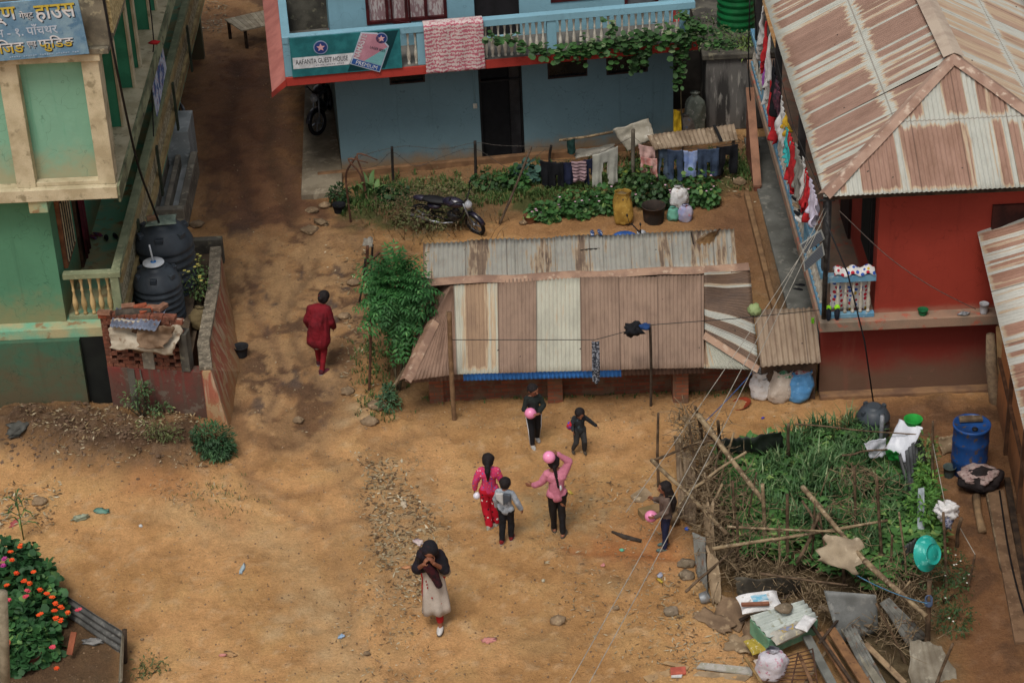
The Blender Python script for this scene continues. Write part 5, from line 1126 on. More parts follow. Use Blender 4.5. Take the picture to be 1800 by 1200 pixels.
def person(label, px, py, face, h, J=None, top=None, legs=None, shoe=None, hair='short', hairm=HAIR, head=.068, skirt=None, barefoot=False, curl=.5, fat=1.0, extra=None):
    g_ = ga(px, py); f = Vector((face[0], face[1], 0)).normalized(); r = Vector((f.y, -f.x, 0))
    root = thing('person', label, 'person', tuple(g_))
    D = dict(pel=(0, 0, .53), wst=(0, 0, .62), chs=(0, .0, .745), nck=(0, -.005, .845), hd=(0, .015, .925),
             shL=(-.088, 0, .785), elL=(-.125, -.02, .645), wrL=(-.14, .05, .51), shR=(.088, 0, .785), elR=(.125, -.02, .645), wrR=(.14, .05, .51),
             hiL=(-.05, 0, .51), knL=(-.055, .015, .285), anL=(-.055, -.01, .045), hiR=(.05, 0, .51), knR=(.055, .015, .285), anR=(.055, -.01, .045))
    if J: D.update(J)
    W = {k: g_+(r*v[0]+f*v[1])*h+Vector((0, 0, v[2]*h)) for k, v in D.items()}
    u = Vector((0, 0, 1)); HR = head*h; hd = W['hd']; B = MB()
    sp = (W['nck']-W['pel']).normalized()
    # body
    capsule(B, W['pel'], W['wst'], .068*h*fat, .062*h*fat); capsule(B, W['wst'], W['chs'], .062*h*fat, .07*h*fat); capsule(B, W['chs']-r*.035*h, W['chs']+r*.035*h, .062*h)
    [capsule(B, W['sh'+q_], W['nck']-u*.015*h, .034*h, .032*h) for q_ in 'LR']; capsule(B, W['chs'], W['nck'], .05*h, .034*h); capsule(B, W['nck']-u*.01, hd-u*HR*.5, .034*h, .034*h); capsule(B, W['hiL'], W['hiR'], .062*h*fat)
    hdir = (hd-W['nck']); lean = Vector((0, 0, 1))
    look = D.get('look', (0, 1, 0)); lf = (r*look[0]+f*look[1]+u*look[2]).normalized(); lr = lf.cross(u).normalized(); lu = lr.cross(lf)
    MH = Matrix((lr, lf, lu)).transposed()
    B.blob(hd+lu*HR*.15, (HR*.86, HR*1.0, HR*.95), 0, 0, 3, M=MH); B.blob(hd-lu*HR*.42+lf*HR*.22, (HR*.6, HR*.66, HR*.55), 0, 0, 3, M=MH)
    capsule(B, hd+lf*HR*.93+lu*HR*.12, hd+lf*HR*1.08-lu*HR*.16, HR*.1, HR*.15)      # nose
    for s_ in (-1, 1): B.blob(hd+lr*s_*HR*.88-lf*HR*.05, (HR*.1, HR*.18, HR*.26), 0, 0, 2, M=MH)
    capsule(B, hd+lf*HR*.84-lu*HR*.46-lr*HR*.2, hd+lf*HR*.84-lu*HR*.46+lr*HR*.2, HR*.09)
    for s_ in 'LR':
        capsule(B, W['sh'+s_], W['el'+s_], .031*h, .025*h); capsule(B, W['el'+s_], W['wr'+s_], .025*h, .018*h)
        capsule(B, W['hi'+s_], W['kn'+s_], .052*h*fat, .036*h); capsule(B, W['kn'+s_], W['an'+s_], .036*h, .023*h)
        an = W['an'+s_]; td = D.get('toe'+s_, (0, 1, 0)); td = (r*td[0]+f*td[1]+u*td[2]).normalized(); capsule(B, an-td*.02*h-u*.02*h, an+td*.085*h-u*.028*h, .022*h, .017*h)
        wr = W['wr'+s_]; d = D.get('hand'+s_); d = (r*d[0]+f*d[1]+u*d[2]).normalized() if d else (wr-W['el'+s_]).normalized()
        pn = D.get('palm'+s_); pn = (r*pn[0]+f*pn[1]+u*pn[2]) if pn else (r if s_ == 'L' else -r); sd = d.cross(pn).normalized(); pn = sd.cross(d).normalized()
        B.blob(wr+d*.03*h, (.024*h, .034*h, .011*h), 0, 0, 2, M=Matrix((sd, d, pn)).transposed())
        for k in range(4):
            o = wr+d*.05*h+sd*(k-1.5)*.0115*h; l = (.030, .036, .034, .026)[k]*h; m1 = o+d*l*.6+pn*l*.35*curl; m2 = m1+d*l*.5*(1-curl*.6)+pn*l*.7*curl
            capsule(B, o, m1, .0062*h, .0058*h, 6); capsule(B, m1, m2, .0058*h, .005*h, 6)
        tsgn = -1 if s_ == 'L' else 1; tb = wr+d*.015*h-sd*.02*h; t1 = tb+(d*.6-sd*.9).normalized()*.026*h; capsule(B, tb, t1, .0075*h, .0065*h, 6); capsule(B, t1, t1+(d+pn*.5*curl).normalized()*.02*h, .0065*h, .0055*h, 6)
    fuse(B, 'body', SKIN, root, .0046*h)
    for s_ in (-1, 1):
        B = MB(); B.blob(hd+lf*HR*.88+lr*s_*HR*.33+lu*HR*.08, (HR*.15, HR*.1, HR*.1), 0, 0, 2, M=MH); B.build('eye', mat('2a1e1a', '140f0d', 30, rough=.2), root)
    B = MB(); capsule(B, hd+lf*HR*.93-lu*HR*.48-lr*HR*.18, hd+lf*HR*.93-lu*HR*.48+lr*HR*.18, HR*.05); B.build('mouth', mat('6a3430', '5a2a28', 20), root)
    vx = .0062*h
    if legs:
        m, tk, end = legs; B = MB(); capsule(B, W['hiL'], W['hiR'], .066*h*fat+tk*.5); capsule(B, W['pel'], W['wst'].lerp(W['pel'], .3), .07*h*fat+tk*.3, .062*h*fat+tk*.3)
        for s_ in 'LR':
            e = W['kn'+s_].lerp(W['an'+s_], end); capsule(B, W['hi'+s_], W['kn'+s_], .056*h*fat+tk, .041*h+tk); capsule(B, W['kn'+s_], e, .041*h+tk, .031*h+tk)
        fuse(B, 'trousers', m, root, vx, folds=.007*h)
    if top:
        m, tk, sl_, hem = top[:4]; coat = top[4] if len(top) > 4 else None; B = MB(); capsule(B, W['pel']-u*hem*h, W['wst'], .072*h*fat+tk, .071*h*fat+tk); capsule(B, W['wst'], W['chs'], .071*h*fat+tk, .074*h*fat+tk)
        capsule(B, (W['hiL']+u*(.04-hem)*h).lerp(W['pel'], .15), (W['hiR']+u*(.04-hem)*h).lerp(W['pel'], .15), .060*h*fat+tk); capsule(B, W['chs']-r*.038*h, W['chs']+r*.038*h, .066*h+tk); [capsule(B, W['sh'+q_], W['nck']-u*.03*h, .040*h+tk*.7, .036*h) for q_ in 'LR']; capsule(B, W['chs'], W['nck'].lerp(W['chs'], .3), .056*h+tk, .040*h)
        if coat:
            for sx in (-1, 0, 1): capsule(B, W['chs']+r*sx*.03*h, V(W['pel'].x, W['pel'].y, g_.z+coat[0]*h)+r*sx*coat[2]*h, .07*h+tk, coat[1]*h)
        for s_ in 'LR':
            capsule(B, W['sh'+s_], W['el'+s_], .040*h+tk*.7, .033*h+tk*.7)
            if sl_ > .05: capsule(B, W['el'+s_], W['el'+s_].lerp(W['wr'+s_], sl_), .033*h+tk*.7, .026*h+tk*.6)
        fuse(B, 'top', m, root, vx, folds=.009*h)
    if skirt:
        m, z0, z1, r0_, r1_, dep = skirt[:6]; B = MB(); c0 = W['pel'].lerp(W['wst'], .3); nseg = 40; vs = []; rings = 9
        cb = (W['anL']+W['anR'])*.5 if len(skirt) < 7 else W['anL'].lerp(W['anR'], skirt[6]); cb.z = c0.z
        for i in range(rings):
            t_ = i/(rings-1); z = g_.z+h*(z0+(z1-z0)*t_); c = c0.lerp(cb, t_*.55); rr_ = h*(r0_+(r1_-r0_)*t_)
            for j in range(nseg):
                a = 2*math.pi*j/nseg; q = rr_*(1+.10*t_*math.sin(a*7+1)+.06*t_*math.sin(a*3)); vs.append(V(c.x, c.y, z)+r*math.cos(a)*q+f*math.sin(a)*q*(.8+(dep-.8)*t_)+V(0, 0, .012*t_*math.sin(a*5)))
        B.add(vs, [(i*nseg+j, i*nseg+(j+1) % nseg, (i+1)*nseg+(j+1) % nseg, (i+1)*nseg+j) for i in range(rings-1) for j in range(nseg) if len(skirt) < 7 or i < 2 or 2 < j < nseg-3]+[tuple(range(nseg))], smooth=True); B.build('skirt', m, root, solid=.006)
    for s_ in 'LR':
        if shoe:
            an = W['an'+s_]; td = D.get('toe'+s_, (0, 1, 0)); td = (r*td[0]+f*td[1]+u*td[2]).normalized(); sm, lowcut = shoe; B = MB(); q = an-u*.024*h
            B.blob(q+td*.035*h-u*.004*h, (.03*h, .082*h, .022*h), 0, 0, 3, M=Matrix((td.cross(u), td, u)).transposed())
            if not lowcut: capsule(B, an-td*.012*h, an-td*.012*h-u*.02*h, .032*h, .03*h)
            so_ = B.build('shoe', sm, root); B = MB(); B.blob(q+td*.035*h-u*.016*h, (.033*h, .086*h, .009*h), 0, 0, 2, M=Matrix((td.cross(u), td, u)).transposed()); B.build('sole', mat('b9b4aa', '8f8a80', 20) if not lowcut else mat('5f564c', '4a433b', 20), so_)
    B = MB(); hc = hd+lu*HR*.28-lf*HR*.12
    B.blob(hc, (HR*.98, HR*1.03, HR*.95), 1, .05, 3, M=MH)
    if hair == 'short': B.blob(hd-lf*HR*.4-lu*HR*.1, (HR*.86, HR*.7, HR*.7), 2, .05, 3, M=MH)
    if hair in ('pony', 'braid', 'long', 'bun'): B.blob(hd-lf*HR*.35-lu*HR*.15, (HR*.92, HR*.8, HR*.9), 2, .05, 3, M=MH)
    if hair == 'pony':
        p0 = hd-lf*HR*1.0+lu*HR*.1; capsule(B, p0, p0-lf*HR*.55-u*HR*1.3, HR*.38, HR*.5); capsule(B, p0-lf*HR*.55-u*HR*1.3, p0-lf*HR*.5-u*HR*3.1, HR*.5, HR*.16)
    if hair == 'braid':
        p0 = hd-lf*HR*.95-lu*HR*.3
        for k in range(9): B.blob(p0+lr*HR*.05*k-lf*HR*(.25+.05*k)-u*HR*(.42*k), (HR*(.36-.022*k),)*2+(HR*.32,), k, 0, 2)
    if hair == 'long':
        for sx in (-.5, 0, .5): p0 = hd-lf*HR*.5+lr*HR*sx; capsule(B, p0, p0-lf*HR*.8-u*HR*2.3, HR*.55, HR*.6); capsule(B, p0-lf*HR*.8-u*HR*2.3, p0-lf*HR*.7-u*HR*4.2, HR*.62, HR*.32)
        for sx in (-1, 1): capsule(B, hd+lr*sx*HR*.75-lf*HR*.1, hd+lr*sx*HR*.8-u*HR*2.6-lf*HR*.3, HR*.35, HR*.25)
    if hair == 'bun': B.blob(hd-lf*HR*1.1, HR*.5, 3, .1, 2)
    if hair != 'none': fuse(B, 'hair', hairm, root, .006*h, smooth=3, folds=.005*h)
    if extra: extra(root, W, r, f, u, h, HR, MH, lf, lr, lu)
    return root, W
def balloon(px, py, z, r, label, m, tie=V(0, 0, -1)):
    c = at(px, py, z); t = thing('balloon', label, 'balloon', tuple(c-V(0, 0, r))); B = MB(); tie = tie.normalized(); M_ = tie.to_track_quat('Z', 'Y').to_matrix()
    B.lathe([(r*.02, -r*1.0), (r*.3, -r*.96), (r*.6, -r*.81), (r*.87, -r*.5), (r*.99, -r*.12), (r, .08*r), (r*.93, r*.4), (r*.74, r*.72), (r*.45, r*.98), (r*.16, r*1.16), (r*.05, r*1.22)], c, 28, M_); B.build('skin', m, t)
    B = MB(); B.lathe([(r*.04, r*1.2), (r*.1, r*1.3), (r*.13, r*1.36), (r*.02, r*1.37)], c, 10, M_); B.build('knot', m, t); return t
PKB = mat('e88fb4', 'dd82a8', 3, rough=.25, spec=.5); WTB = mat('d5d3dc', 'c9c7d0', 3, rough=.25, spec=.5)
# 1 woman in black shawl on the phone, walking to the camera
def shawl(root, W, r, f, u, h, HR, MH, lf, lr, lu):
    BKS = mat('141318', '1d1620', 6, c3='2a1218', rough=.85); B = MB(); hd = W['hd']
    B.blob(hd+lu*HR*.25-lf*HR*.25, (HR*1.14, HR*1.08, HR*1.12), 1, .04, 3, M=MH); B.blob(hd-lu*HR*.35-lf*HR*.4, (HR*1.12, HR*.95, HR*1.0), 1, .04, 3, M=MH)
    for s_ in (-1, 1): capsule(B, hd+lr*s_*HR*.75-lf*HR*.1, W['nck']+r*.05*h*s_-u*.04*h, HR*.42, HR*.5)
    [capsule(B, W['sh'+q_], W['nck'], .055*h, .05*h) for q_ in 'LR']; capsule(B, W['chs']-r*.04*h, W['chs']+r*.04*h, .085*h)
    for s_ in 'LR': capsule(B, W['sh'+s_], W['el'+s_], .058*h, .052*h); capsule(B, W['el'+s_], W['el'+s_].lerp(W['wr'+s_], .25), .05*h, .036*h)
    capsule(B, W['nck']+r*.05*h+f*.03*h, W['wst']+r*.085*h+f*.02*h, .07*h, .062*h); capsule(B, hd-lu*HR*.2+r*.03*h-lf*HR*.2, W['chs']+r*.07*h+f*.02*h, .06*h, .075*h)
    capsule(B, W['wst']-f*.01*h, W['chs'], .082*h, .09*h); fuse(B, 'shawl', BKS, root, .008, folds=.014)
    B = MB(); capsule(B, W['chs']+f*.12*h+r*.02*h, W['wst']+f*.13*h-r*.03*h-u*.0*h, .045*h, .05*h); capsule(B, W['wst']+f*.13*h-r*.03*h, W['wst']+f*.14*h-r*.07*h-u*.11*h, .045*h, .035*h); fuse(B, 'shawl_end', mat('3f141c', '1d1016', 14), root, .008, 'dark red end of the shawl hanging over the arm')
    B = MB(); B.blob(W['pel']-r*.12*h+f*.06*h+u*.06*h, (.05*h, .035*h, .05*h), 4, .25, 2); B.build('handbag', mat('a89680', '8d7c68', 8), root)
    B = MB(); B.cbox(hd+lf*HR*1.15-lu*HR*.5, (.05, .02, .09), rz=.5, rx=.5); B.build('phone', BLACK, root, bevel=.006)
    B = MB(); mlt = RMAT; c = W['pel']+f*.12*h
    for k, (x_, z_) in enumerate(((.045, .0), (.04, -.035), (.038, -.07), (-.01, .05), (-.01, .02), (0, -.17))): q = c+r*x_*h+u*z_*h+f*(-.0+.012 if z_ > -.1 else .03)*h; B.blob(q, (.012, .012, .022), k, .2, 1)
    B.build('embroidery', RMAT, root)
RMAT = mat('9c2426', '7d181c', 12)
KUR = mat('b3a89c', 'a3988c', 4, bump=.003, bscale=14)
person('woman in black headscarf and cream kurta talking on phone while walking', 767, 1088, (-.12, -1), 1.60,
       dict(wst=(0, .01, .62), chs=(0, .05, .735), nck=(0, .085, .82), hd=(-.01, .14, .875), look=(0, .85, -.5),
            shL=(-.075, .05, .765), shR=(.075, .05, .765), elL=(-.12, .10, .645), wrL=(-.045, .20, .785), elR=(.125, .09, .635), wrR=(.045, .20, .77), handL=(.4, .1, 1), handR=(-.45, .1, 1), palmL=(.8, -.4, 0), palmR=(-.8, -.4, 0),
            knL=(-.05, .10, .28), anL=(-.055, .13, .04), knR=(.075, -.0, .28), anR=(.115, -.16, .06)),
       top=(KUR, .01, .0, .02), legs=(mat('b51f20', '98181b', 8), .002, .82), shoe=(mat('c9c5c0', 'b8b4ae', 10, rough=.5), True), hair='bun', skirt=(KUR, .62, .17, .085, .132, 1.05, .2), extra=shawl, curl=.8)
# 2 woman in long red cardigan, back to us
def clip(root, W, r, f, u, h, HR, MH, lf, lr, lu):
    B = MB(); B.blob(W['hd']-lf*HR*1.05+lu*HR*.35-lr*HR*.3, HR*.18, 1, .2, 1); B.build('hair_clip', RMAT, root)
RCD = mat('74121d', '5a0d17', 5, bump=.004, bscale=60)
person('woman in long dark red cardigan walking up the muddy lane', 566, 652, (.22, 1), 1.50,
       dict(pel=(0, -.01, .53), wst=(0, .0, .62), chs=(.02, .07, .735), nck=(.03, .12, .82), hd=(.055, .16, .875), look=(.25, 1, -.35), shL=(-.075, .07, .765), shR=(.105, .07, .765),
            elL=(-.135, .06, .625), wrL=(-.13, .12, .50), elR=(.15, .06, .62), wrR=(.14, .15, .50), knL=(-.05, .05, .28), anL=(-.05, .09, .06), knR=(.05, -.0, .28), anR=(.03, -.09, .045), toeR=(.6, 1, 0), toeL=(.3, 1, 0)),
       top=(RCD, .030, .9, .06, (.40, .105, .035)), legs=(mat('8a1420', '6d0f18', 6), .003, .95), shoe=(mat('5f2a34', '3f1c24', 9), False), hair='bun', skirt=(mat('6a7a68', '8a7a70', 30, c3='7a4048'), .45, .33, .085, .10, .75), extra=clip, fat=1.12)
# 3 boy with pink balloon
person('boy in dark sweater and black track trousers holding pink balloon', 940, 781, (.28, -1), 1.13,
       dict(look=(-.55, 1, -.2), elL=(-.15, .02, .65), wrL=(-.04, .13, .60), elR=(.15, .03, .64), wrR=(.06, .15, .62), handL=(.6, .8, 0), handR=(-.7, .8, -.1), palmL=(.2, .2, 1), palmR=(-.3, .2, 1),
            knL=(-.055, -.0, .28), anL=(-.07, -.10, .05), knR=(.05, .05, .28), anR=(.05, .06, .045)),
       top=(mat('232a26', '1a1f1d', 7), .012, .92, .0), legs=(stripemat('15161a', '15161a', 1, 1, 1, 1), .006, .95), shoe=(mat('a8a49c', '8d8982', 9), False), head=.082, fat=1.05,
       extra=lambda root, W, r, f, u, h, HR, MH, lf, lr, lu: [(lambda B: (B.tube([W['hi'+s]+(r if s == 'R' else -r)*.066*h, W['kn'+s]+(r if s == 'R' else -r)*.05*h, W['an'+s]+(r if s == 'R' else -r)*.037*h], .009, 6), B.build('stripe', WHT, root)))(MB()) for s in 'LR'])
balloon(932, 726, .70, .092, 'pink balloon held by the boy in dark sweater', PKB, V(.7, 0, -.2))
# 4 toddler
def pack(root, W, r, f, u, h, HR, MH, lf, lr, lu):
    B = MB(); c = W['elR']-u*.02*h+r*.0; B.blob(c+r*.035, (.05, .05, .075), 3, .3, 2); B.build('toy', mat('b5252c', '3a3f9c', 14, lo=.48, hi=.52), root)
person('toddler in dark grey clothes running with one arm stretched out', 1020, 797, (.18, -1), .86,
       dict(look=(.0, 1, -.55), hd=(0, .05, .90), nck=(0, .02, .82), elR=(-.0+.15, .02, .66), wrR=(.15, .10, .58), elL=(-.20, .02, .68), wrL=(-.31, .04, .57), knL=(-.07, .07, .28), anL=(-.08, .02, .05), knR=(.08, .05, .27), anR=(.13, -.05, .06)),
       top=(mat('2a2d30', '1d1f22', 8, c3='3f4a4f'), .012, .9, .02), legs=(mat('3a3a3a', '2c2c2c', 7), .010, .9), shoe=(mat('4f4538', '3d352b', 9), True), head=.098, fat=1.15, extra=pack)
# 5 girl in floral top
FLO = dotmat('c43a62', ['3f6fae', 'd8a0a8', '8f2f6a', 'd96a3c', 'c43a62', '4a5fa0'], 26, .34); REDP = dotmat('b0182a', ['d8cfc8', '2a1a20', 'b0182a'], 14, .26)
person('girl in floral pink top and red printed trousers with long ponytail', 864, 926, (.1, 1), 1.34,
       dict(elL=(-.15, -.02, .66), wrL=(-.17, .0, .52), elR=(.14, .0, .66), wrR=(.15, .05, .53), anR=(.05, .05, .045), knR=(.055, .04, .28), anL=(-.02, -.03, .045), toeL=(.6, 1, 0)),
       top=(FLO, .010, .92, .0), legs=(REDP, .018, .95), shoe=(mat('b5a89a', '6aa08f', 12), False), hair='pony', head=.072,
       extra=lambda root, W, r, f, u, h, HR, MH, lf, lr, lu: (lambda B: (B.blob(W['hd']-lf*HR*1.1+lu*HR*.25-lr*.1*HR, HR*.14, 1, 0, 1), B.build('hair_bead', WHT, root)))(MB()))
balloon(838, 871, .60, .056, 'small white balloon in the hand of the floral girl', WTB, V(.3, 0, 1))
# 6 boy in grey hooded jacket
def hood(root, W, r, f, u, h, HR, MH, lf, lr, lu):
    B = MB(); c = W['chs']-f*.088*h+u*.025*h
    for s_, m in ((-1, mat('b9b9b6', 'a4a4a1', 6)), (1, mat('4f545a', '41464c', 6))):
        B = MB(); a = [c-r*.0+u*.06*h, c+r*s_*.105*h+u*.055*h, c+r*s_*.095*h-u*.04*h, c-u*.12*h]; nn = -f
        B.hexa([q+f*.03*h for q in (a if s_ < 0 else a[::-1])], [q-f*.018*h for q in (a if s_ < 0 else a[::-1])]); B.build('hood', m, root, bevel=.012)
person('boy in grey and white hooded jacket and black trousers seen from behind', 892, 953, (.3, 1), 1.14,
       dict(elR=(.16, .0, .66), wrR=(.20, .04, .53), elL=(-.135, .0, .66), anL=(-.055, -.08, .05), knL=(-.055, .0, .285), anR=(.045, .04, .045), knR=(.05, .05, .285), hd=(.0, .03, .915)),
       top=(mat('9aa0a6', '7f868d', 5, c3='565c63', lo=.45, hi=.55), .016, .92, .01), legs=(mat('17171b', '101013', 8), .008, .94), shoe=(mat('8f1f22', '3a1214', 9), False), head=.082, extra=hood)
# 7 girl in pink sweater, arm raised
def sole7(root, W, r, f, u, h, HR, MH, lf, lr, lu):
    B = MB(); q = W['chs']-f*.11*h-u*.08*h+r*.03*h; B.blob(q, (.018, .012, .05), 1, .3, 2); B.build('hair_ribbon', WHT, root)
person('girl in pink sweater and black leggings raising balloon over her head', 981, 940, (-.12, 1), 1.44,
       dict(elR=(.145, .03, .89), wrR=(.03, .03, 1.0), handR=(-.9, .1, .35), palmR=(0, .2, -1), elL=(-.16, .03, .66), wrL=(-.235, .09, .60), handL=(-.9, .3, 0), nck=(-.01, .01, .845), hd=(-.02, .03, .92), knL=(-.045, .02, .285), anL=(-.03, .06, .045), anR=(.045, -.06, .045), knR=(.05, .0, .285), toeR=(.5, 1, 0)),
       top=(mat('c4788a', 'b26a7c', 5, bump=.004, bscale=50), .014, .93, .02), legs=(BLACK, .001, .93), shoe=(mat('5a5348', '4a443b', 9), True), hair='braid', head=.070, extra=sole7)
balloon(965, 803, 1.49, .095, 'pink balloon raised over the head of the girl in pink', PKB, V(.4, .2, -.5))
# 8 girl with long hair at the fence
person('girl in brown top and navy trousers with very long black hair beside the fence', 1171, 962, (-1, -.1), 1.18,
       dict(elR=(.13, .06, .66), wrR=(.08, .15, .72), elL=(-.13, .02, .65), wrL=(-.10, .16, .56), handL=(.0, 1, .0), handR=(0, .8, .6), knL=(-.05, .02, .285), anL=(-.07, .03, .045), anR=(.05, -.01, .045)),
       top=(mat('66544a', '54443b', 6), .013, .9, .03), legs=(mat('1f2440', '181c33', 8), .004, .96), shoe=(mat('4a6a64', '5a4a42', 12), True), hair='long', head=.08)
balloon(1144, 907, .60, .092, 'pink balloon held by the long haired girl at the fence', PKB, V(1, 0, .1))
# ---------------------------------------------------------------- garments and cloths
def garment(kind, A, B, L, m, label, group='washing hung out to dry', cat='clothing', seed=0, name=None, out=V(0, -1, 0)):
    A = Vector(A); B = Vector(B); W_ = (B-A).length; u = (B-A).normalized(); out = Vector(out); mb = MB()
    nu, nv = 26, 26
    def fn(a, b):
        fold = .022*math.sin(a*W_*38+seed+b*1.5)+.03*noise.noise(Vector((a*3+seed, b*3, seed)))
        sh_ = .04*b*noise.noise(Vector((seed, b*2, 1)))
        return A.lerp(B, a)-V(0, 0, b*L+.02*math.sin(a*math.pi))+out*(fold*(.3+b)+.02)+u*sh_
    def keep(a, b):
        e = .03*noise.noise(Vector((a*6, b*6, seed)))
        if kind == 'trousers': return (b < .32) or abs(a-.5) > .06+.12*(b-.3)+e
        if kind == 'shirt':
            if b < .42+e: return not (abs(a-.5) < .1 and b < .05)
            return .2+e < a < .8+e
        if kind == 'shorts': return b < .45 or abs(a-.5) > .07
        if kind == 'top': return .08*b+e < a < 1-.1*b+e
        return True
    mb.grid(fn, nu, nv, None, True, keep)
    return mb.build(name or kind, m, None, label, cat, group, solid=.006)
DK1 = mat('16171c', '0e0f13', 8); NAVY = mat('20263f', '171c30', 8); JEAN = mat('4a5868', '38434f', 7); JEAN2 = mat('3d4c63', '2f3b4e', 7); WHC = mat('c9c8c4', 'b4b3af', 6); LBL = mat('7d93c4', '98a8cc', 9); REDC = mat('b8282c', '9a1f24', 8)
ly = at(1113, 325, 0).y
def lineclothes(items, z_off=0, Y=ly, grp='washing on the line before the guest house'):
    for i, (k, x0, y0, x1, y1, yb, m, lb, *r) in enumerate(items):
        A = onY(x0-2, y0, Y-.05*(i % 2)); B = onY(x1+2, y1, Y-.05*(i % 2)); bot = onY((x0+x1)/2, yb, Y); garment(k, A, B, ((A.z+B.z)/2-bot.z)*1.1, m, lb, grp, seed=i*3.1+x0, cat=(r[0] if r else 'clothing'), name={'top': 'shirt', 'shorts': 'trousers'}.get(k, k))
lineclothes([
 ('top', 951, 281, 976, 283, 322, DK1, 'black top with a white badge, leftmost on the washing line'),
 ('trousers', 966, 283, 988, 284, 346, DK1, 'long black trousers hanging second from the left'),
 ('top', 987, 284, 1007, 283, 318, NAVY, 'dark navy shirt left of the striped one'),
 ('top', 1006, 283, 1029, 280, 311, stripemat('2a1620', 'a88c90', 0, 0, 1, .07, .7), 'dark shirt with pink and white stripes on the line'),
 ('trousers', 1027, 280, 1045, 275, 324, NAVY, 'navy trousers just left of the cream trousers'),
 ('trousers', 1043, 272, 1084, 256, 320, mat('a9a89c', '94938a', 5), 'cream trousers spread wide on the line'),
 ('top', 1124, 252, 1153, 258, 282, mat('c9a59c', 'b8948c', 8), 'pale pink child shirt at the left of the right hand line'),
 ('shorts', 1128, 274, 1153, 278, 303, mat('b5746c', 'cba49a', 10), 'red and pink child trousers under the pale pink shirt'),
 ('trousers', 1153, 258, 1176, 261, 309, JEAN, 'grey blue jeans beside the pale pink shirt'),
 ('trousers', 1175, 261, 1199, 263, 309, JEAN2, 'darker jeans beside the light blue shirt'),
 ('shirt', 1198, 263, 1229, 263, 305, LBL, 'light blue shirt with a small red badge'),
 ('shorts', 1228, 261, 1262, 259, 302, JEAN2, 'wide blue jeans right of the light blue shirt'),
 ('trousers', 1261, 257, 1295, 252, 300, DK1, 'black trousers, last on the right end of the line'),
])
def wire(name, pts, r, m, label, cat='wire', group=None):
    mb = MB(); mb.tube(pts, r, 5); return mb.build(name, m, None, label, cat, group)
WIRE = mat('3a3836', '2b2a29', 20)
wire('clothes_line', [onY(x, y, ly) for x, y in ((945, 280), (1006, 282), (1045, 274), (1088, 253), (1113, 240), (1125, 250), (1180, 261), (1240, 261), (1300, 250))], .005, WIRE, 'thin washing line before the guest house', 'clothes line')
def postobj(x0, y0, x1, y1, r, m, label, cat='post', group=None, name='post', lean=0, z0=0):
    a = at(x0, y0, z0); b = onY(x1, y1, a.y+lean); a.z -= .08; mb = MB(); mb.tube(catmull([a, a.lerp(b, .5)+rv(.015), b], 5), r, 7); return mb.build(name, m, None, label, cat, group)
POSTD = mat('2c2622', '1f1b18', 8); RUSTP = mat('5a3c2c', '432c20', 8)
FP = 'barbed wire fence posts'
postobj(1113, 326, 1113, 228, .04, mat('6f675a', '585146', 7), 'grey concrete post in the middle of the washing line')
postobj(692, 325, 689, 258, .028, POSTD, 'thin dark fence post left of the doorway with kinked top', 'post', FP)
postobj(836, 322, 835, 248, .03, POSTD, 'dark fence post just left of the black doorway', 'post', FP)
postobj(966, 285, 969, 256, .028, POSTD, 'short dark fence post above the black washing', 'post', FP)
postobj(1136, 262, 1131, 236, .028, POSTD, 'short black post beside the low corrugated roof', 'post', FP)
postobj(876, 392, 934, 258, .024, mat('5d4e40', '463a30', 8), 'leaning grey stick in the middle of the flower bed', 'stick', None, 'stick', .25)
postobj(617, 392, 608, 322, .022, RUSTP, 'rusty iron post at the left end of barbed wire', 'post', FP)
mb = MB(); a = at(608, 330, .0); mb.tube(catmull([onY(608, 322, a.y), onY(610, 300, a.y), onY(626, 276, a.y)], 5), .022, 6); mb.build('bent_rod', RUSTP, None, 'bent rusty rod at the left end of barbed wire', 'rod')
fy = at(692, 325, 0).y
for i, (pts, lb) in enumerate([([(627, 277), (655, 268), (690, 260), (720, 257), (780, 262), (835, 251), (880, 256), (968, 258)], 'upper strand of barbed wire'), ([(610, 300), (660, 292), (690, 268), (730, 292), (780, 275), (835, 262), (900, 296), (960, 262)], 'lower crossing strand of barbed wire')]):
    P_ = catmull([onY(x, y, fy) for x, y in pts], 6); mb = MB(); mb.tube(P_, .005, 4)
    for k in range(2, len(P_)-1, 2): d = rv(.03); mb.tube([P_[k]-d, P_[k]+d], .004, 4)
    mb.build('barbed_wire', mat('55504a', '403c38', 12), None, lb, 'barbed wire')
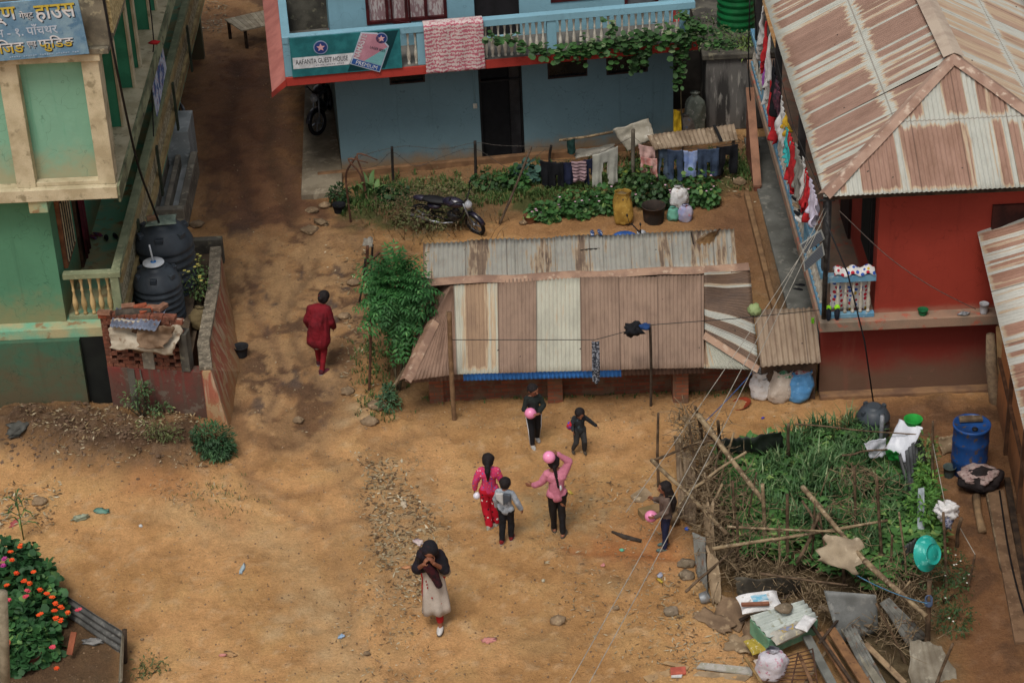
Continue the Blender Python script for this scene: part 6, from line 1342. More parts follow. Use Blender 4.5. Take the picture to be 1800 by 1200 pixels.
# horizontal pole, tarps and low shelter
ty = at(1050, 300, 0).y
mb = MB(); mb.tube([onY(983, 247, ty), onY(1030, 241, ty), onY(1078, 232, ty)], .028, 7); mb.build('pole', STICK, None, 'horizontal grey pole left of the pale tarpaulin', 'pole')
postobj(1033, 262, 1031, 228, .045, WOOD_DARK, 'short thick post holding the horizontal pole')
garment('rag', onY(996, 243, ty), onY(1010, 242, ty), .33, mat('1c3a34', '15302b', 8), 'dark green rag over the horizontal pole', 'washing hung out to dry', 'rag', 3, 'rag')
def tarp(name, pts, m, label, cat='tarpaulin', sag=.06, seed=0, th=.006, n=14, ragged=0, group=None):
    a, b, c, d = [p if isinstance(p, Vector) else at(*p) for p in pts]; mb = MB(); nn = (b-a).cross(c-a).normalized()
    def fn(u, v):
        u2 = .5+(u-.5)*(1+ragged*noise.noise(Vector((v*4+seed, 1, 0)))); v2 = .5+(v-.5)*(1+ragged*noise.noise(Vector((u*4, 5, seed))))
        return a.lerp(b, u2).lerp(c.lerp(d, u2), v2)+nn*sag*(noise.noise(Vector((u*2.5+seed, v*2.5, 0)))+.4*noise.noise(Vector((u*7+seed, v*7, 3))))
    mb.grid(fn, n, n); return mb.build(name, m, None, label, cat, group, solid=th)
GT = mat('8f8b80', '7b776d', 3, c3='a5a196', rough=.6)
tarp('tarpaulin', [onY(1103, 266, ty), onY(1152, 243, ty), onY(1077, 228, ty+.1), onY(1140, 208, ty+.2)], mat('a39c8c', '8f8878', 3, c3='b8b2a4', rough=.5), 'pale tan plastic tarpaulin on the poles', seed=4, ragged=.15)
tarp('tarpaulin', [onY(1012, 280, ty), onY(1083, 262, ty-.1), onY(1004, 264, ty+.3), onY(1080, 252, ty+.3)], GT, 'grey plastic sheet behind the cream trousers', seed=7, ragged=.2)
ls = thing('low_shelter', 'low corrugated shelter behind the right end of the washing', 'shelter', tuple(at(1220, 290, 0)))
mb = MB(); mb.corr(at(1150, 264, .8), at(1297, 246, .8), at(1137, 238, 1.0), at(1290, 218, 1.0), .014, .09, 6, sag=.03); mb.build('roof', mat('8f7d68', '75634f', 4, c3='a5957e', rough=.6), ls, solid=.004)
# waves run along the length of this roof: grooves
for x, y in ((1155, 266), (1290, 250)): a = at(x, y, .78); mb = MB(); mb.box(a.x-.03, a.x+.03, a.y-.03+.1, a.y+.03+.1, 0, .77); mb.build('post', WOOD_DARK, ls)
mb = MB(); mb.beam(at(1268, 248, .84), at(1255, 220, 1.06), .06, .02); mb.build('strap', BLACK, ls)
# blanket over the balcony rail
mb = MB(); a0 = pb(744, 48, FB)[0]; a1 = pb(849, 42, FB)[0]
def bl(u, v):
    a = a0+(a1-a0)*u; s = v*1.5; fold = .012*math.sin(u*22+v*2)+.012*noise.noise(Vector((u*5, v*5, 2)))
    if s < .25: return bh(a, FB-.22+.03, 3.2+s*1.2)
    if s < .5: return bh(a, FB-.2+(s-.25)*1.0, 3.515)
    return bh(a, FB+.045+fold, 3.5-(s-.5)*.97)
mb.grid(bl, 50, 40); n = NT('blanket'); p = n.pos(); s = n.n('SeparateXYZ'); n.l(p, s.inputs[0])
zz = n.math('SINE', n.math('MULTIPLY_ADD', s.outputs[2], 80, n.math('MULTIPLY', n.noise(p, 9), 9))); f_ = n.ramp(n.math('ADD', zz, n.math('MULTIPLY_ADD', n.noise(p, 30, 3), 9, -4.5)), -.5, .6)
edge_ = n.mix(f_, 'c9b9b4', 'b0606f'); n.bump(n.noise(p, 60, 3), .01, 1)
mb.build('blanket', n.out(edge_, .95), None, 'pink and white knitted blanket over the balcony rail', 'blanket', solid=.012)
# ---------------------------------------------------------------- clothes along the red veranda
def vcl(kind, x0, y0, x1, y1, drop, m, lb, X=4.97, i=0): A = onX(x0, y0, X); B = onX(x1, y1, X); d_ = B-A; garment(kind, A-d_*.3, B+d_*.3, drop, m, lb, 'washing along the blue veranda rail', seed=i*2.3, out=V(-2.6, 0, 0), name={'top': 'shirt'}.get(kind, kind))
vl = [('top', 1346, 18, 1342, 45, .7, WHC, 'white shirt at the far end of the veranda washing'), ('top', 1352, 42, 1350, 62, .75, REDC, 'dark red shirt beyond the long white cloth'), ('trousers', 1358, 66, 1355, 95, .95, WHC, 'long white trousers in the veranda washing'),
 ('top', 1353, 95, 1352, 112, .5, mat('9a5aa8', '87498f', 8), 'small purple shirt in the veranda washing'), ('shirt', 1366, 112, 1370, 140, .75, DK1, 'black jacket in the middle of the veranda washing'), ('top', 1372, 140, 1376, 160, .6, mat('6a3a48', '2c2630', 12), 'patterned dark top beside the black jacket'),
 ('trousers', 1362, 148, 1366, 175, .8, REDC, 'red trousers low in the veranda washing'), ('top', 1380, 176, 1386, 205, .62, WHC, 'white shirt before the yellow cloth'), ('top', 1388, 200, 1390, 214, .3, mat('c9a22c', 'b38f24', 8), 'small yellow cloth in the veranda washing'),
 ('top', 1390, 222, 1396, 244, .5, mat('3aa8a8', '2f9494', 8), 'turquoise top in the veranda washing'), ('shirt', 1396, 236, 1406, 262, .85, REDC, 'large bright red jacket in the veranda washing'), ('shirt', 1408, 256, 1415, 282, .75, mat('8a8880', '77756e', 6), 'grey hooded jacket beside the red one'),
 ('top', 1419, 280, 1423, 300, .5, WHC, 'white shirt next to the grey jacket'), ('trousers', 1424, 300, 1430, 320, .7, REDC, 'red trousers near the roof corner'), ('top', 1433, 318, 1440, 342, .55, mat('c9c3d4', 'b4aec0', 8), 'pale lilac shirt at the roof corner')]
for i, (k, x0, y0, x1, y1, d, m, lb) in enumerate(vl): vcl(k, x0, y0, x1, y1, d, m, lb, i=i)
wire('clothes_line', [onX(1340, 5, 4.99), onX(1365, 105, 4.99), onX(1395, 225, 4.99), onX(1442, 335, 4.99)], .006, WIRE, 'washing line under the left eave of the red house', 'clothes line')
POLKA = dotmat('cfccc8', ['3a5aa8', 'b52a3a', 'c9a83a', '3a5aa8', 'b52a3a'], 12, .38)
mb = MB(); mb.grid(lambda u, v: V(5.2+u*.63, 31.70+.02*math.sin(u*20+v), 1.66+v*.66), 24, 10); mb.build('polka_dot_cloth', POLKA, None, 'white cloth with coloured dots behind the veranda balusters', 'cloth', solid=.006)
mb = MB(); mb.grid(lambda u, v: V(5.22+u*.66, 31.50+v*.22, 2.42+.10*math.sin(v*3.14)+.03*math.sin(u*17)), 24, 10); mb.build('polka_dot_pillow', POLKA, None, 'rolled dotted cloth lying on the veranda rail', 'cloth', solid=.02)
# ---------------------------------------------------------------- sacks and bags
def sack(px, py, w, h, m, label, open_=False, tilt=0, seed=0, z=0, cat='sack', dep=.75, group=None, tie=True, content=None):
    g_ = ga(px, py) if z == 0 else at(px, py, z); t = thing('sack', label, cat, tuple(g_), group); mb = MB(); r = w/2
    prof = [(.70, 0), (.92, .04), (1.05, .18), (1.08, .4), (1.0, .62), (.86, .8)]
    prof += [(.78, .92), (.84, 1.0)] if open_ else [(.72, .86), (.45, .93), (.28, .955), (.42, 1.0), (.5, 1.03)]
    n_ = 30; vs = []; k = len(prof)
    sub = [(prof[i][0]*(1-f_)+prof[i+1][0]*f_, prof[i][1]*(1-f_)+prof[i+1][1]*f_) for i in range(k-1) for f_ in (0, .25, .5, .75)]+[prof[-1]]
    for (a, b) in sub:
        for j in range(n_):
            th_ = 2*math.pi*j/n_; q = a*r*(1+.22*noise.noise(Vector((math.cos(th_)*1.8+seed, math.sin(th_)*1.8, b*2.5+seed)))+.045*math.sin(th_*9+seed+b*4)*(.3+b)+.09*noise.noise(Vector((math.cos(th_)*6, math.sin(th_)*6+seed, b*9))))
            vs.append(g_+V(math.cos(th_)*q+tilt*b*h, math.sin(th_)*q*dep, b*h+.02*noise.noise(Vector((th_, b*3, seed)))))
    K = len(sub); fs = [(i*n_+j, i*n_+(j+1) % n_, (i+1)*n_+(j+1) % n_, (i+1)*n_+j) for i in range(K-1) for j in range(n_)]+[tuple(range(n_))[::-1]]
    if not open_: fs.append(tuple(range((K-1)*n_, K*n_)))
    mb.add(vs, fs, smooth=True); mb.build('bag', m, t, solid=.006 if open_ else 0)
    if open_:
        mb = MB(); mb.blob(g_+V(tilt*.88*h, 0, h*.84), (r*.74, r*.74*dep, h*.12), seed, .5, 3, flat=True); mb.build('contents', content or WHC, t)
    elif tie:
        mb = MB(); mb.torus(g_+V(tilt*.93*h, 0, h*.935), r*.24, .010, Matrix.Identity(3), 14, 6); mb.build('tie', mat('6a5a44', '54462f', 8), t)
    return t
PLB = mat('dedcda', 'c4c2c0', 4, c3='a89e94', bump=.008, bscale=22, rough=.55); PLD = mat('c4b8aa', 'a89a8c', 4, c3='d8d0c6', bump=.008, bscale=22)
sack(1338, 700, .36, .52, PLB, 'white plastic sack left of the three by the lean-to', seed=1, tie=False, group='sacks by the lean-to', open_=True, content=mat('8f8d8a', '6f6d6a', 20))
sack(1368, 705, .38, .58, PLD, 'dirty pinkish white sack in the middle of the three by the lean-to', seed=2, tilt=.15, group='sacks by the lean-to', open_=True, content=mat('3f8a5a', 'b8b4ac', 20))
sack(1400, 702, .46, .56, mat('5a93c4', '477fae', 4, c3='7aaad0', bump=.008, bscale=22, rough=.5), 'light blue sack right of the three, full of rubbish', seed=3, tilt=.1, group='sacks by the lean-to', open_=True, content=mat('b04a52', 'c4c0b8', 20))
sack(1096, 395, .36, .68, mat('a8863c', '8f7030', 5, c3='b89a50', bump=.008, bscale=22), 'tall mustard yellow sack at the flower bed', open_=True, seed=4, content=mat('5a4a30', '6f5c3c', 20), dep=.8)
sack(1193, 362, .34, .42, PLB, 'white crumpled bag, upper of the three by the barrel', seed=5, z=.12)
sack(1183, 388, .22, .28, mat('6aa894', '588f7d', 6, bump=.006), 'small green bag at the foot of the white one', seed=6)
sack(1205, 388, .27, .34, mat('a8a4b4', '8f94b8', 6, c3='b87a84', bump=.006), 'small lilac white bag right of the green one', seed=7)
sack(1221, 232, .42, .85, mat('8a9084', '6f766a', 5, c3='b0aea4', bump=.01), 'tall grey green sack at the right corner of the guest house', seed=8)
sack(1205, 236, .40, .42, mat('a39a90', '877d74', 5, c3='6f8aa8', bump=.01), 'low slumped rubbish bag before the tall grey sack', seed=9)
tarp('yellow_cloth', [onY(1184, 232, 40.9), onY(1200, 232, 40.9), onY(1184, 192, 41), onY(1196, 196, 41)], mat('c4a020', 'a88718', 6), 'bright yellow cloth hanging at the corner of the guest house', 'cloth', .06, 3)
sack(1357, 1188, .40, .46, mat('c2bec4', 'aeaab0', 5, c3='b86a84', bump=.006, lo=.3, hi=.7), 'white and pink tied bag on the heap at the bottom', seed=11, z=.1)
mb = MB()
def cushion(px, py, z, w, d, h, rz, m, label, cat='sack', seed=0, name='sack', print_=None):
    c = at(px, py, z); t = thing(name, label, cat, tuple(c)); mb = MB(); M = Matrix.Rotation(rz, 3, 'Z')
    def fn(u, v, s):
        a, b = u*2-1, v*2-1; e = max(0, (1-a**4)*(1-b**4))**.5; q = M @ V(a*w/2*(1-.08*(1-b*b)), b*d/2*(1-.08*(1-a*a)), 0); return c+q+V(0, 0, h*.5+s*h*.5*e*(1+.35*noise.noise(Vector((a*2+seed, b*2, s)))))
    for s in (1, -1): mb.grid(lambda u, v: fn(u, v, s), 16, 16)
    mb.build('bag', m, t)
    if print_:
        mb = MB(); mb.grid(lambda u, v: fn(.3+u*.4, .3+v*.4, 1)+V(0, 0, .004), 8, 8); mb.build('print', print_, t)
    return t
cushion(1335, 1066, .42, .62, .42, .16, .15, PLB, 'white rice bag with blue print lying on the heap', seed=2, print_=mat('6aa8c0', 'a4c0cc', 14))
cushion(1385, 1118, .40, .62, .26, .14, .55, mat('a8a296', '8f8a7e', 6, c3='c0b48a'), 'printed feed bag slumped below the green box', seed=5, print_=mat('a88f4a', '6f7fa4', 14))
cushion(1328, 1140, .2, .24, .34, .1, .3, mat('a8943c', '8f7c30', 8, c3='c4bca0'), 'yellow packet on the heap left of the feed bag', 'packet', seed=6, name='packet')
# ---------------------------------------------------------------- motorcycles
def moto(loc, rz, lean, tankm, label, steer=0., sc_=1.0, z=0):
    t = thing('motorcycle', label, 'motorcycle', (0, 0, 0)); RY = Matrix.Rotation(math.pi/2, 3, 'X'); TY = mat('16161a', '0f0f12', 20, rough=.8); ALU = mat('8d8f92', '74767a', 12, rough=.35, metal=.6)
    St = Matrix.Rotation(steer, 4, 'Z'); hx = V(.52, 0, 0); MS = Matrix.Translation(hx) @ St @ Matrix.Translation(-hx)
    def wheel(c, Mx):
        mb = MB(); mb.torus(c, .255, .045, RY, 30, 10); mb.v = [tuple(Mx @ Vector(v)) for v in mb.v]; w_ = mb.build('wheel', TY, t)
        mb = MB(); mb.torus(c, .215, .012, RY, 26, 6)
        for k in range(5): a = k*2*math.pi/5; mb.beam(c, c+V(math.cos(a)*.21, 0, math.sin(a)*.21), .02, .035, up=(0, 1, 0))
        mb.tube([c-V(0, .06, 0), c+V(0, .06, 0)], .035, 10); mb.v = [tuple(Mx @ Vector(v)) for v in mb.v]; mb.build('rim', ALU, w_)
    I4 = Matrix.Identity(4); wheel(V(-.62, 0, .3), I4); wheel(V(.66, 0, .3), MS)
    mb = MB(); mb.tube([(-.62, .07, .3), (-.25, .08, .38), (.0, .09, .35), (.35, .06, .45), (.5, 0, .8)], .018, 6); mb.tube([(-.62, -.07, .3), (-.25, -.08, .38), (.0, -.09, .35), (.35, -.06, .45), (.5, 0, .8)], .018, 6); mb.tube([(.5, 0, .8), (.1, 0, .72), (-.35, 0, .72), (-.7, 0, .75)], .02, 6); mb.build('frame', BLACK, t)
    mb = MB(); mb.blob((.15, 0, .42), (.17, .11, .14), 1, .2, 2, flat=True); mb.blob((.22, 0, .56), (.09, .07, .12), 1, .1, 2, flat=True); mb.build('engine', mat('3f4043', '2c2d30', 14, rough=.4, metal=.5), t)
    mb = MB(); mb.blob((.2, 0, .82), (.27, .13, .12), 2, .06, 3); mb.build('tank', tankm, t)
    mb = MB(); mb.blob((-.25, 0, .82), (.36, .12, .055), 2, .03, 3); mb.build('seat', BLACK, t)
    mb = MB(); mb.blob((-.58, 0, .80), (.2, .08, .06), 2, .05, 3); mb.blob((-.28, 0, .66), (.18, .12, .08), 2, .05, 3); mb.build('tail', tankm, t)
    mb = MB(); mb.tube([(.15, -.1, .3), (-.1, -.13, .25), (-.35, -.15, .28), (-.85, -.16, .40)], [.02, .022, .04, .035], 8); mb.build('exhaust', ALU, t)
    mb = MB()
    for s in (-1, 1): mb.tube([MS @ V(.66, s*.075, .3), MS @ V(.5, s*.075, .9)], .02, 7)
    mb.build('fork', ALU, t)
    mb = MB(); mb.tube([MS @ V(.38, -.36, .98), MS @ V(.45, -.22, 1.02), MS @ V(.5, -.06, .93), MS @ V(.5, .06, .93), MS @ V(.45, .22, 1.02), MS @ V(.38, .36, .98)], .015, 6); hb = mb.build('handlebar', BLACK, t)
    for s in (-1, 1):
        mb = MB(); q = MS @ V(.40, s*.33, 1.18); mb.tube([MS @ V(.42, s*.25, 1.0), q], .006, 5); mb.blob(q, (.02, .06, .035), 1, 0, 2); mb.build('mirror', BLACK, hb)
    mb = MB(); mb.blob(MS @ V(.58, 0, .84), (.09, .10, .1), 1, 0, 2); mb.build('headlight', mat('a8aaae', '8c8e92', 14, rough=.15), t)
    mb = MB(); vs = []
    for i in range(9):
        a = math.radians(20+i*17)
        for s in (-.05, .05): vs.append(MS @ V(.66+.33*math.cos(a), s, .3+.33*math.sin(a)))
    mb.add(vs, [(2*i, 2*i+1, 2*i+3, 2*i+2) for i in range(8)], smooth=True); mb.build('mudguard', tankm, t, solid=.006)
    t.location = loc; t.rotation_euler = (lean, 0, rz) if False else (Matrix.Rotation(rz, 3, 'Z') @ Matrix.Rotation(lean, 3, 'X')).to_euler(); t.scale = (sc_,)*3; return t
PUR = mat('2a2636', '1f1c2a', 8, rough=.25, spec=.6)
g1 = at(562, 240, .12); moto((g1.x+.12, g1.y+.72, .12), math.radians(-95), math.radians(8), mat('23232a', '4f505a', 8, rough=.3), 'black motorcycle parked on the concrete slab under the balcony', steer=-.5, sc_=.95)
g1 = at(843, 410, 0); g0 = at(733, 392, 0); dd = g1-g0; rz_ = math.atan2(dd.y, dd.x); mid_ = g0.lerp(g1, .5); moto((g1.x-math.cos(rz_)*.60, g1.y-math.sin(rz_)*.60+.02, 0), rz_, math.radians(16), PUR, 'dark purple motorcycle half hidden by dry brushwood', steer=-.35, sc_=.86)
g1 = at(1100, 405, .75); moto((g1.x-.22, 36.12, 0), .05, math.radians(-10), mat('2a569a', '1c4078', 8, rough=.35, spec=.5), 'blue motorcycle parked behind the shed roof', steer=.3, sc_=.9)
g1 = at(304, 205, 0); moto((g1.x, g1.y+.2, 0), math.radians(100), math.radians(6), mat('2a2a30', '8f2030', 8, rough=.3), 'dark motorcycle seen beyond the cement counter')
# ---------------------------------------------------------------- footwear
def shoes(px, py, z, rz, m, label, group='pairs of shoes and sandals', gap=.1, cat='shoes', hi=.04, L=.25):
    c = at(px, py, z); t = thing('shoes', label, cat, tuple(c), group)
    for s in (-1, 1):
        M = Matrix.Rotation(rz+s*.08, 3, 'Z'); mb = MB(); mb.blob(c+M @ V(s*gap/2, 0, .02), (.042, L/2, .018), s, .05, 2, M=M); mb.blob(c+M @ V(s*gap/2, -.03, hi*.8), (.038, L*.28, hi*.6), s, .05, 2, M=M); mb.build('shoe', m, t)
    return t
shoes(1048, 411, 1.33, .1, mat('1f3560', 'b8c0cc', 30, lo=.55, hi=.6), 'blue sandals on the upper edge of the shed roof', gap=.14)
shoes(1405, 507, .03, 1.2, DK1, 'dark sandals on the cement path beside the red house', gap=.16)
shoes(195, 418, 1.62, .3, DK1, 'dark shoes on the floor of the lodge veranda, right pair', gap=.16); shoes(168, 416, 1.62, .8, mat('3a3f6a', '7a2a34', 20), 'coloured sandals on the floor of the lodge veranda, left pair', gap=.12)
sn = mat('8fd42a', '1c2230', 14, lo=.46, hi=.5)
for i, (x, y, lb) in enumerate([(1456, 561, 'neon green sports shoe leaning on the veranda corner'), (1471, 560, 'neon green sports shoe, right of its pair on the ledge')]):
    c = at(x, y, 1.62); t = thing('sports_shoe', lb, 'shoe', tuple(c)); mb = MB(); mb.blob(c+V(0, 0, .10), (.045, .05, .13), i, .1, 3); mb.build('upper', mat('1a1e28', '262b36', 14), t); mb = MB(); mb.blob(c+V(0, .015, .20), (.05, .04, .055), i, .1, 2); mb.build('tongue', mat('9be02a', '86c922', 10), t)
for i, (x, y) in enumerate([(1402, 350), (1404, 362), (1406, 376), (1408, 386)]):
    c = onX(x, y, 5.08); c.z = 2.42; shoes(x, y, 2.42, .4, [DK1, WOOD_PALE, DK1, WHC][i], ['black sandals, farthest on the veranda rail', 'tan sandals on the veranda rail', 'black sandals near the end of the veranda rail', 'white sandals, nearest on the veranda rail'][i])
# ---------------------------------------------------------------- tanks, drums, vessels
TKB = mat('31373d', '3f464c', 2.5, rough=.45, bump=.003, stretch=(1, 1, .4))
def tank(c, r, h, m, label, lid=None, ribs=6, name='water_tank', lugs=6):
    t = thing(name, label, 'water tank', tuple(c)); mb = MB(); pr_ = [(r*.97, 0)]
    hb = h*.68
    for i in range(ribs):
        z = hb*(i+.5)/ribs; pr_ += [(r, z-hb*.38/ribs), (r*.93, z-hb*.1/ribs), (r*.93, z+hb*.1/ribs), (r, z+hb*.38/ribs)]
    pr_ += [(r, hb), (r*.97, hb*1.06), (r*.80, h*.86), (r*.55, h*.95), (r*.42, h*.96), (r*.42, h), (r*.38, h*1.0), (0.01, h*1.01)]; mb.lathe(pr_, c, 40); mb.build('shell', m, t)
    for k in range(lugs):
        a = 2*math.pi*k/lugs+.5; q = Vector(c)+V(math.cos(a)*r*.78, math.sin(a)*r*.78, h*.86); mb = MB(); mb.cbox(q, (.14*r*2, .10*r*2, .09), rz=a+math.pi/2); mb.build('lug', m, t, bevel=.015)
    return t
t1 = tank(at(283, 388, 2.25)-V(0, 0, 1.32), .52, 1.32, TKB, 'large ribbed black water tank behind the smaller one')
c = at(272, 463, 2.0); tank(V(c.x, c.y, .95), .42, 1.02, TKB, 'small ribbed black water tank with white disc on top')
dl = thing('disc_lid', 'white disc with an upright pipe on the small water tank', 'lid', tuple(c)); mb = MB(); mb.lathe([(.18, 0), (.185, .01), (.18, .02), (.02, .024)], c+V(-.02, 0, .01), 28); mb.build('disc', mat('d0d4d6', 'bcc0c2', 6, rough=.4), dl)
mb = MB(); mb.lathe([(.05, .02), (.05, .03), (.01, .032)], c+V(-.02, 0, .01), 16); mb.build('collar', mat('3a7ab8', '326ca4', 6), dl); mb = MB(); mb.tube([c+V(-.02, 0, .03), c+V(-.05, 0, .36)], .016, 8); mb.build('pipe', mat('c4c8ca', 'b0b4b6', 6), dl)
cushion(283, 390, 2.27, .55, .38, .06, .1, mat('7a8878', '5f6c5f', 6, c3='9aa494', rough=.5), 'plastic sheet weighted on top of the large tank', 'plastic sheet', 3, 'plastic_sheet')
mb = MB(); q = at(268, 383, 2.36); mb.cbox(q, (.2, .1, .07), rz=.2); mb.build('brick', mat('8a6a50', '705540', 8), None, 'tan brick lying on top of the large tank', 'brick', bevel=.006)
GTK = mat('176a3a', '125a30', 4, rough=.45); c = at(1297, 52, 1.7); gt = tank(V(c.x, c.y+.2, 1.7), .42, 1.3, GTK, 'green ribbed water tank on the concrete block', lugs=0)
c = at(1535, 775, 0); tank(V(c.x, c.y+.1, 0), .27, .62, TKB, 'black plastic barrel at the back corner of the garden', ribs=3, name='barrel', lugs=4)
BLD = mat('1f4a86', '1a3f74', 5, c3='5a4a3a', rough=.45, lo=.35, hi=.7); c = at(1702, 828, 0); dr_ = thing('drum', 'blue plastic drum with wooden block on its lid', 'drum', tuple(c)); mb = MB()
mb.lathe([(.25, 0), (.275, .02), (.28, .25), (.29, .28), (.28, .31), (.28, .57), (.29, .6), (.28, .63), (.28, .84), (.295, .86), (.295, .9), (.27, .9), (.265, .87), (.01, .87)], c, 36); mb.build('body', BLD, dr_)
mb = MB(); mb.lathe([(.045, .87), (.045, .9), (.01, .9)], c+V(.02, -.14, 0), 14); mb.build('bung', BLACK, dr_)
mb = MB(); mb.cbox(c+V(0, .1, .925), (.36, .12, .05), rz=-.03); mb.build('wooden_block', WOOD_OLD, None, 'wooden block lying on the blue drum lid', 'wood block', bevel=.006)
def vessel(px, py, z, r, h, m, label, name='bowl', cat='bowl', M=None, taper=.7, group=None):
    c = at(px, py, z); mb = MB(); mb.lathe([(.005, 0), (r*taper*.55, .0), (r*taper*.6, .006), (r*taper*.95, .006), (r*taper*.97, -.004), (r*taper, -.004), (r*taper*1.01, .006), (r*(taper+1)/2, h*.5), (r, h), (r*1.06, h), (r*1.04, h*.96), (r*.93, h*.92), (r*(taper+.9)/2-.005, h*.5), (r*taper*.9, .012), (.005, .012)], c, 28, M); return mb.build(name, m, None, label, cat, group)
vessel(1622, 552, 1.61, .085, .09, mat('1f6a3f', '185a34', 6), 'small green bowl on the red house ledge'); vessel(1729, 549, 1.61, .075, .17, mat('c0c0c2', 'acacae', 6), 'white bucket at the right end of the ledge', 'bucket', 'bucket', taper=.8)
mb = MB(); mb.blob(at(1694, 551, 1.63), (.09, .05, .035), 3, .5, 2); mb.build('rag', mat('9a9a9c', '5f6468', 20), None, 'grey rag and soap on the ledge beside the bucket', 'rag')
vessel(1604, 760, .78, .14, .26, mat('2a9a3c', '238a34', 6), 'bright green bucket behind the white plastic', 'bucket', 'bucket', taper=.75)
vessel(1303, 713, .0, .17, .05, mat('8f3a20', '7a2f1a', 6), 'shallow red brown dish beside the sacks', 'dish', 'dish', Matrix.Rotation(-.3, 3, 'Y'))
vessel(425, 625, .0, .13, .2, mat('2a2a2c', '1f1f21', 6), 'dark bucket standing outside the retaining wall', 'bucket', 'bucket')
vessel(932, 390, .0, .13, .15, mat('7a5238', '63412c', 6), 'clay flower pot in the flower bed', 'flower_pot', 'flower pot'); vessel(1149, 390, 0, .22, .36, mat('28231f', '3a302a', 4, c3='4a3526'), 'dark half barrel planter at the flower bed', 'planter', 'planter', taper=.85)
vessel(597, 375, 0, .13, .2, DK1, 'black pot with a small plant at the slab corner', 'flower_pot', 'flower pot'); shrub('potted_plant', 'small leafy plant growing from the black pot', ga(597, 362), [(0, 0, .28, .22, .18, .16)], 300, .09, GREEN_D, 'plant', .4, seed=91)
MB_ = V(-.6, .68, -.42).to_track_quat('Z', 'Y').to_matrix(); vessel(1641, 973, .98, .25, .14, mat('2aa596', '22968a', 5, c3='6ac0b4', rough=.4), 'turquoise basin hung upside down on the garden fence', 'basin', 'basin', MB_, .62)
vessel(1232, 1052, .05, .09, .13, mat('9a9c9c', '7f8181', 6, rough=.3, metal=.5), 'shiny tin can tipped over by the fence foot', 'tin_can', 'can', Matrix.Rotation(1.2, 3, 'Y'), .95)
# ---------------------------------------------------------------- concrete block and things by the far right corner
cb = thing('concrete_block', 'stained grey concrete block wall right of the guest house', 'wall', (4.75, 42, 0)); 
CBM = mat('6d6a66', '3f3d3b', 1.8, c3='9a968e', bump=.004, stretch=(2.2, 1, .45), lo=.42, hi=.6)
mb = MB(); mb.box(4.18, 5.6, 42.0, 47.5, 0, 1.6); mb.build('wall', CBM, cb, bevel=.02); mb = MB(); mb.box(4.1, 5.6, 41.93, 47.6, 1.6, 1.72); mb.build('top_slab', CONC_DARK, cb, bevel=.02); mb = MB(); mb.box(3.3, 4.18, 43.1, 43.3, 0, 1.7); mb.build('gap_shade_wall', mat('3a3530', '292521', 3), cb)  # last part: dark box added to fill the shaded gap beside the guest house
shrub('weed_patch', 'leafy weeds on top of the concrete block', at(1250, 82, 1.72), [(0, 0, .06, .5, .25, .1), (.7, .1, .08, .4, .25, .14), (.1, .9, .08, .5, .5, .15)], 700, .09, leafmat('4a5f38', '667a4c', '8f9a70'), 'weeds', .45, seed=71)
shrub('spiky_plant', 'yellow green spiky plant at the right end of concrete block', at(1318, 100, 1.5), [(0, 0, .15, .35, .2, .22)], 260, .2, leafmat('5f7a38', '86983f', '3f5c2c'), 'plant', .16, seed=72)
shrub('tree', 'dark leafy tree behind the right end of the guest house', at(1255, 45, 0), [(0, 0, 1.6, .8, .8, .9), (.5, .8, 1.2, .7, .7, .7)], 1900, .14, GREEN_D, 'tree', .45, seed=73, stems=5)
os_ = thing('orange_stair_wall', 'orange plastered stair wall beside the blue veranda', 'wall', (4.6, 40, 0)); mb = MB(); a = [V(4.86, 39.2, 0), V(4.98, 39.2, 0), V(4.98, 40.7, 0), V(4.86, 40.7, 0)]; mb.hexa(a, [a[0]+V(0, 0, .1), a[1]+V(0, 0, .1), a[2]+V(0, 0, 1.5), a[3]+V(0, 0, 1.5)]); mb.build('wall', mat('804c3a', '663c2e', 3, c3='9a705a'), os_, bevel=.01)
mb = MB(); mb.hexa([a[0]+V(-.02, 0, .102), a[1]+V(.02, 0, .102), a[2]+V(.02, 0, 1.502), a[3]+V(-.02, 0, 1.502)], [a[0]+V(-.02, 0, .14), a[1]+V(.02, 0, .14), a[2]+V(.02, 0, 1.54), a[3]+V(-.02, 0, 1.54)]); mb.build('coping', mat('9a7058', '7f5c48', 3), os_)
mb = MB(); mb.box(at(1352, 420).x, 5.88, 31.9+.9, 41.5, -.05, .06); o = mb.build('side_path', mat('6a6a64', '55554f', 2.2, c3='7d7b72'), None, kind='structure', bevel=.01)
mb = MB(); mb.box(at(1330, 420).x-.05, at(1330, 420).x+.05, 32.6, 39, -.1, .14); o = mb.build('gutter_kerb', mat('8a6c4c', '6b5038', 3, bump=.01), None, kind='structure', bevel=.02)
# bench platform
bt = thing('bench', 'slatted wooden bench platform in the lane beyond the guest house', 'bench', tuple(at(440, 60, 0))); A_, B_, C_, D_ = at(395, 34, .5), at(425, 54, .5), at(500, 38, .5), at(492, 12, .5)
for i in range(11):
    f0 = i/11; f1 = (i+.93)/11; mb = MB(); q = [B_.lerp(C_, f0), B_.lerp(C_, f1), A_.lerp(D_, f1), A_.lerp(D_, f0)]; mb.hexa([p+V(0, 0, -.03) for p in q], q); mb.build('slat', mat('b8aa90', 'a09278', 5, c3='c4b69c') if i % 2 else mat('ac9e86', '94866e', 5), bt)
for p in (A_.lerp(C_, .06), B_.lerp(D_, .08), C_.lerp(A_, .06), D_.lerp(B_, .06)): mb = MB(); mb.box(p.x-.035, p.x+.035, p.y-.035, p.y+.035, 0, .468); mb.build('leg', WOOD_DARK, bt)
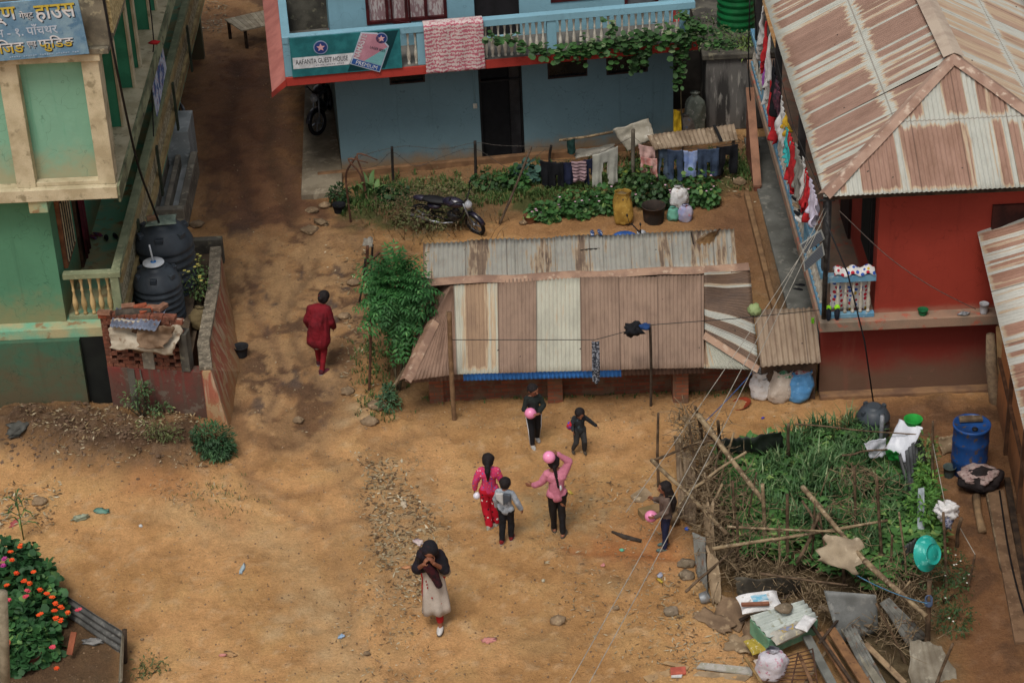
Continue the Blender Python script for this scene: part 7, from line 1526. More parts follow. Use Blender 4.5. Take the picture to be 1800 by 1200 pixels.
# ---------------------------------------------------------------- poles, wires, panels
sy = at(798, 741, 0).y
postobj(799, 741, 790, 549, .042, mat('7d6247', '654d36', 5, c3='8f7355', bump=.004), 'thick wooden pole in front of the left end of the shed', 'pole', name='pole')
postobj(1144, 712, 1143, 571, .024, mat('4f443a', '3a322a', 6), 'slim dark pole in front of the shed', 'pole', name='pole', lean=31.15-at(1144, 712).y)
q0 = onY(795, 597, sy); q1 = onY(1046, 597, 31.15); q2 = onY(1143, 571, 31.15); q3 = onY(1440, 545, 31.5)
wire('clothes_line', [q0, q1, q2, onY(1290, 560, 31.9), q3], .007, WIRE, 'dark washing line stretched in front of the shed roof', 'clothes line')
garment('rag', onY(1040, 598, q1.y), onY(1053, 597, q1.y), .78, mat('2c3038', '8a8e96', 30, lo=.5, hi=.56), 'long grey patterned scarf dangling from the line before the shed', 'washing hung out to dry', 'scarf', 4, 'scarf')
c = onY(1113, 580, q2.y); mb = MB(); mb.blob(c, (.14, .07, .12), 5, .8, 3, 2.2); mb.build('dark_garment', DK1, None, 'black garment bunched on the line before the shed', 'clothing'); c = onY(1133, 574, q2.y); mb = MB(); mb.blob(c, (.11, .06, .06), 6, .5, 3); mb.build('blue_cap', mat('1f3f70', '18325a', 8), None, 'blue cap on top of the slim dark pole', 'cap')
mb = MB(); a = onY(1448, 560, 31.3); b = onY(1456, 352, 31.3); mb.tube([a, b], .04, 10); mb.tube([b-V(.14, 0, 0), b+V(.1, 0, 0)], .02, 6); mb.build('steel_pole', STEEL, None, 'dark steel pole at the corner of the red house', 'pole')
for i, (q, lb) in enumerate([([(1406, 431), (1413, 447), (1450, 420), (1444, 404)], 'small upper solar panel beside the steel pole'), ([(1412, 461), (1414, 478), (1450, 448), (1446, 427)], 'small lower solar panel beside the steel pole')]):
    P4 = [onY(x, y, 31.1-(.0 if k in (0, 1) else .05)) for k, (x, y) in enumerate(q)]; nn = (P4[1]-P4[0]).cross(P4[3]-P4[0]).normalized(); nn = nn if nn.dot(CAMP-P4[0]) > 0 else -nn
    t = thing('solar_panel', lb, 'solar panel', tuple(P4[0])); mb = MB(); mb.hexa([p-nn*.025 for p in P4], P4); mb.build('frame', mat('9a9c98', '84867f', 6, rough=.4), t); ctr = sum(P4, V(0, 0, 0))/4; mb = MB(); P5 = [ctr+(p-ctr)*.88+nn*.003 for p in P4]; mb.hexa(P5, [p+nn*.003 for p in P5]); mb.build('cells', stripemat('3f4348', '5a5f66', 1, 0, 1, .05, .85, .3), t)
    mb = MB(); mb.tube([ctr-nn*.03, onY(1450, 455-i*10, 31.3)], .012, 6); mb.build('bracket', STEEL, t)
PW = mat('a09a8e', '8a857a', 14)
wire('power_wire', sagline(onY(1449, 366, 31.2), at(1000, 1202, 3.2), .12, 24), .006, PW, 'left of the pale overhead wires crossing the yard', 'wire', 'overhead wires')
wire('power_wire', sagline(onY(1452, 372, 31.2), at(1020, 1202, 3.2)+V(.1, 0, 0), .2, 24), .006, PW, 'right of the pale overhead wires crossing the yard', 'wire', 'overhead wires')
wire('power_wire', sagline(onY(1443, 395, 31.2), at(1100, 900, .6), .05, 16), .006, PW, 'thin pale guy wire running down to the yard', 'wire', 'overhead wires')
wire('rope', sagline(at(1322, 655, .9), at(1238, 742, 1.3), .02, 8), .008, mat('3a5f94', '2f4f80', 14), 'blue rope from the fence corner to the shed roof', 'rope')
wire('cable', [onY(x, y, Y) for x, y, Y in ((1447, 378, 31.1), (1490, 480, 30.9), (1520, 600, 30.7), (1535, 705, 30.6))], .013, BLACK, 'black cable falling from the roof corner to the black barrel', 'cable')
wire('cable', catmull([onY(1475, 370, 31.2), onY(1560, 450, 31.2), onY(1640, 505, 31.3), onY(1715, 543, 31.45)], 6), .007, mat('6a5f58', '544b45', 14), 'thin brown cord across the red wall', 'cord')
wire('cable', catmull([onY(180, -10, 31.8), onY(207, 130, 31.9), onY(240, 280, 33), onY(262, 345, 34), onY(280, 392, 34.6)], 8), .020, BLACK, 'thick black cable falling past the lodge to the large tank', 'cable', 'cables over the lodge veranda')
wire('cable', catmull([onX(262, -5, -6.1), onX(270, 75, -6.15), onX(266, 120, -6.25), onX(270, 240, -6.35)], 8), .012, BLACK, 'thin black cable tied with a red band', 'cable', 'cables over the lodge veranda')
mb = MB(); mb.blob(onX(271, 75, -6.12), (.10, .05, .04), 3, .4, 2); mb.build('red_band', REDC, None, 'red band knotted round the thin black cable', 'band')
for i, (pts, lb) in enumerate([([(1318, 0), (1316, 120), (1322, 200), (1335, 260)], 'dark cable hanging before the concrete block, left'), ([(1325, -5), (1332, 90), (1340, 200), (1352, 260)], 'dark cable hanging before the concrete block, right')]): wire('cable', catmull([onY(x, y, 40.5) for x, y in pts], 5), .013, BLACK, lb, 'cable')
wire('cord', [at(1640, 780, 1.45), at(1662, 890, 1.1)], .006, PW, 'pale cord holding up the hanging bag', 'cord'); wire('cord', [at(1688, 928, .8), at(1714, 974, .8)], .006, PW, 'pale cord running to the leaning stick in the alley', 'cord')
wire('rope', sagline(at(1505, 1010, .7), at(1630, 1060, .95), .05, 10), .008, mat('4f7a94', '3f6880', 14), 'blue cord tied to the splintered stake', 'rope')
mb = MB(); q = at(1632, 1062, .85); [mb.torus(q+V(0, 0, k*.02), .05, .008, Matrix.Rotation(.2*k, 3, 'X'), 14, 5) for k in range(6)]; mb.build('rope_binding', mat('4f5f7a', '3f4d64', 14), None, 'blue string wound round the splintered stake', 'string')
# ---------------------------------------------------------------- things on and around the shed roof
bz = at(1240, 420, 1.35); t = thing('broom', 'straw broom lying on the back corner of the shed roof', 'broom', tuple(bz)); mb = MB(); h0 = at(1265, 403, 1.36)
for k in range(130): e = at(1236+R_.gauss(0, 6), 428+R_.gauss(0, 3), 1.42); s_ = h0.lerp(e, .18)+rv(.012); mb.tube([s_, s_.lerp(e, .6)+rv(.02)+V(0, 0, .03), e], .004, 3)
mb.build('bristles', mat('8f6f48', '755838', 9), t); mb = MB(); mb.tube([h0, h0.lerp(at(1236, 428, 1.42), .3)], .018, 7); mb.build('grip', mat('5a3f2a', '4a3422', 9), t)
for i, (x0, y0, x1, y1, lb) in enumerate([(1020, 440, 1054, 437, 'thin dark stick lying on the middle of the back roof'), (1147, 439, 1159, 441, 'tiny dark twig on the back roof'), (1157, 455, 1171, 453, 'short black stick low on the back roof'), (1215, 408, 1219, 430, 'thin upright crack stick near the broom')]):
    mb = MB(); mb.tube([at(x0, y0, 1.42), at((x0+x1)/2, (y0+y1)/2-1, 1.44), at(x1, y1, 1.42)], .012, 5); mb.build('stick', POSTD, None, lb, 'stick', 'sticks on the shed roof')
mb = MB(); mb.blob(at(1326, 545, 1.35), (.11, .1, .11), 4, .5, 3, 3); mb.build('cabbage', leafmat('9fae7a', '8c9f68'), None, 'pale green cabbage on the corner of the lean-to', 'vegetable')
garment('strap', at(1426, 556, 1.3), at(1431, 556, 1.3), .32, mat('7ac42a', '6ab024', 10), 'neon green strap hanging on the lean-to roof', 'washing hung out to dry', 'strap', 2, 'strap')
# scrap heap on the brick lattice
LZ = 1.90
tarp('sackcloth', [Mf @ V(.2, -.26, 1.52), Mf @ V(1.3, -.28, 1.46), Mf @ V(.2, -.05, LZ+.02), Mf @ V(1.42, .1, LZ+.02)], mat('b0a592', '988d7a', 4, c3='7f6c58'), 'pale torn sackcloth draped over the brick lattice', 'sackcloth', .12, 4, ragged=.25, n=20)
tarp('sackcloth', [Mf @ V(.7, -.34, 1.60), Mf @ V(1.2, -.36, 1.62), Mf @ V(.7, -.12, LZ+.0), Mf @ V(1.3, -.1, LZ+.0)], mat('7d6650', '685340', 4), 'brown torn sackcloth over the pale one', 'sackcloth', .12, 9, ragged=.3, n=16)
a, b = Mf @ V(.25, -.22, LZ+.0), Mf @ V(1.05, -.28, LZ+.0); mb = MB(); mb.corr(a, b, a+V(.05, .5, .06), b+V(.12, .62, .06), .014, .085, 6, sag=.02); mb.build('scrap_sheet', mat('6f7686', '585e6c', 5, c3='6a5446', rough=.5), None, 'bent grey blue corrugated scrap on top of the brick lattice', 'scrap sheet', solid=.004)
mb = MB(); q = Mf @ V(.55, .1, LZ+.10); mb.tube([q-V(.28, 0, 0), q, q+V(.3, .02, 0)], [.06, .07, .05], 9); mb.build('rotten_log', mat('3a342e', '4f463c', 10, bump=.01), None, 'dark rotten log on the corrugated scrap', 'log')
for i, (x, y, rz) in enumerate([(.42, .26, .1), (.62, .28, .3), (.85, .26, -.2), (.75, .16, .5), (.98, .30, 1.0), (.08, .05, .1), (.1, .0, -.2)]):
    mb = MB(); mb.cbox(Mf @ V(x, y, LZ+.11 if i < 5 else LZ+.05+.08*(i-5)), (.22, .11, .07), rz=rz, rx=R_.uniform(-.2, .2)); mb.build('brick', mat('9a5238', '84442e', 9) if i % 2 else mat('8a6450', '74523f', 9), None, ['orange brick at the left of the scrap heap', 'tan brick second in the scrap heap', 'orange brick in the middle of the scrap heap', 'tan brick lying low in the scrap heap', 'tan brick at the right of the scrap heap', 'lower loose brick at the lattice corner', 'tan upper loose brick at the lattice corner'][i], 'brick', 'loose bricks on the lattice', bevel=.006)
mb = MB(); mb.blob(Mf @ V(.62, -.03, 1.55), (.19, .05, .2), 4, .5, 3); mb.build('old_basket', mat('6a4a34', '56402e', 8, bump=.01), None, 'crushed brown basket hanging on the lattice', 'basket')
shrub('flowering_plant', 'yellow flowered plant growing inside the tank enclosure', at(352, 540, .75), [(0, 0, .45, .28, .3, .35), (-.1, .5, .5, .2, .2, .25)], 420, .07, leafmat('4f6a3a', '6a8448', '8f8f4a'), 'plant', .4, seed=81, flowers=(mat('c9be6a', 'b8ac58', 12), 16, .04), shell=.1, stems=6)
sack(355, 575, .36, .4, mat('7a6a4a', '64563a', 5, bump=.01), 'brown sack of soil inside the enclosure', z=.75, seed=21)
# ---------------------------------------------------------------- right alley
def plank(pts, w, h, m, label, name='plank', cat='plank', group=None):
    mb = MB(); P_ = [at(*p) for p in pts]
    for a, b in zip(P_, P_[1:]): mb.beam(a, b, w, h)
    return mb.build(name, m, None, label, cat, group, bevel=.008)
plank([(1750, 862, .05), (1800, 1130, .05)], .26, .06, mat('7a6048', '634c38', 5, c3='8a7058', bump=.004), 'wide brown timber board along the alley', group='timbers in the alley'); plank([(1738, 866, .04), (1764, 1000, .04)], .1, .07, WOOD_OLD, 'narrow grey timber left of the wide board', group='timbers in the alley')
plank([(1770, 840, .03), (1830, 1200, .03)], .1, .05, WOOD_DARK, 'dark timber close to the orange wall', group='timbers in the alley')
wire('cable', catmull([at(1757, 862, .1), at(1772, 960, .11), at(1790, 1040, .1), at(1812, 1110, .1)], 6), .014, BLACK, 'black hose lying along the wide board', 'hose')
mb = MB(); mb.tube([at(1716, 873, .07), at(1719, 900, .08), at(1727, 934, .07)], [.07, .055, .065], 9); mb.build('log', mat('8a7052', '705a42', 6, bump=.006), None, 'short log lying below the cloth bundle', 'log')
c = at(1722, 858, .02); t = thing('cloth_bundle', 'pinkish grey and black cloth bundle beside the blue drum', 'bundle', tuple(c)); mb = MB(); mb.blob(c+V(0, 0, .16), (.32, .26, .19), 3, .35, 4); mb.build('wrap', mat('1d1818', '2a2222', 6), t); mb = MB(); mb.blob(c+V(-.04, 0, .27), (.27, .22, .10), 6, .5, 4, 2); mb.build('cloth', mat('8f7872', 'a8958e', 9, c3='6a4a48'), t)
c = at(1663, 905, .9); t = thing('hanging_bag', 'white plastic bag with blue print hanging in the alley', 'bag', tuple(c)); mb = MB(); mb.blob(c+V(0, 0, .08), (.17, .12, .15), 8, .5, 4, 2.5); mb.build('bag', PLB, t); mb = MB(); mb.blob(c+V(.03, -.06, -.04), (.07, .06, .17), 8, .5, 3, 3); mb.build('print', mat('24305a', 'a8aab8', 30), t)
for i, (pts, m, lb) in enumerate([([(1741, 588, 31.3), (1743, 640, 31.3), (1748, 690, 31.3), (1753, 730, 31.3)], mat('9a8468', '84705a', 14, bump=.01), 'rough tan rolled mat, left of the two by the ledge end'), ([(1758, 575, 31.2), (1764, 640, 31.2), (1772, 690, 31.2), (1775, 722, 31.2)], mat('a08058', '8a6c48', 5), 'smooth tan rolled mat, right of the two by the ledge end')]):
    mb = MB(); mb.tube([onY(*p) for p in pts], [.07, .10, .10, .11], 12); mb.build('rolled_mat', m, None, lb, 'rolled mat', 'rolled mats')
garment('cloth', onY(1760, 726, 30.9), onY(1776, 726, 30.9), .55, mat('c4902a', '26305a', 14, lo=.5, hi=.56), 'yellow and navy cloth hanging under the rusty eave', 'washing hung out to dry', 'cloth', 5, 'cloth')
garment('shirt', onY(1782, 822, 29.2), onY(1806, 822, 29.2), .55, DK1, 'black garment hanging on the orange house wall', 'washing hung out to dry', 'clothing', 5)
tarp('white_plastic', [(1555, 795, .55), (1592, 812, .5), (1580, 736, 1.0), (1622, 752, 1.0)], mat('d0d2d8', 'bcbec6', 3, rough=.4), 'large white plastic sheet draped over the fence corner', 'plastic sheet', .05, 6, ragged=.1)
tarp('white_plastic', [(1530, 806, .5), (1560, 800, .5), (1520, 780, .8), (1556, 768, .85)], mat('c4c6cc', 'b0b2ba', 3, rough=.4), 'smaller white plastic sheet left of the large one', 'plastic sheet', .06, 8, ragged=.2)
tarp('green_bag', [(1560, 808, .45), (1588, 812, .45), (1556, 790, .7), (1575, 792, .7)], mat('2a8a3c', '1f7830', 4, rough=.4), 'green plastic scrap under the white sheet', 'plastic scrap', .05, 9, ragged=.2)
mb = MB(); mb.tube([at(1548, 790, .2), at(1551, 730, .9)], .035, 6); mb.build('plastic_wrapped_stake', mat('8a8c90', '6f7174', 9, rough=.3), None, 'stake wrapped in clear plastic beside the black barrel', 'stake')
# ---------------------------------------------------------------- heap at the bottom right
GB = mat('6a9478', '587f66', 5, c3='7d8a70', rough=.6)
bx = thing('green_box', 'green box under a white corrugated lid on the heap', 'box', tuple(at(1380, 1110, .15))); A_, B_, C_, D_ = at(1352, 1122, .5), at(1438, 1085, .5), at(1318, 1083, .62), at(1412, 1055, .62)
mb = MB(); mb.hexa([p-V(0, 0, .30) for p in (A_, B_, D_, C_)], [p-V(0, 0, .03) for p in (A_, B_, D_, C_)]); mb.build('case', GB, bx, bevel=.01); mb = MB(); mb.corr(A_, C_, B_, D_, .018, .1, 6); mb.build('lid', mat('b4bab2', 'a0a69e', 4, c3='8a8a78'), bx, solid=.008)
def rock(px, py, r, label, m=None, z=0, seed=0, group=None, amp=.35, sq=.7):
    c = ga(px, py) if z == 0 else at(px, py, z); mb = MB(); mb.blob(c+V(0, 0, r*sq*.6), (r, r*.8, r*sq), seed, amp, 3, 1.6, flat=False); return mb.build('rock', m or mat('7d6e5c', '665947', 5, c3='93856f', bump=.01), None, label, 'rock', group)
rock(1378, 1072, .12, 'flat brown rock on the corrugated lid', z=.63, seed=1, sq=.45)
mb = MB(); mb.beam(at(1303, 1062, .62), at(1352, 1060, .6), .06, .04); mb.build('wood_piece', mat('8a5a44', '704836', 8), None, 'reddish stick lying on the white rice bag', 'stick', bevel=.004)
g_ = thing('iron_grate', 'rusty iron rod grate leaning on the heap', 'grate', tuple(at(1400, 1200, 0)))
A_, B_, C_, D_ = at(1335, 1215, .05), at(1440, 1225, .05), at(1378, 1155, .35), at(1428, 1140, .4)
RST = mat('5c4030', '452f23', 9)
for i in range(12): mb = MB(); f_ = i/11; mb.tube([A_.lerp(C_, f_), B_.lerp(D_, f_)], .009, 5); mb.build('rod', RST, g_)
for f_ in (0, .5, 1): mb = MB(); mb.tube([A_.lerp(B_, f_)+V(0, 0, .012), C_.lerp(D_, f_)+V(0, 0, .012)], .012, 5); mb.build('rail', RST, g_)
tb = [((1418, 1118, .3), (1475, 1225, .2), .13, .05, mat('6f6f68', '5a5a54', 5), 'grey board, leftmost of the timber stack'), ((1440, 1112, .34), (1510, 1225, .24), .10, .05, mat('8f6644', '785538', 5, c3='654630'), 'orange brown board second in the timber stack'), ((1460, 1105, .36), (1535, 1222, .26), .14, .05, mat('84603f', '6e4f35', 5, c3='5c412c'), 'wide brown board with holes in the timber stack'), ((1428, 1100, .42), (1510, 1215, .34), .045, .045, WOOD_DARK, 'dark square bar lying on the timber stack'), ((1485, 1105, .3), (1560, 1225, .2), .12, .05, mat('8a8474', '6f6a5c', 5), 'grey splintered board, rightmost of the timber stack'), ((1405, 1150, .3), (1440, 1230, .25), .05, .03, mat('7a5a40', '634832', 7), 'thin stick beside the grate'), ((1310, 1155, .3), (1355, 1225, .25), .04, .03, mat('8a7048', '6f5a3a', 7), 'thin yellowish stick left of the grate')]
for a, b, w_, h_, m, lb in tb: plank([a, b], w_, h_, m, lb, 'timber', 'timber', 'stack of old timber')
for a, b, w_, h_, m, lb in [((1395, 1098, .2), (1330, 1180, .1), .09, .03, WOOD_OLD, 'old grey plank sticking out under the feed bag'), ((1440, 1065, .3), (1530, 1100, .25), .08, .03, mat('7a6a56', '625443', 6), 'thin brown plank behind the timber stack'), ((1300, 1090, .15), (1390, 1045, .3), .06, .03, WOOD_DARK, 'dark lath behind the white rice bag'), ((1520, 1130, .25), (1590, 1200, .15), .09, .03, WOOD_PALE, 'pale lath right of the corrugated strip'), ((1455, 1140, .2), (1400, 1225, .1), .05, .03, WOOD_OLD, 'grey lath crossing the iron grate'), ((1480, 1080, .35), (1440, 1130, .42), .04, .03, WOOD_DARK, 'short dark piece across the timber tops')]: plank([a, b], w_, h_, m, lb, 'timber', 'timber', 'stack of old timber')
cushion(1416, 1100, .50, .34, .2, .1, 1.0, PLB, 'small crumpled white bag at the right of the green box', 'plastic bag', 9, 'plastic_bag')
cushion(1345, 1168, .12, .3, .2, .08, .2, PLD, 'dirty flattened plastic bag beside the tied bag', 'plastic bag', 12, 'plastic_bag')
sheetq('scrap_sheet', [(1270, 1140, .03), (1320, 1150, .03), (1285, 1115, .12), (1330, 1120, .12)], CARD, 'crumpled tan paper sack left of the yellow packet', 'paper sack', 'stack of old timber', seed=51, ragged=.3, sag=.08)
vessel(1668, 838, .0, .1, .2, mat('4f5a56', '3f4946', 6), 'small grey can at the foot of the blue drum', 'can', 'can')
sheetq('scrap_sheet', [(1655, 800, .02), (1690, 790, .02), (1650, 770, .25), (1680, 762, .25)], CARD, 'folded brown sheet left of the blue drum', 'scrap sheet', 'stack of old timber', seed=52, ragged=.2, sag=.05)
sheetq('scrap_sheet', [(1540, 1228, .15), (1565, 1215, .15), (1480, 1105, .4), (1500, 1098, .4)], CRG, 'narrow corrugated strip right of the timber stack', 'scrap sheet', 'stack of old timber', .014, .07, seed=41)
# ---------------------------------------------------------------- stones and litter
ST = [(1206, 992, .13, 'dark grey rock, upper of two at the fence foot'), (1207, 1015, .12, 'light grey rock, lower of two at the fence foot'), (1180, 1080, .11, 'rounded brown rock at the left of the fence foot'), (980, 1096, .12, 'wedge shaped tan rock alone on the yard'), (70, 885, .12, 'squarish tan rock near the left edge'), (645, 1150, .05, 'small grey pebble low in the yard'), (250, 1125, .03, 'small dark pebble right of the tin fence'), (1083, 1073, .05, 'small black lump of charcoal'), (664, 722, .16, 'long flat kerb stone at the end of the lane edge'), (650, 748, .15, 'pale kerb stone sticking out at the lane corner'), (622, 500, .12, 'flat stone on the lane edge near the feathery bush'), (606, 560, .11, 'low kerb stone at the middle of the lane edge'), (612, 692, .12, 'smooth tan stone beside the lane edge'), (548, 372, .13, 'stone at the lower corner of the concrete slab'), (572, 365, .12, 'second stone at the lower corner of the concrete slab'), (525, 740, .09, 'dark brown clod in the muddy lane'), (545, 407, .16, 'large flat stone step in the lane'), (345, 395, .15, 'flat slab stone below the wash counter'), (1160, 905, .1, 'tan stone beside the pink balloon of the girl'), (1245, 330, .1, 'brown stone at the right end of the flower bed'), (1290, 300, .14, 'tan broken stone right of the washing'), (1300, 325, .12, 'reddish stone on the earth bank right of the washing'), (920, 393, .08, 'flat brick piece beside the clay pot')]
for i, (x, y, r, lb) in enumerate(ST): rock(x, y, r, lb, seed=i+3, group='stones', m=mat('8a745a', '6f5c46', 5, c3='a08a6c', bump=.01) if i > 2 else None, sq=.4 if r > .12 else .6)
mb = MB(); rr = random.Random(5)
def flake(mb, p, L, w_, a, lift=.01):
    d = V(math.cos(a), math.sin(a), rr.uniform(-.1, .35)); s_ = V(-math.sin(a), math.cos(a), rr.uniform(-.3, .3)); p = p+V(0, 0, lift); k = rr.uniform(.2, .9)
    mb.add([p-s_*w_*k, p+d*L*.4+s_*w_, p+d*L, p+d*L*.6-s_*w_, p+d*L*.2-s_*w_*1.1], [(0, 4, 3, 2, 1)])
chip = [MB(), MB(), MB()]
def scatter(poly, n, L, w_):
    k = 0; xs2 = [p[0] for p in poly]; ys2 = [p[1] for p in poly]
    while k < n:
        x = rr.uniform(min(xs2), max(xs2)); y = rr.uniform(min(ys2), max(ys2))
        if not inpx(x, y, poly) or noise.noise(Vector((x*.022, y*.022, 2))) < rr.uniform(-.5, .15): continue
        k += 1; flake(chip[rr.choice((0, 0, 0, 1, 2, 2))], ga(x, y), rr.uniform(.4, 1)*L, rr.uniform(.4, 1)*w_, rr.uniform(0, 6.28))
scatter([(635, 815), (690, 795), (765, 890), (770, 1000), (735, 1060), (665, 1010), (650, 900)], 850, .12, .02); scatter([(600, 800), (720, 770), (800, 890), (800, 1020), (740, 1100), (640, 1030), (620, 900)], 420, .09, .014)
scatter([(640, 1000), (740, 1040), (770, 1200), (600, 1200), (580, 1080)], 260, .09, .012)
scatter([(0, 850), (110, 850), (100, 925), (0, 925)], 180, .14, .02); scatter([(250, 845), (400, 850), (440, 900), (300, 900)], 110, .13, .009)
scatter([(960, 830), (1150, 830), (1180, 1000), (1240, 1180), (1000, 1150), (930, 930)], 620, .1, .011); scatter([(320, 0), (400, 10), (395, 60), (330, 60)], 200, .12, .02)
scatter([(0, 740), (340, 740), (370, 830), (100, 825)], 520, .12, .016); scatter([(0, 830), (1200, 760), (1240, 1200), (230, 1200), (0, 1000)], 650, .06, .008)
scatter([(1150, 1000), (1330, 1080), (1330, 1190), (1180, 1180)], 250, .13, .012); scatter([(760, 710), (1440, 690), (1440, 740), (760, 760)], 160, .06, .012); scatter([(1280, 240), (1335, 240), (1330, 360), (1240, 330)], 120, .12, .02)
scatter([(590, 440), (650, 440), (665, 740), (600, 740)], 180, .12, .02); scatter([(420, 400), (620, 420), (600, 760), (430, 760)], 140, .06, .014)
for m_, c1, c2 in ((chip[0], 'a08c6a', '8a7656'), (chip[1], 'b8a98a', 'c9bda2'), (chip[2], '6a543c', '584430')): m_.build('wood_chips', leafmat(c1, c2), None, {'a08c6a': 'tan wood chips, husks and straw strewn over the yard', 'b8a98a': 'pale wood chips and shavings strewn over the yard', '6a543c': 'dark bark scraps and husks strewn over the yard'}[c1], 'wood chips', kind='stuff', base=(0, 0, 0))
mb = MB()
for k in range(1500):
    x = rr.uniform(0, 1250); y = rr.uniform(700, 1200) if k % 2 else rr.uniform(60, 1200); x = x if y > 700 else rr.uniform(330, 640); p = ga(x, y); mb.blob(p, rr.uniform(.008, .022), k % 9, .4, 1, flat=True)
mb.build('pebbles', mat('8a7052', '6a5340', 9, c3='a89074'), None, 'small pebbles scattered over the dirt', 'pebbles', kind='stuff', base=(0, 0, 0))
mb = MB()
for k in range(650):
    x = rr.gauss(150, 100); y = rr.gauss(783, 22); p = ga(x, y); mb.blob(p, (rr.uniform(.012, .05), rr.uniform(.012, .05), rr.uniform(.01, .025)), k % 9, .9, 1, flat=True)
mb.build('clods', mat('6a5442', '54412f', 7, c3='85705a', bump=.01), None, 'dark crumbly clods of the soil heap', 'soil clods', kind='stuff', base=(0, 0, 0))
def scrap(px, py, w_, d, h, m, label, cat='litter', seed=0, rz=0, name='litter', grp=None):
    c = ga(px, py)+V(0, 0, .012+h*.5); mb = MB(); mb.blob(c, (w_/2, d/2, max(h, .015)), seed, .8, 3, 2.4, M=Matrix.Rotation(rz, 3, 'Z')); return mb.build(name, m, None, label, cat, grp)
PNK = mat('c98a80', 'b87a70', 9); BL_ = mat('7aa0c4', 'a8b4c0', 12)
for i, (x, y, w_, d, m, lb) in enumerate([(860, 1128, .18, .12, PNK, 'crumpled pink paper in front of the walking woman'), (600, 1121, .1, .07, BL_, 'light blue wrapper low in the yard'), (427, 1002, .24, .06, mat('8fa0a8', 'a8b4b4', 14), 'flattened pale blue packet left in the yard'), (247, 925, .07, .05, WHC, 'small white scrap alone on the yard'), (178, 900, .24, .14, mat('4f7a6a', '6a8a7c', 9), 'grey green rag on the dirt'), (143, 914, .26, .1, mat('8a9078', '9aa08a', 12), 'pale leafy litter beside the green rag'), (28, 918, .22, .12, mat('b05a58', '9a4a48', 9), 'red rag at the left edge of the yard'), (710, 883, .2, .1, mat('b8a890', 'a4947c', 9), 'pale flat chip among the wood chips'), (735, 955, .18, .12, mat('c4b4ac', 'b8a0a0', 12), 'white and pink wrapper among the wood chips'), (715, 998, .14, .08, mat('c08a64', 'a87650', 9), 'orange leaf shaped scrap among the chips'), (1147, 904, .1, .07, mat('4a6a9c', 'a8b0bc', 12), 'blue wrapper beneath the pink balloon at the fence'), (1160, 1012, .13, .07, mat('a8a8b4', '9494a0', 12), 'lilac white scrap near the fence foot'), (1160, 1023, .15, .05, mat('b89a3c', 'a48830', 9), 'yellow wrapper strip near the fence foot'), (1093, 969, .07, .06, mat('5fa88a', '4f9478', 9), 'green scrap on the orange earth'), (1207, 934, .07, .07, mat('4a6ac0', '3f5cac', 9), 'bright blue scrap behind the girl at the fence'), (1060, 994, .08, .05, PNK, 'pink wrapper on the burnt patch'), (955, 1023, .06, .05, mat('b0a890', '9c947c', 9), 'pale pebble like scrap in the yard'), (405, 1152, .2, .1, mat('b08a60', '9a7650', 9), 'flat tan scrap low in the yard'), (392, 1154, .1, .05, PNK, 'pink wrapper beside the flat tan scrap'), (1341, 735, .06, .04, mat('4a4ab0', '3f3f9c', 9), 'small violet scrap below the sacks'), (938, 728-0, .05, .03, WHC, 'tiny white scrap behind the boy'), (1002, 868, .12, .05, mat('c0a850', 'a8923f', 9), 'yellow straw scrap by the girl in pink'), (1155, 885, .1, .05, mat('8a8a84', '76766f', 9), 'grey scrap above the girl with long hair'), (20, 722, .3, .2, mat('33363a', '26282b', 9), 'dark plastic scrap beside the green wall'), (40, 775, .6, .3, mat('55544f', '45443f', 6), 'grey ash pile on the soil heap'), (973, 700, .1, .07, mat('b8a880', 'a49468', 9), 'pale husk at the foot of the shed wall'), (565, 395, .3, .16, mat('7d6a52', '6a5842', 9), 'flat sack scrap in the lane')]):
    scrap(x, y, w_, d, .012 if w_ < .25 else .05, m, lb, seed=i, rz=i*.7, grp='litter on the ground')
# cardboard and packaging at the bottom
def flat(pts, m, label, th=.02, name='cardboard', cat='cardboard', z=.03):
    mb = MB(); P_ = [at(x, y, z) for x, y in pts]; mb.hexa([p-V(0, 0, th) for p in P_], P_); return mb.build(name, m, None, label, cat, 'cardboard pieces on the ground', bevel=.003)
CB1 = mat('a88a64', '947856', 6); flat([(1130, 1188), (1140, 1200), (1178, 1186), (1176, 1176)], CB1, 'flattened brown box lowest at the bottom edge'); flat([(1165, 1164), (1172, 1160), (1212, 1170), (1208, 1176)], CB1, 'brown cardboard strip above the red packet', z=.05); flat([(1178, 1172), (1205, 1170), (1206, 1182), (1179, 1184)], mat('b85f4c', 'a04f3f', 8), 'red printed packet between cardboard pieces', .03, 'packet', 'packet', .07); flat([(1180, 1184), (1200, 1183), (1198, 1189), (1180, 1189)], WHC, 'white packet edge under the red packet', .02, 'packet', 'packet', .05)
flat([(1224, 1172), (1232, 1163), (1325, 1172), (1322, 1184)], mat('a8a298', '94907f', 8, c3='b8b4ac'), 'long whitish packaging strip at the bottom', .03, 'packaging', 'packaging', .06); flat([(1218, 1186), (1228, 1178), (1322, 1186), (1310, 1196)], CARD, 'tan cardboard strip below the whitish one')
flat([(1108, 870), (1132, 854), (1148, 868), (1130, 882), (1114, 880)], CARD, 'torn cardboard lying left of the long haired girl', .02); 
mb = MB(); c = at(1143, 905, .0); mb.cbox(c+V(0, 0, .06), (.34, .2, .12), rz=.35); mb.build('carton', mat('8a7050', '73603f', 6), None, 'small brown carton behind the pink balloon at the fence', 'carton', bevel=.01)
mb = MB(); mb.tube([at(1180, 895, .25), at(1187, 918, .05)], .085, 12); mb.build('log', mat('8a7458', '6f5c44', 6, bump=.006), None, 'cut log leaning at the foot of the left fence', 'log')
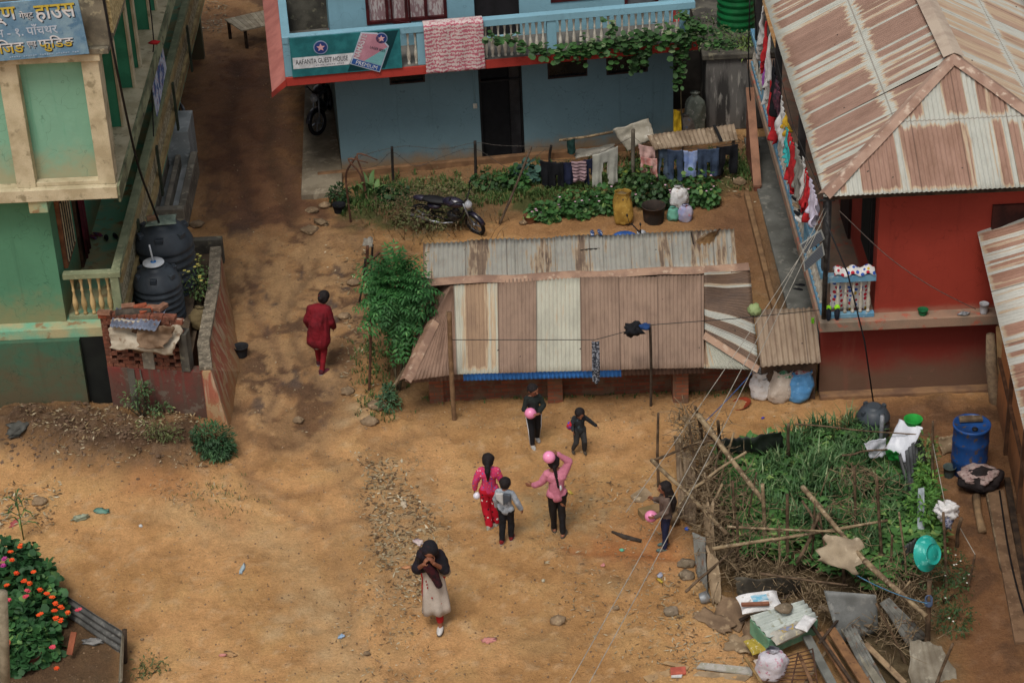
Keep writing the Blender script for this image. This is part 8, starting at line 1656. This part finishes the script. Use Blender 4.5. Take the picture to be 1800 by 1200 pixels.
mb = MB(); mb.tube([at(1076, 934, .02), at(1098, 943, .05), at(1127, 950, .04)], [.02, .04, .03], 7); mb.build('charred_stick', mat('2c2622', '3f362e', 9), None, 'charred stick on the orange earth', 'stick')
mb = MB(); mb.tube([at(185, 732, .3), at(196, 742, .18), at(206, 748, .12)], .025, 6); mb.build('stick', STICK, None, 'short stick leaning on the soil heap', 'stick')
# rusty rail fence by the feathery bush
for i, (x0, y0, x1, y1, r, lb) in enumerate([(641, 520, 646, 432, .028, 'rusty upright at the top left of the feathery bush'), (650, 500, 655, 430, .022, 'thin dark upright beside the rusty one'), (648, 690, 652, 560, .024, 'brown upright in the brush below the feathery bush'), (630, 530, 642, 455, .018, 'slanting thin rod on the lane edge')]): postobj(x0, y0, x1, y1, r, RUSTP if i % 2 == 0 else POSTD, lb, 'post', 'uprights of the lane fence')
mb = MB(); mb.beam(at(638, 470, .6), at(667, 444, .7), .05, .04); mb.build('rail', RUSTP, None, 'short rusty rail crossing above the feathery bush', 'rail'); tarp('rag', [(636, 432, .8), (655, 435, .8), (640, 420, .85), (655, 416, .85)], mat('8a8478', '756f64', 8), 'grey rag on top of the rusty upright', 'rag', .05, 3, ragged=.3)
plank([(680, 700, .1), (716, 640, .5)], .05, .04, WOOD_OLD, 'slanting old stick under the feathery bush', 'stick', 'stick')
# ---------------------------------------------------------------- bottom left flower garden
NAS = leafmat('28502a', '3f6c38', '6f944f'); b0 = ga(18, 1098)
t = thing('nasturtium', 'big nasturtium bush with orange flowers at the bottom left', 'flower bush', tuple(b0)); mb = MB()
NB = [(-.1, .85, .42, .42, .4, .42), (.3, .4, .36, .36, .4, .38), (.5, .0, .3, .32, .36, .32), (-.35, .1, .3, .4, .6, .4), (.2, -.35, .3, .3, .3, .3), (.5, -.75, .2, .36, .3, .28), (.15, -.95, .15, .35, .3, .22)]
for i, b_ in enumerate(NB): crown(mb, b0+V(*b_[:3]), b_[3:], 760, .115, .5, True, .5, i+3, .1)
mb.build('foliage', NAS, t); mb = MB(); stemset(mb, b0, b0+V(.1, .2, .4), 14, .4, .012, 5); mb.build('stems', STEM, t)
ORF = mat('d4431a', 'e05a24', 12, rough=.5); PRF = mat('9a2f7a', 'b0407a', 12); PKF = mat('d04a5a', 'c03f50', 12); rr = random.Random(9)
fl = [(18, 970, 0), (22, 985, 0), (28, 1008, 0), (60, 1005, 0), (42, 1022, 0), (52, 1025, 0), (8, 982, 1), (5, 995, 1), (82, 1045, 0), (70, 1037, 0), (92, 1050, 0), (98, 1062, 0), (96, 1075, 0), (108, 1068, 0), (120, 1078, 0), (98, 1088, 0), (106, 1092, 0), (138, 1072, 2), (48, 1038, 2), (45, 1048, 2), (92, 1138, 2), (100, 1175, 0), (15, 1055, 2), (70, 1080, 0), (12, 1030, 0), (35, 960, 0)]
for i, (x, y, k) in enumerate(fl):
    p = at(x, y, .85 if y < 1010 else .72 if y < 1100 else .5); mb = MB()
    for q in range(3):
        pp = p+rv(.018)
        for j in range(6): a = j*math.pi/3+q; leaf(mb, pp, V(math.cos(a), math.sin(a), .4), V(0, 0, 1), .045, .035, .2)
    mb.build('flower', (ORF, PRF, PKF)[k], t, ['orange flower', 'purple flower', 'pink red flower'][k])
t = thing('tall_grass_plant', 'tall thin leaved plant rising above the nasturtium', 'plant', tuple(ga(42, 950))); mb = MB(); p0 = ga(42, 950)
for k in range(12):
    a = k*2.4; z0 = .25+.05*k; q = p0+V(0, 0, z0); o = V(math.cos(a), math.sin(a)*.6, 0); pts = [q, q+o*.12+V(0, 0, .1), q+o*.24+V(0, 0, .06), q+o*.3-V(0, 0, .06)]; s_ = V(-o.y, o.x, 0).normalized()*.014; vs = []
    for w_, pp in zip((.6, 1, .8, .1), pts): vs += [pp+s_*w_, pp-s_*w_]
    mb.add(vs, [(2*i, 2*i+1, 2*i+3, 2*i+2) for i in range(3)])
mb.build('foliage', GREEN_G, t); mb = MB(); mb.tube([p0-V(0, 0, .05), p0+V(.01, 0, .95)], [.012, .005], 6); mb.build('stem', leafmat('5a6a38', '4a5a30'), t)
GRYC = mat('5f5e5a', '4a4946', 4, c3='72706a', rough=.6); cf = thing('tin_fence', 'grey corrugated tin fence round the flower garden', 'fence', tuple(at(215, 1150, 0)))
a, b = at(100, 1075, 0), at(212, 1150, 0); c_, d_ = onY(112, 1040, a.y), onY(217, 1108, b.y)
mb = MB(); mb.corr(a-V(0, 0, .05), c_, b-V(0, 0, .05), d_, .018, .11, 8, sag=.02, per=8); mb.build('panel', GRYC, cf, solid=.005)
e_ = at(208, 1235, 0); f2 = onY(214, 1190, e_.y); mb = MB(); mb.corr(b-V(0, 0, .05), d_, e_-V(0, 0, .05), f2, .018, .11, 8, per=8); mb.build('panel', mat('8a8270', '6f6858', 4, rough=.6), cf, solid=.005)
mb = MB(); mb.tube([at(220, 1165, 0), onY(219, 1105, b.y)], .035, 7); mb.build('post', WOOD_DARK, cf)
mb = MB(); mb.tube([at(12, 1290, 0), onY(4, 1040, at(12, 1290, 0).y)], .07, 10); mb.build('pole', mat('8a7f6a', '706652', 5, bump=.004), None, 'thick pale post at the bottom left edge', 'post')
vessel(4, 1150, .3, .14, .2, mat('a85a38', '94492c', 6), 'orange clay pot cut by the left edge', 'flower_pot', 'flower pot'); vessel(58, 1165, .05, .14, .18, mat('6a3f30', '583226', 6), 'dark clay pot under the nasturtium', 'flower_pot', 'flower pot')
mb = MB(); mb.beam(at(122, 1150, .12), at(130, 1110, .35), .09, .02); mb.build('tile', mat('8f5238', '7a442e', 6), None, 'reddish board standing inside the tin fence', 'board'); scrap(165, 1130, .3, .14, .03, mat('8a8884', '6f6d6a', 12), 'grey plastic scraps inside the tin fence', seed=88)
shrub('weed', 'small weed growing at the outer foot of the tin fence', ga(262, 1180), [(0, 0, .1, .3, .25, .12)], 130, .07, OLIVE, 'weed', .35, seed=93, shell=.1, stems=6)
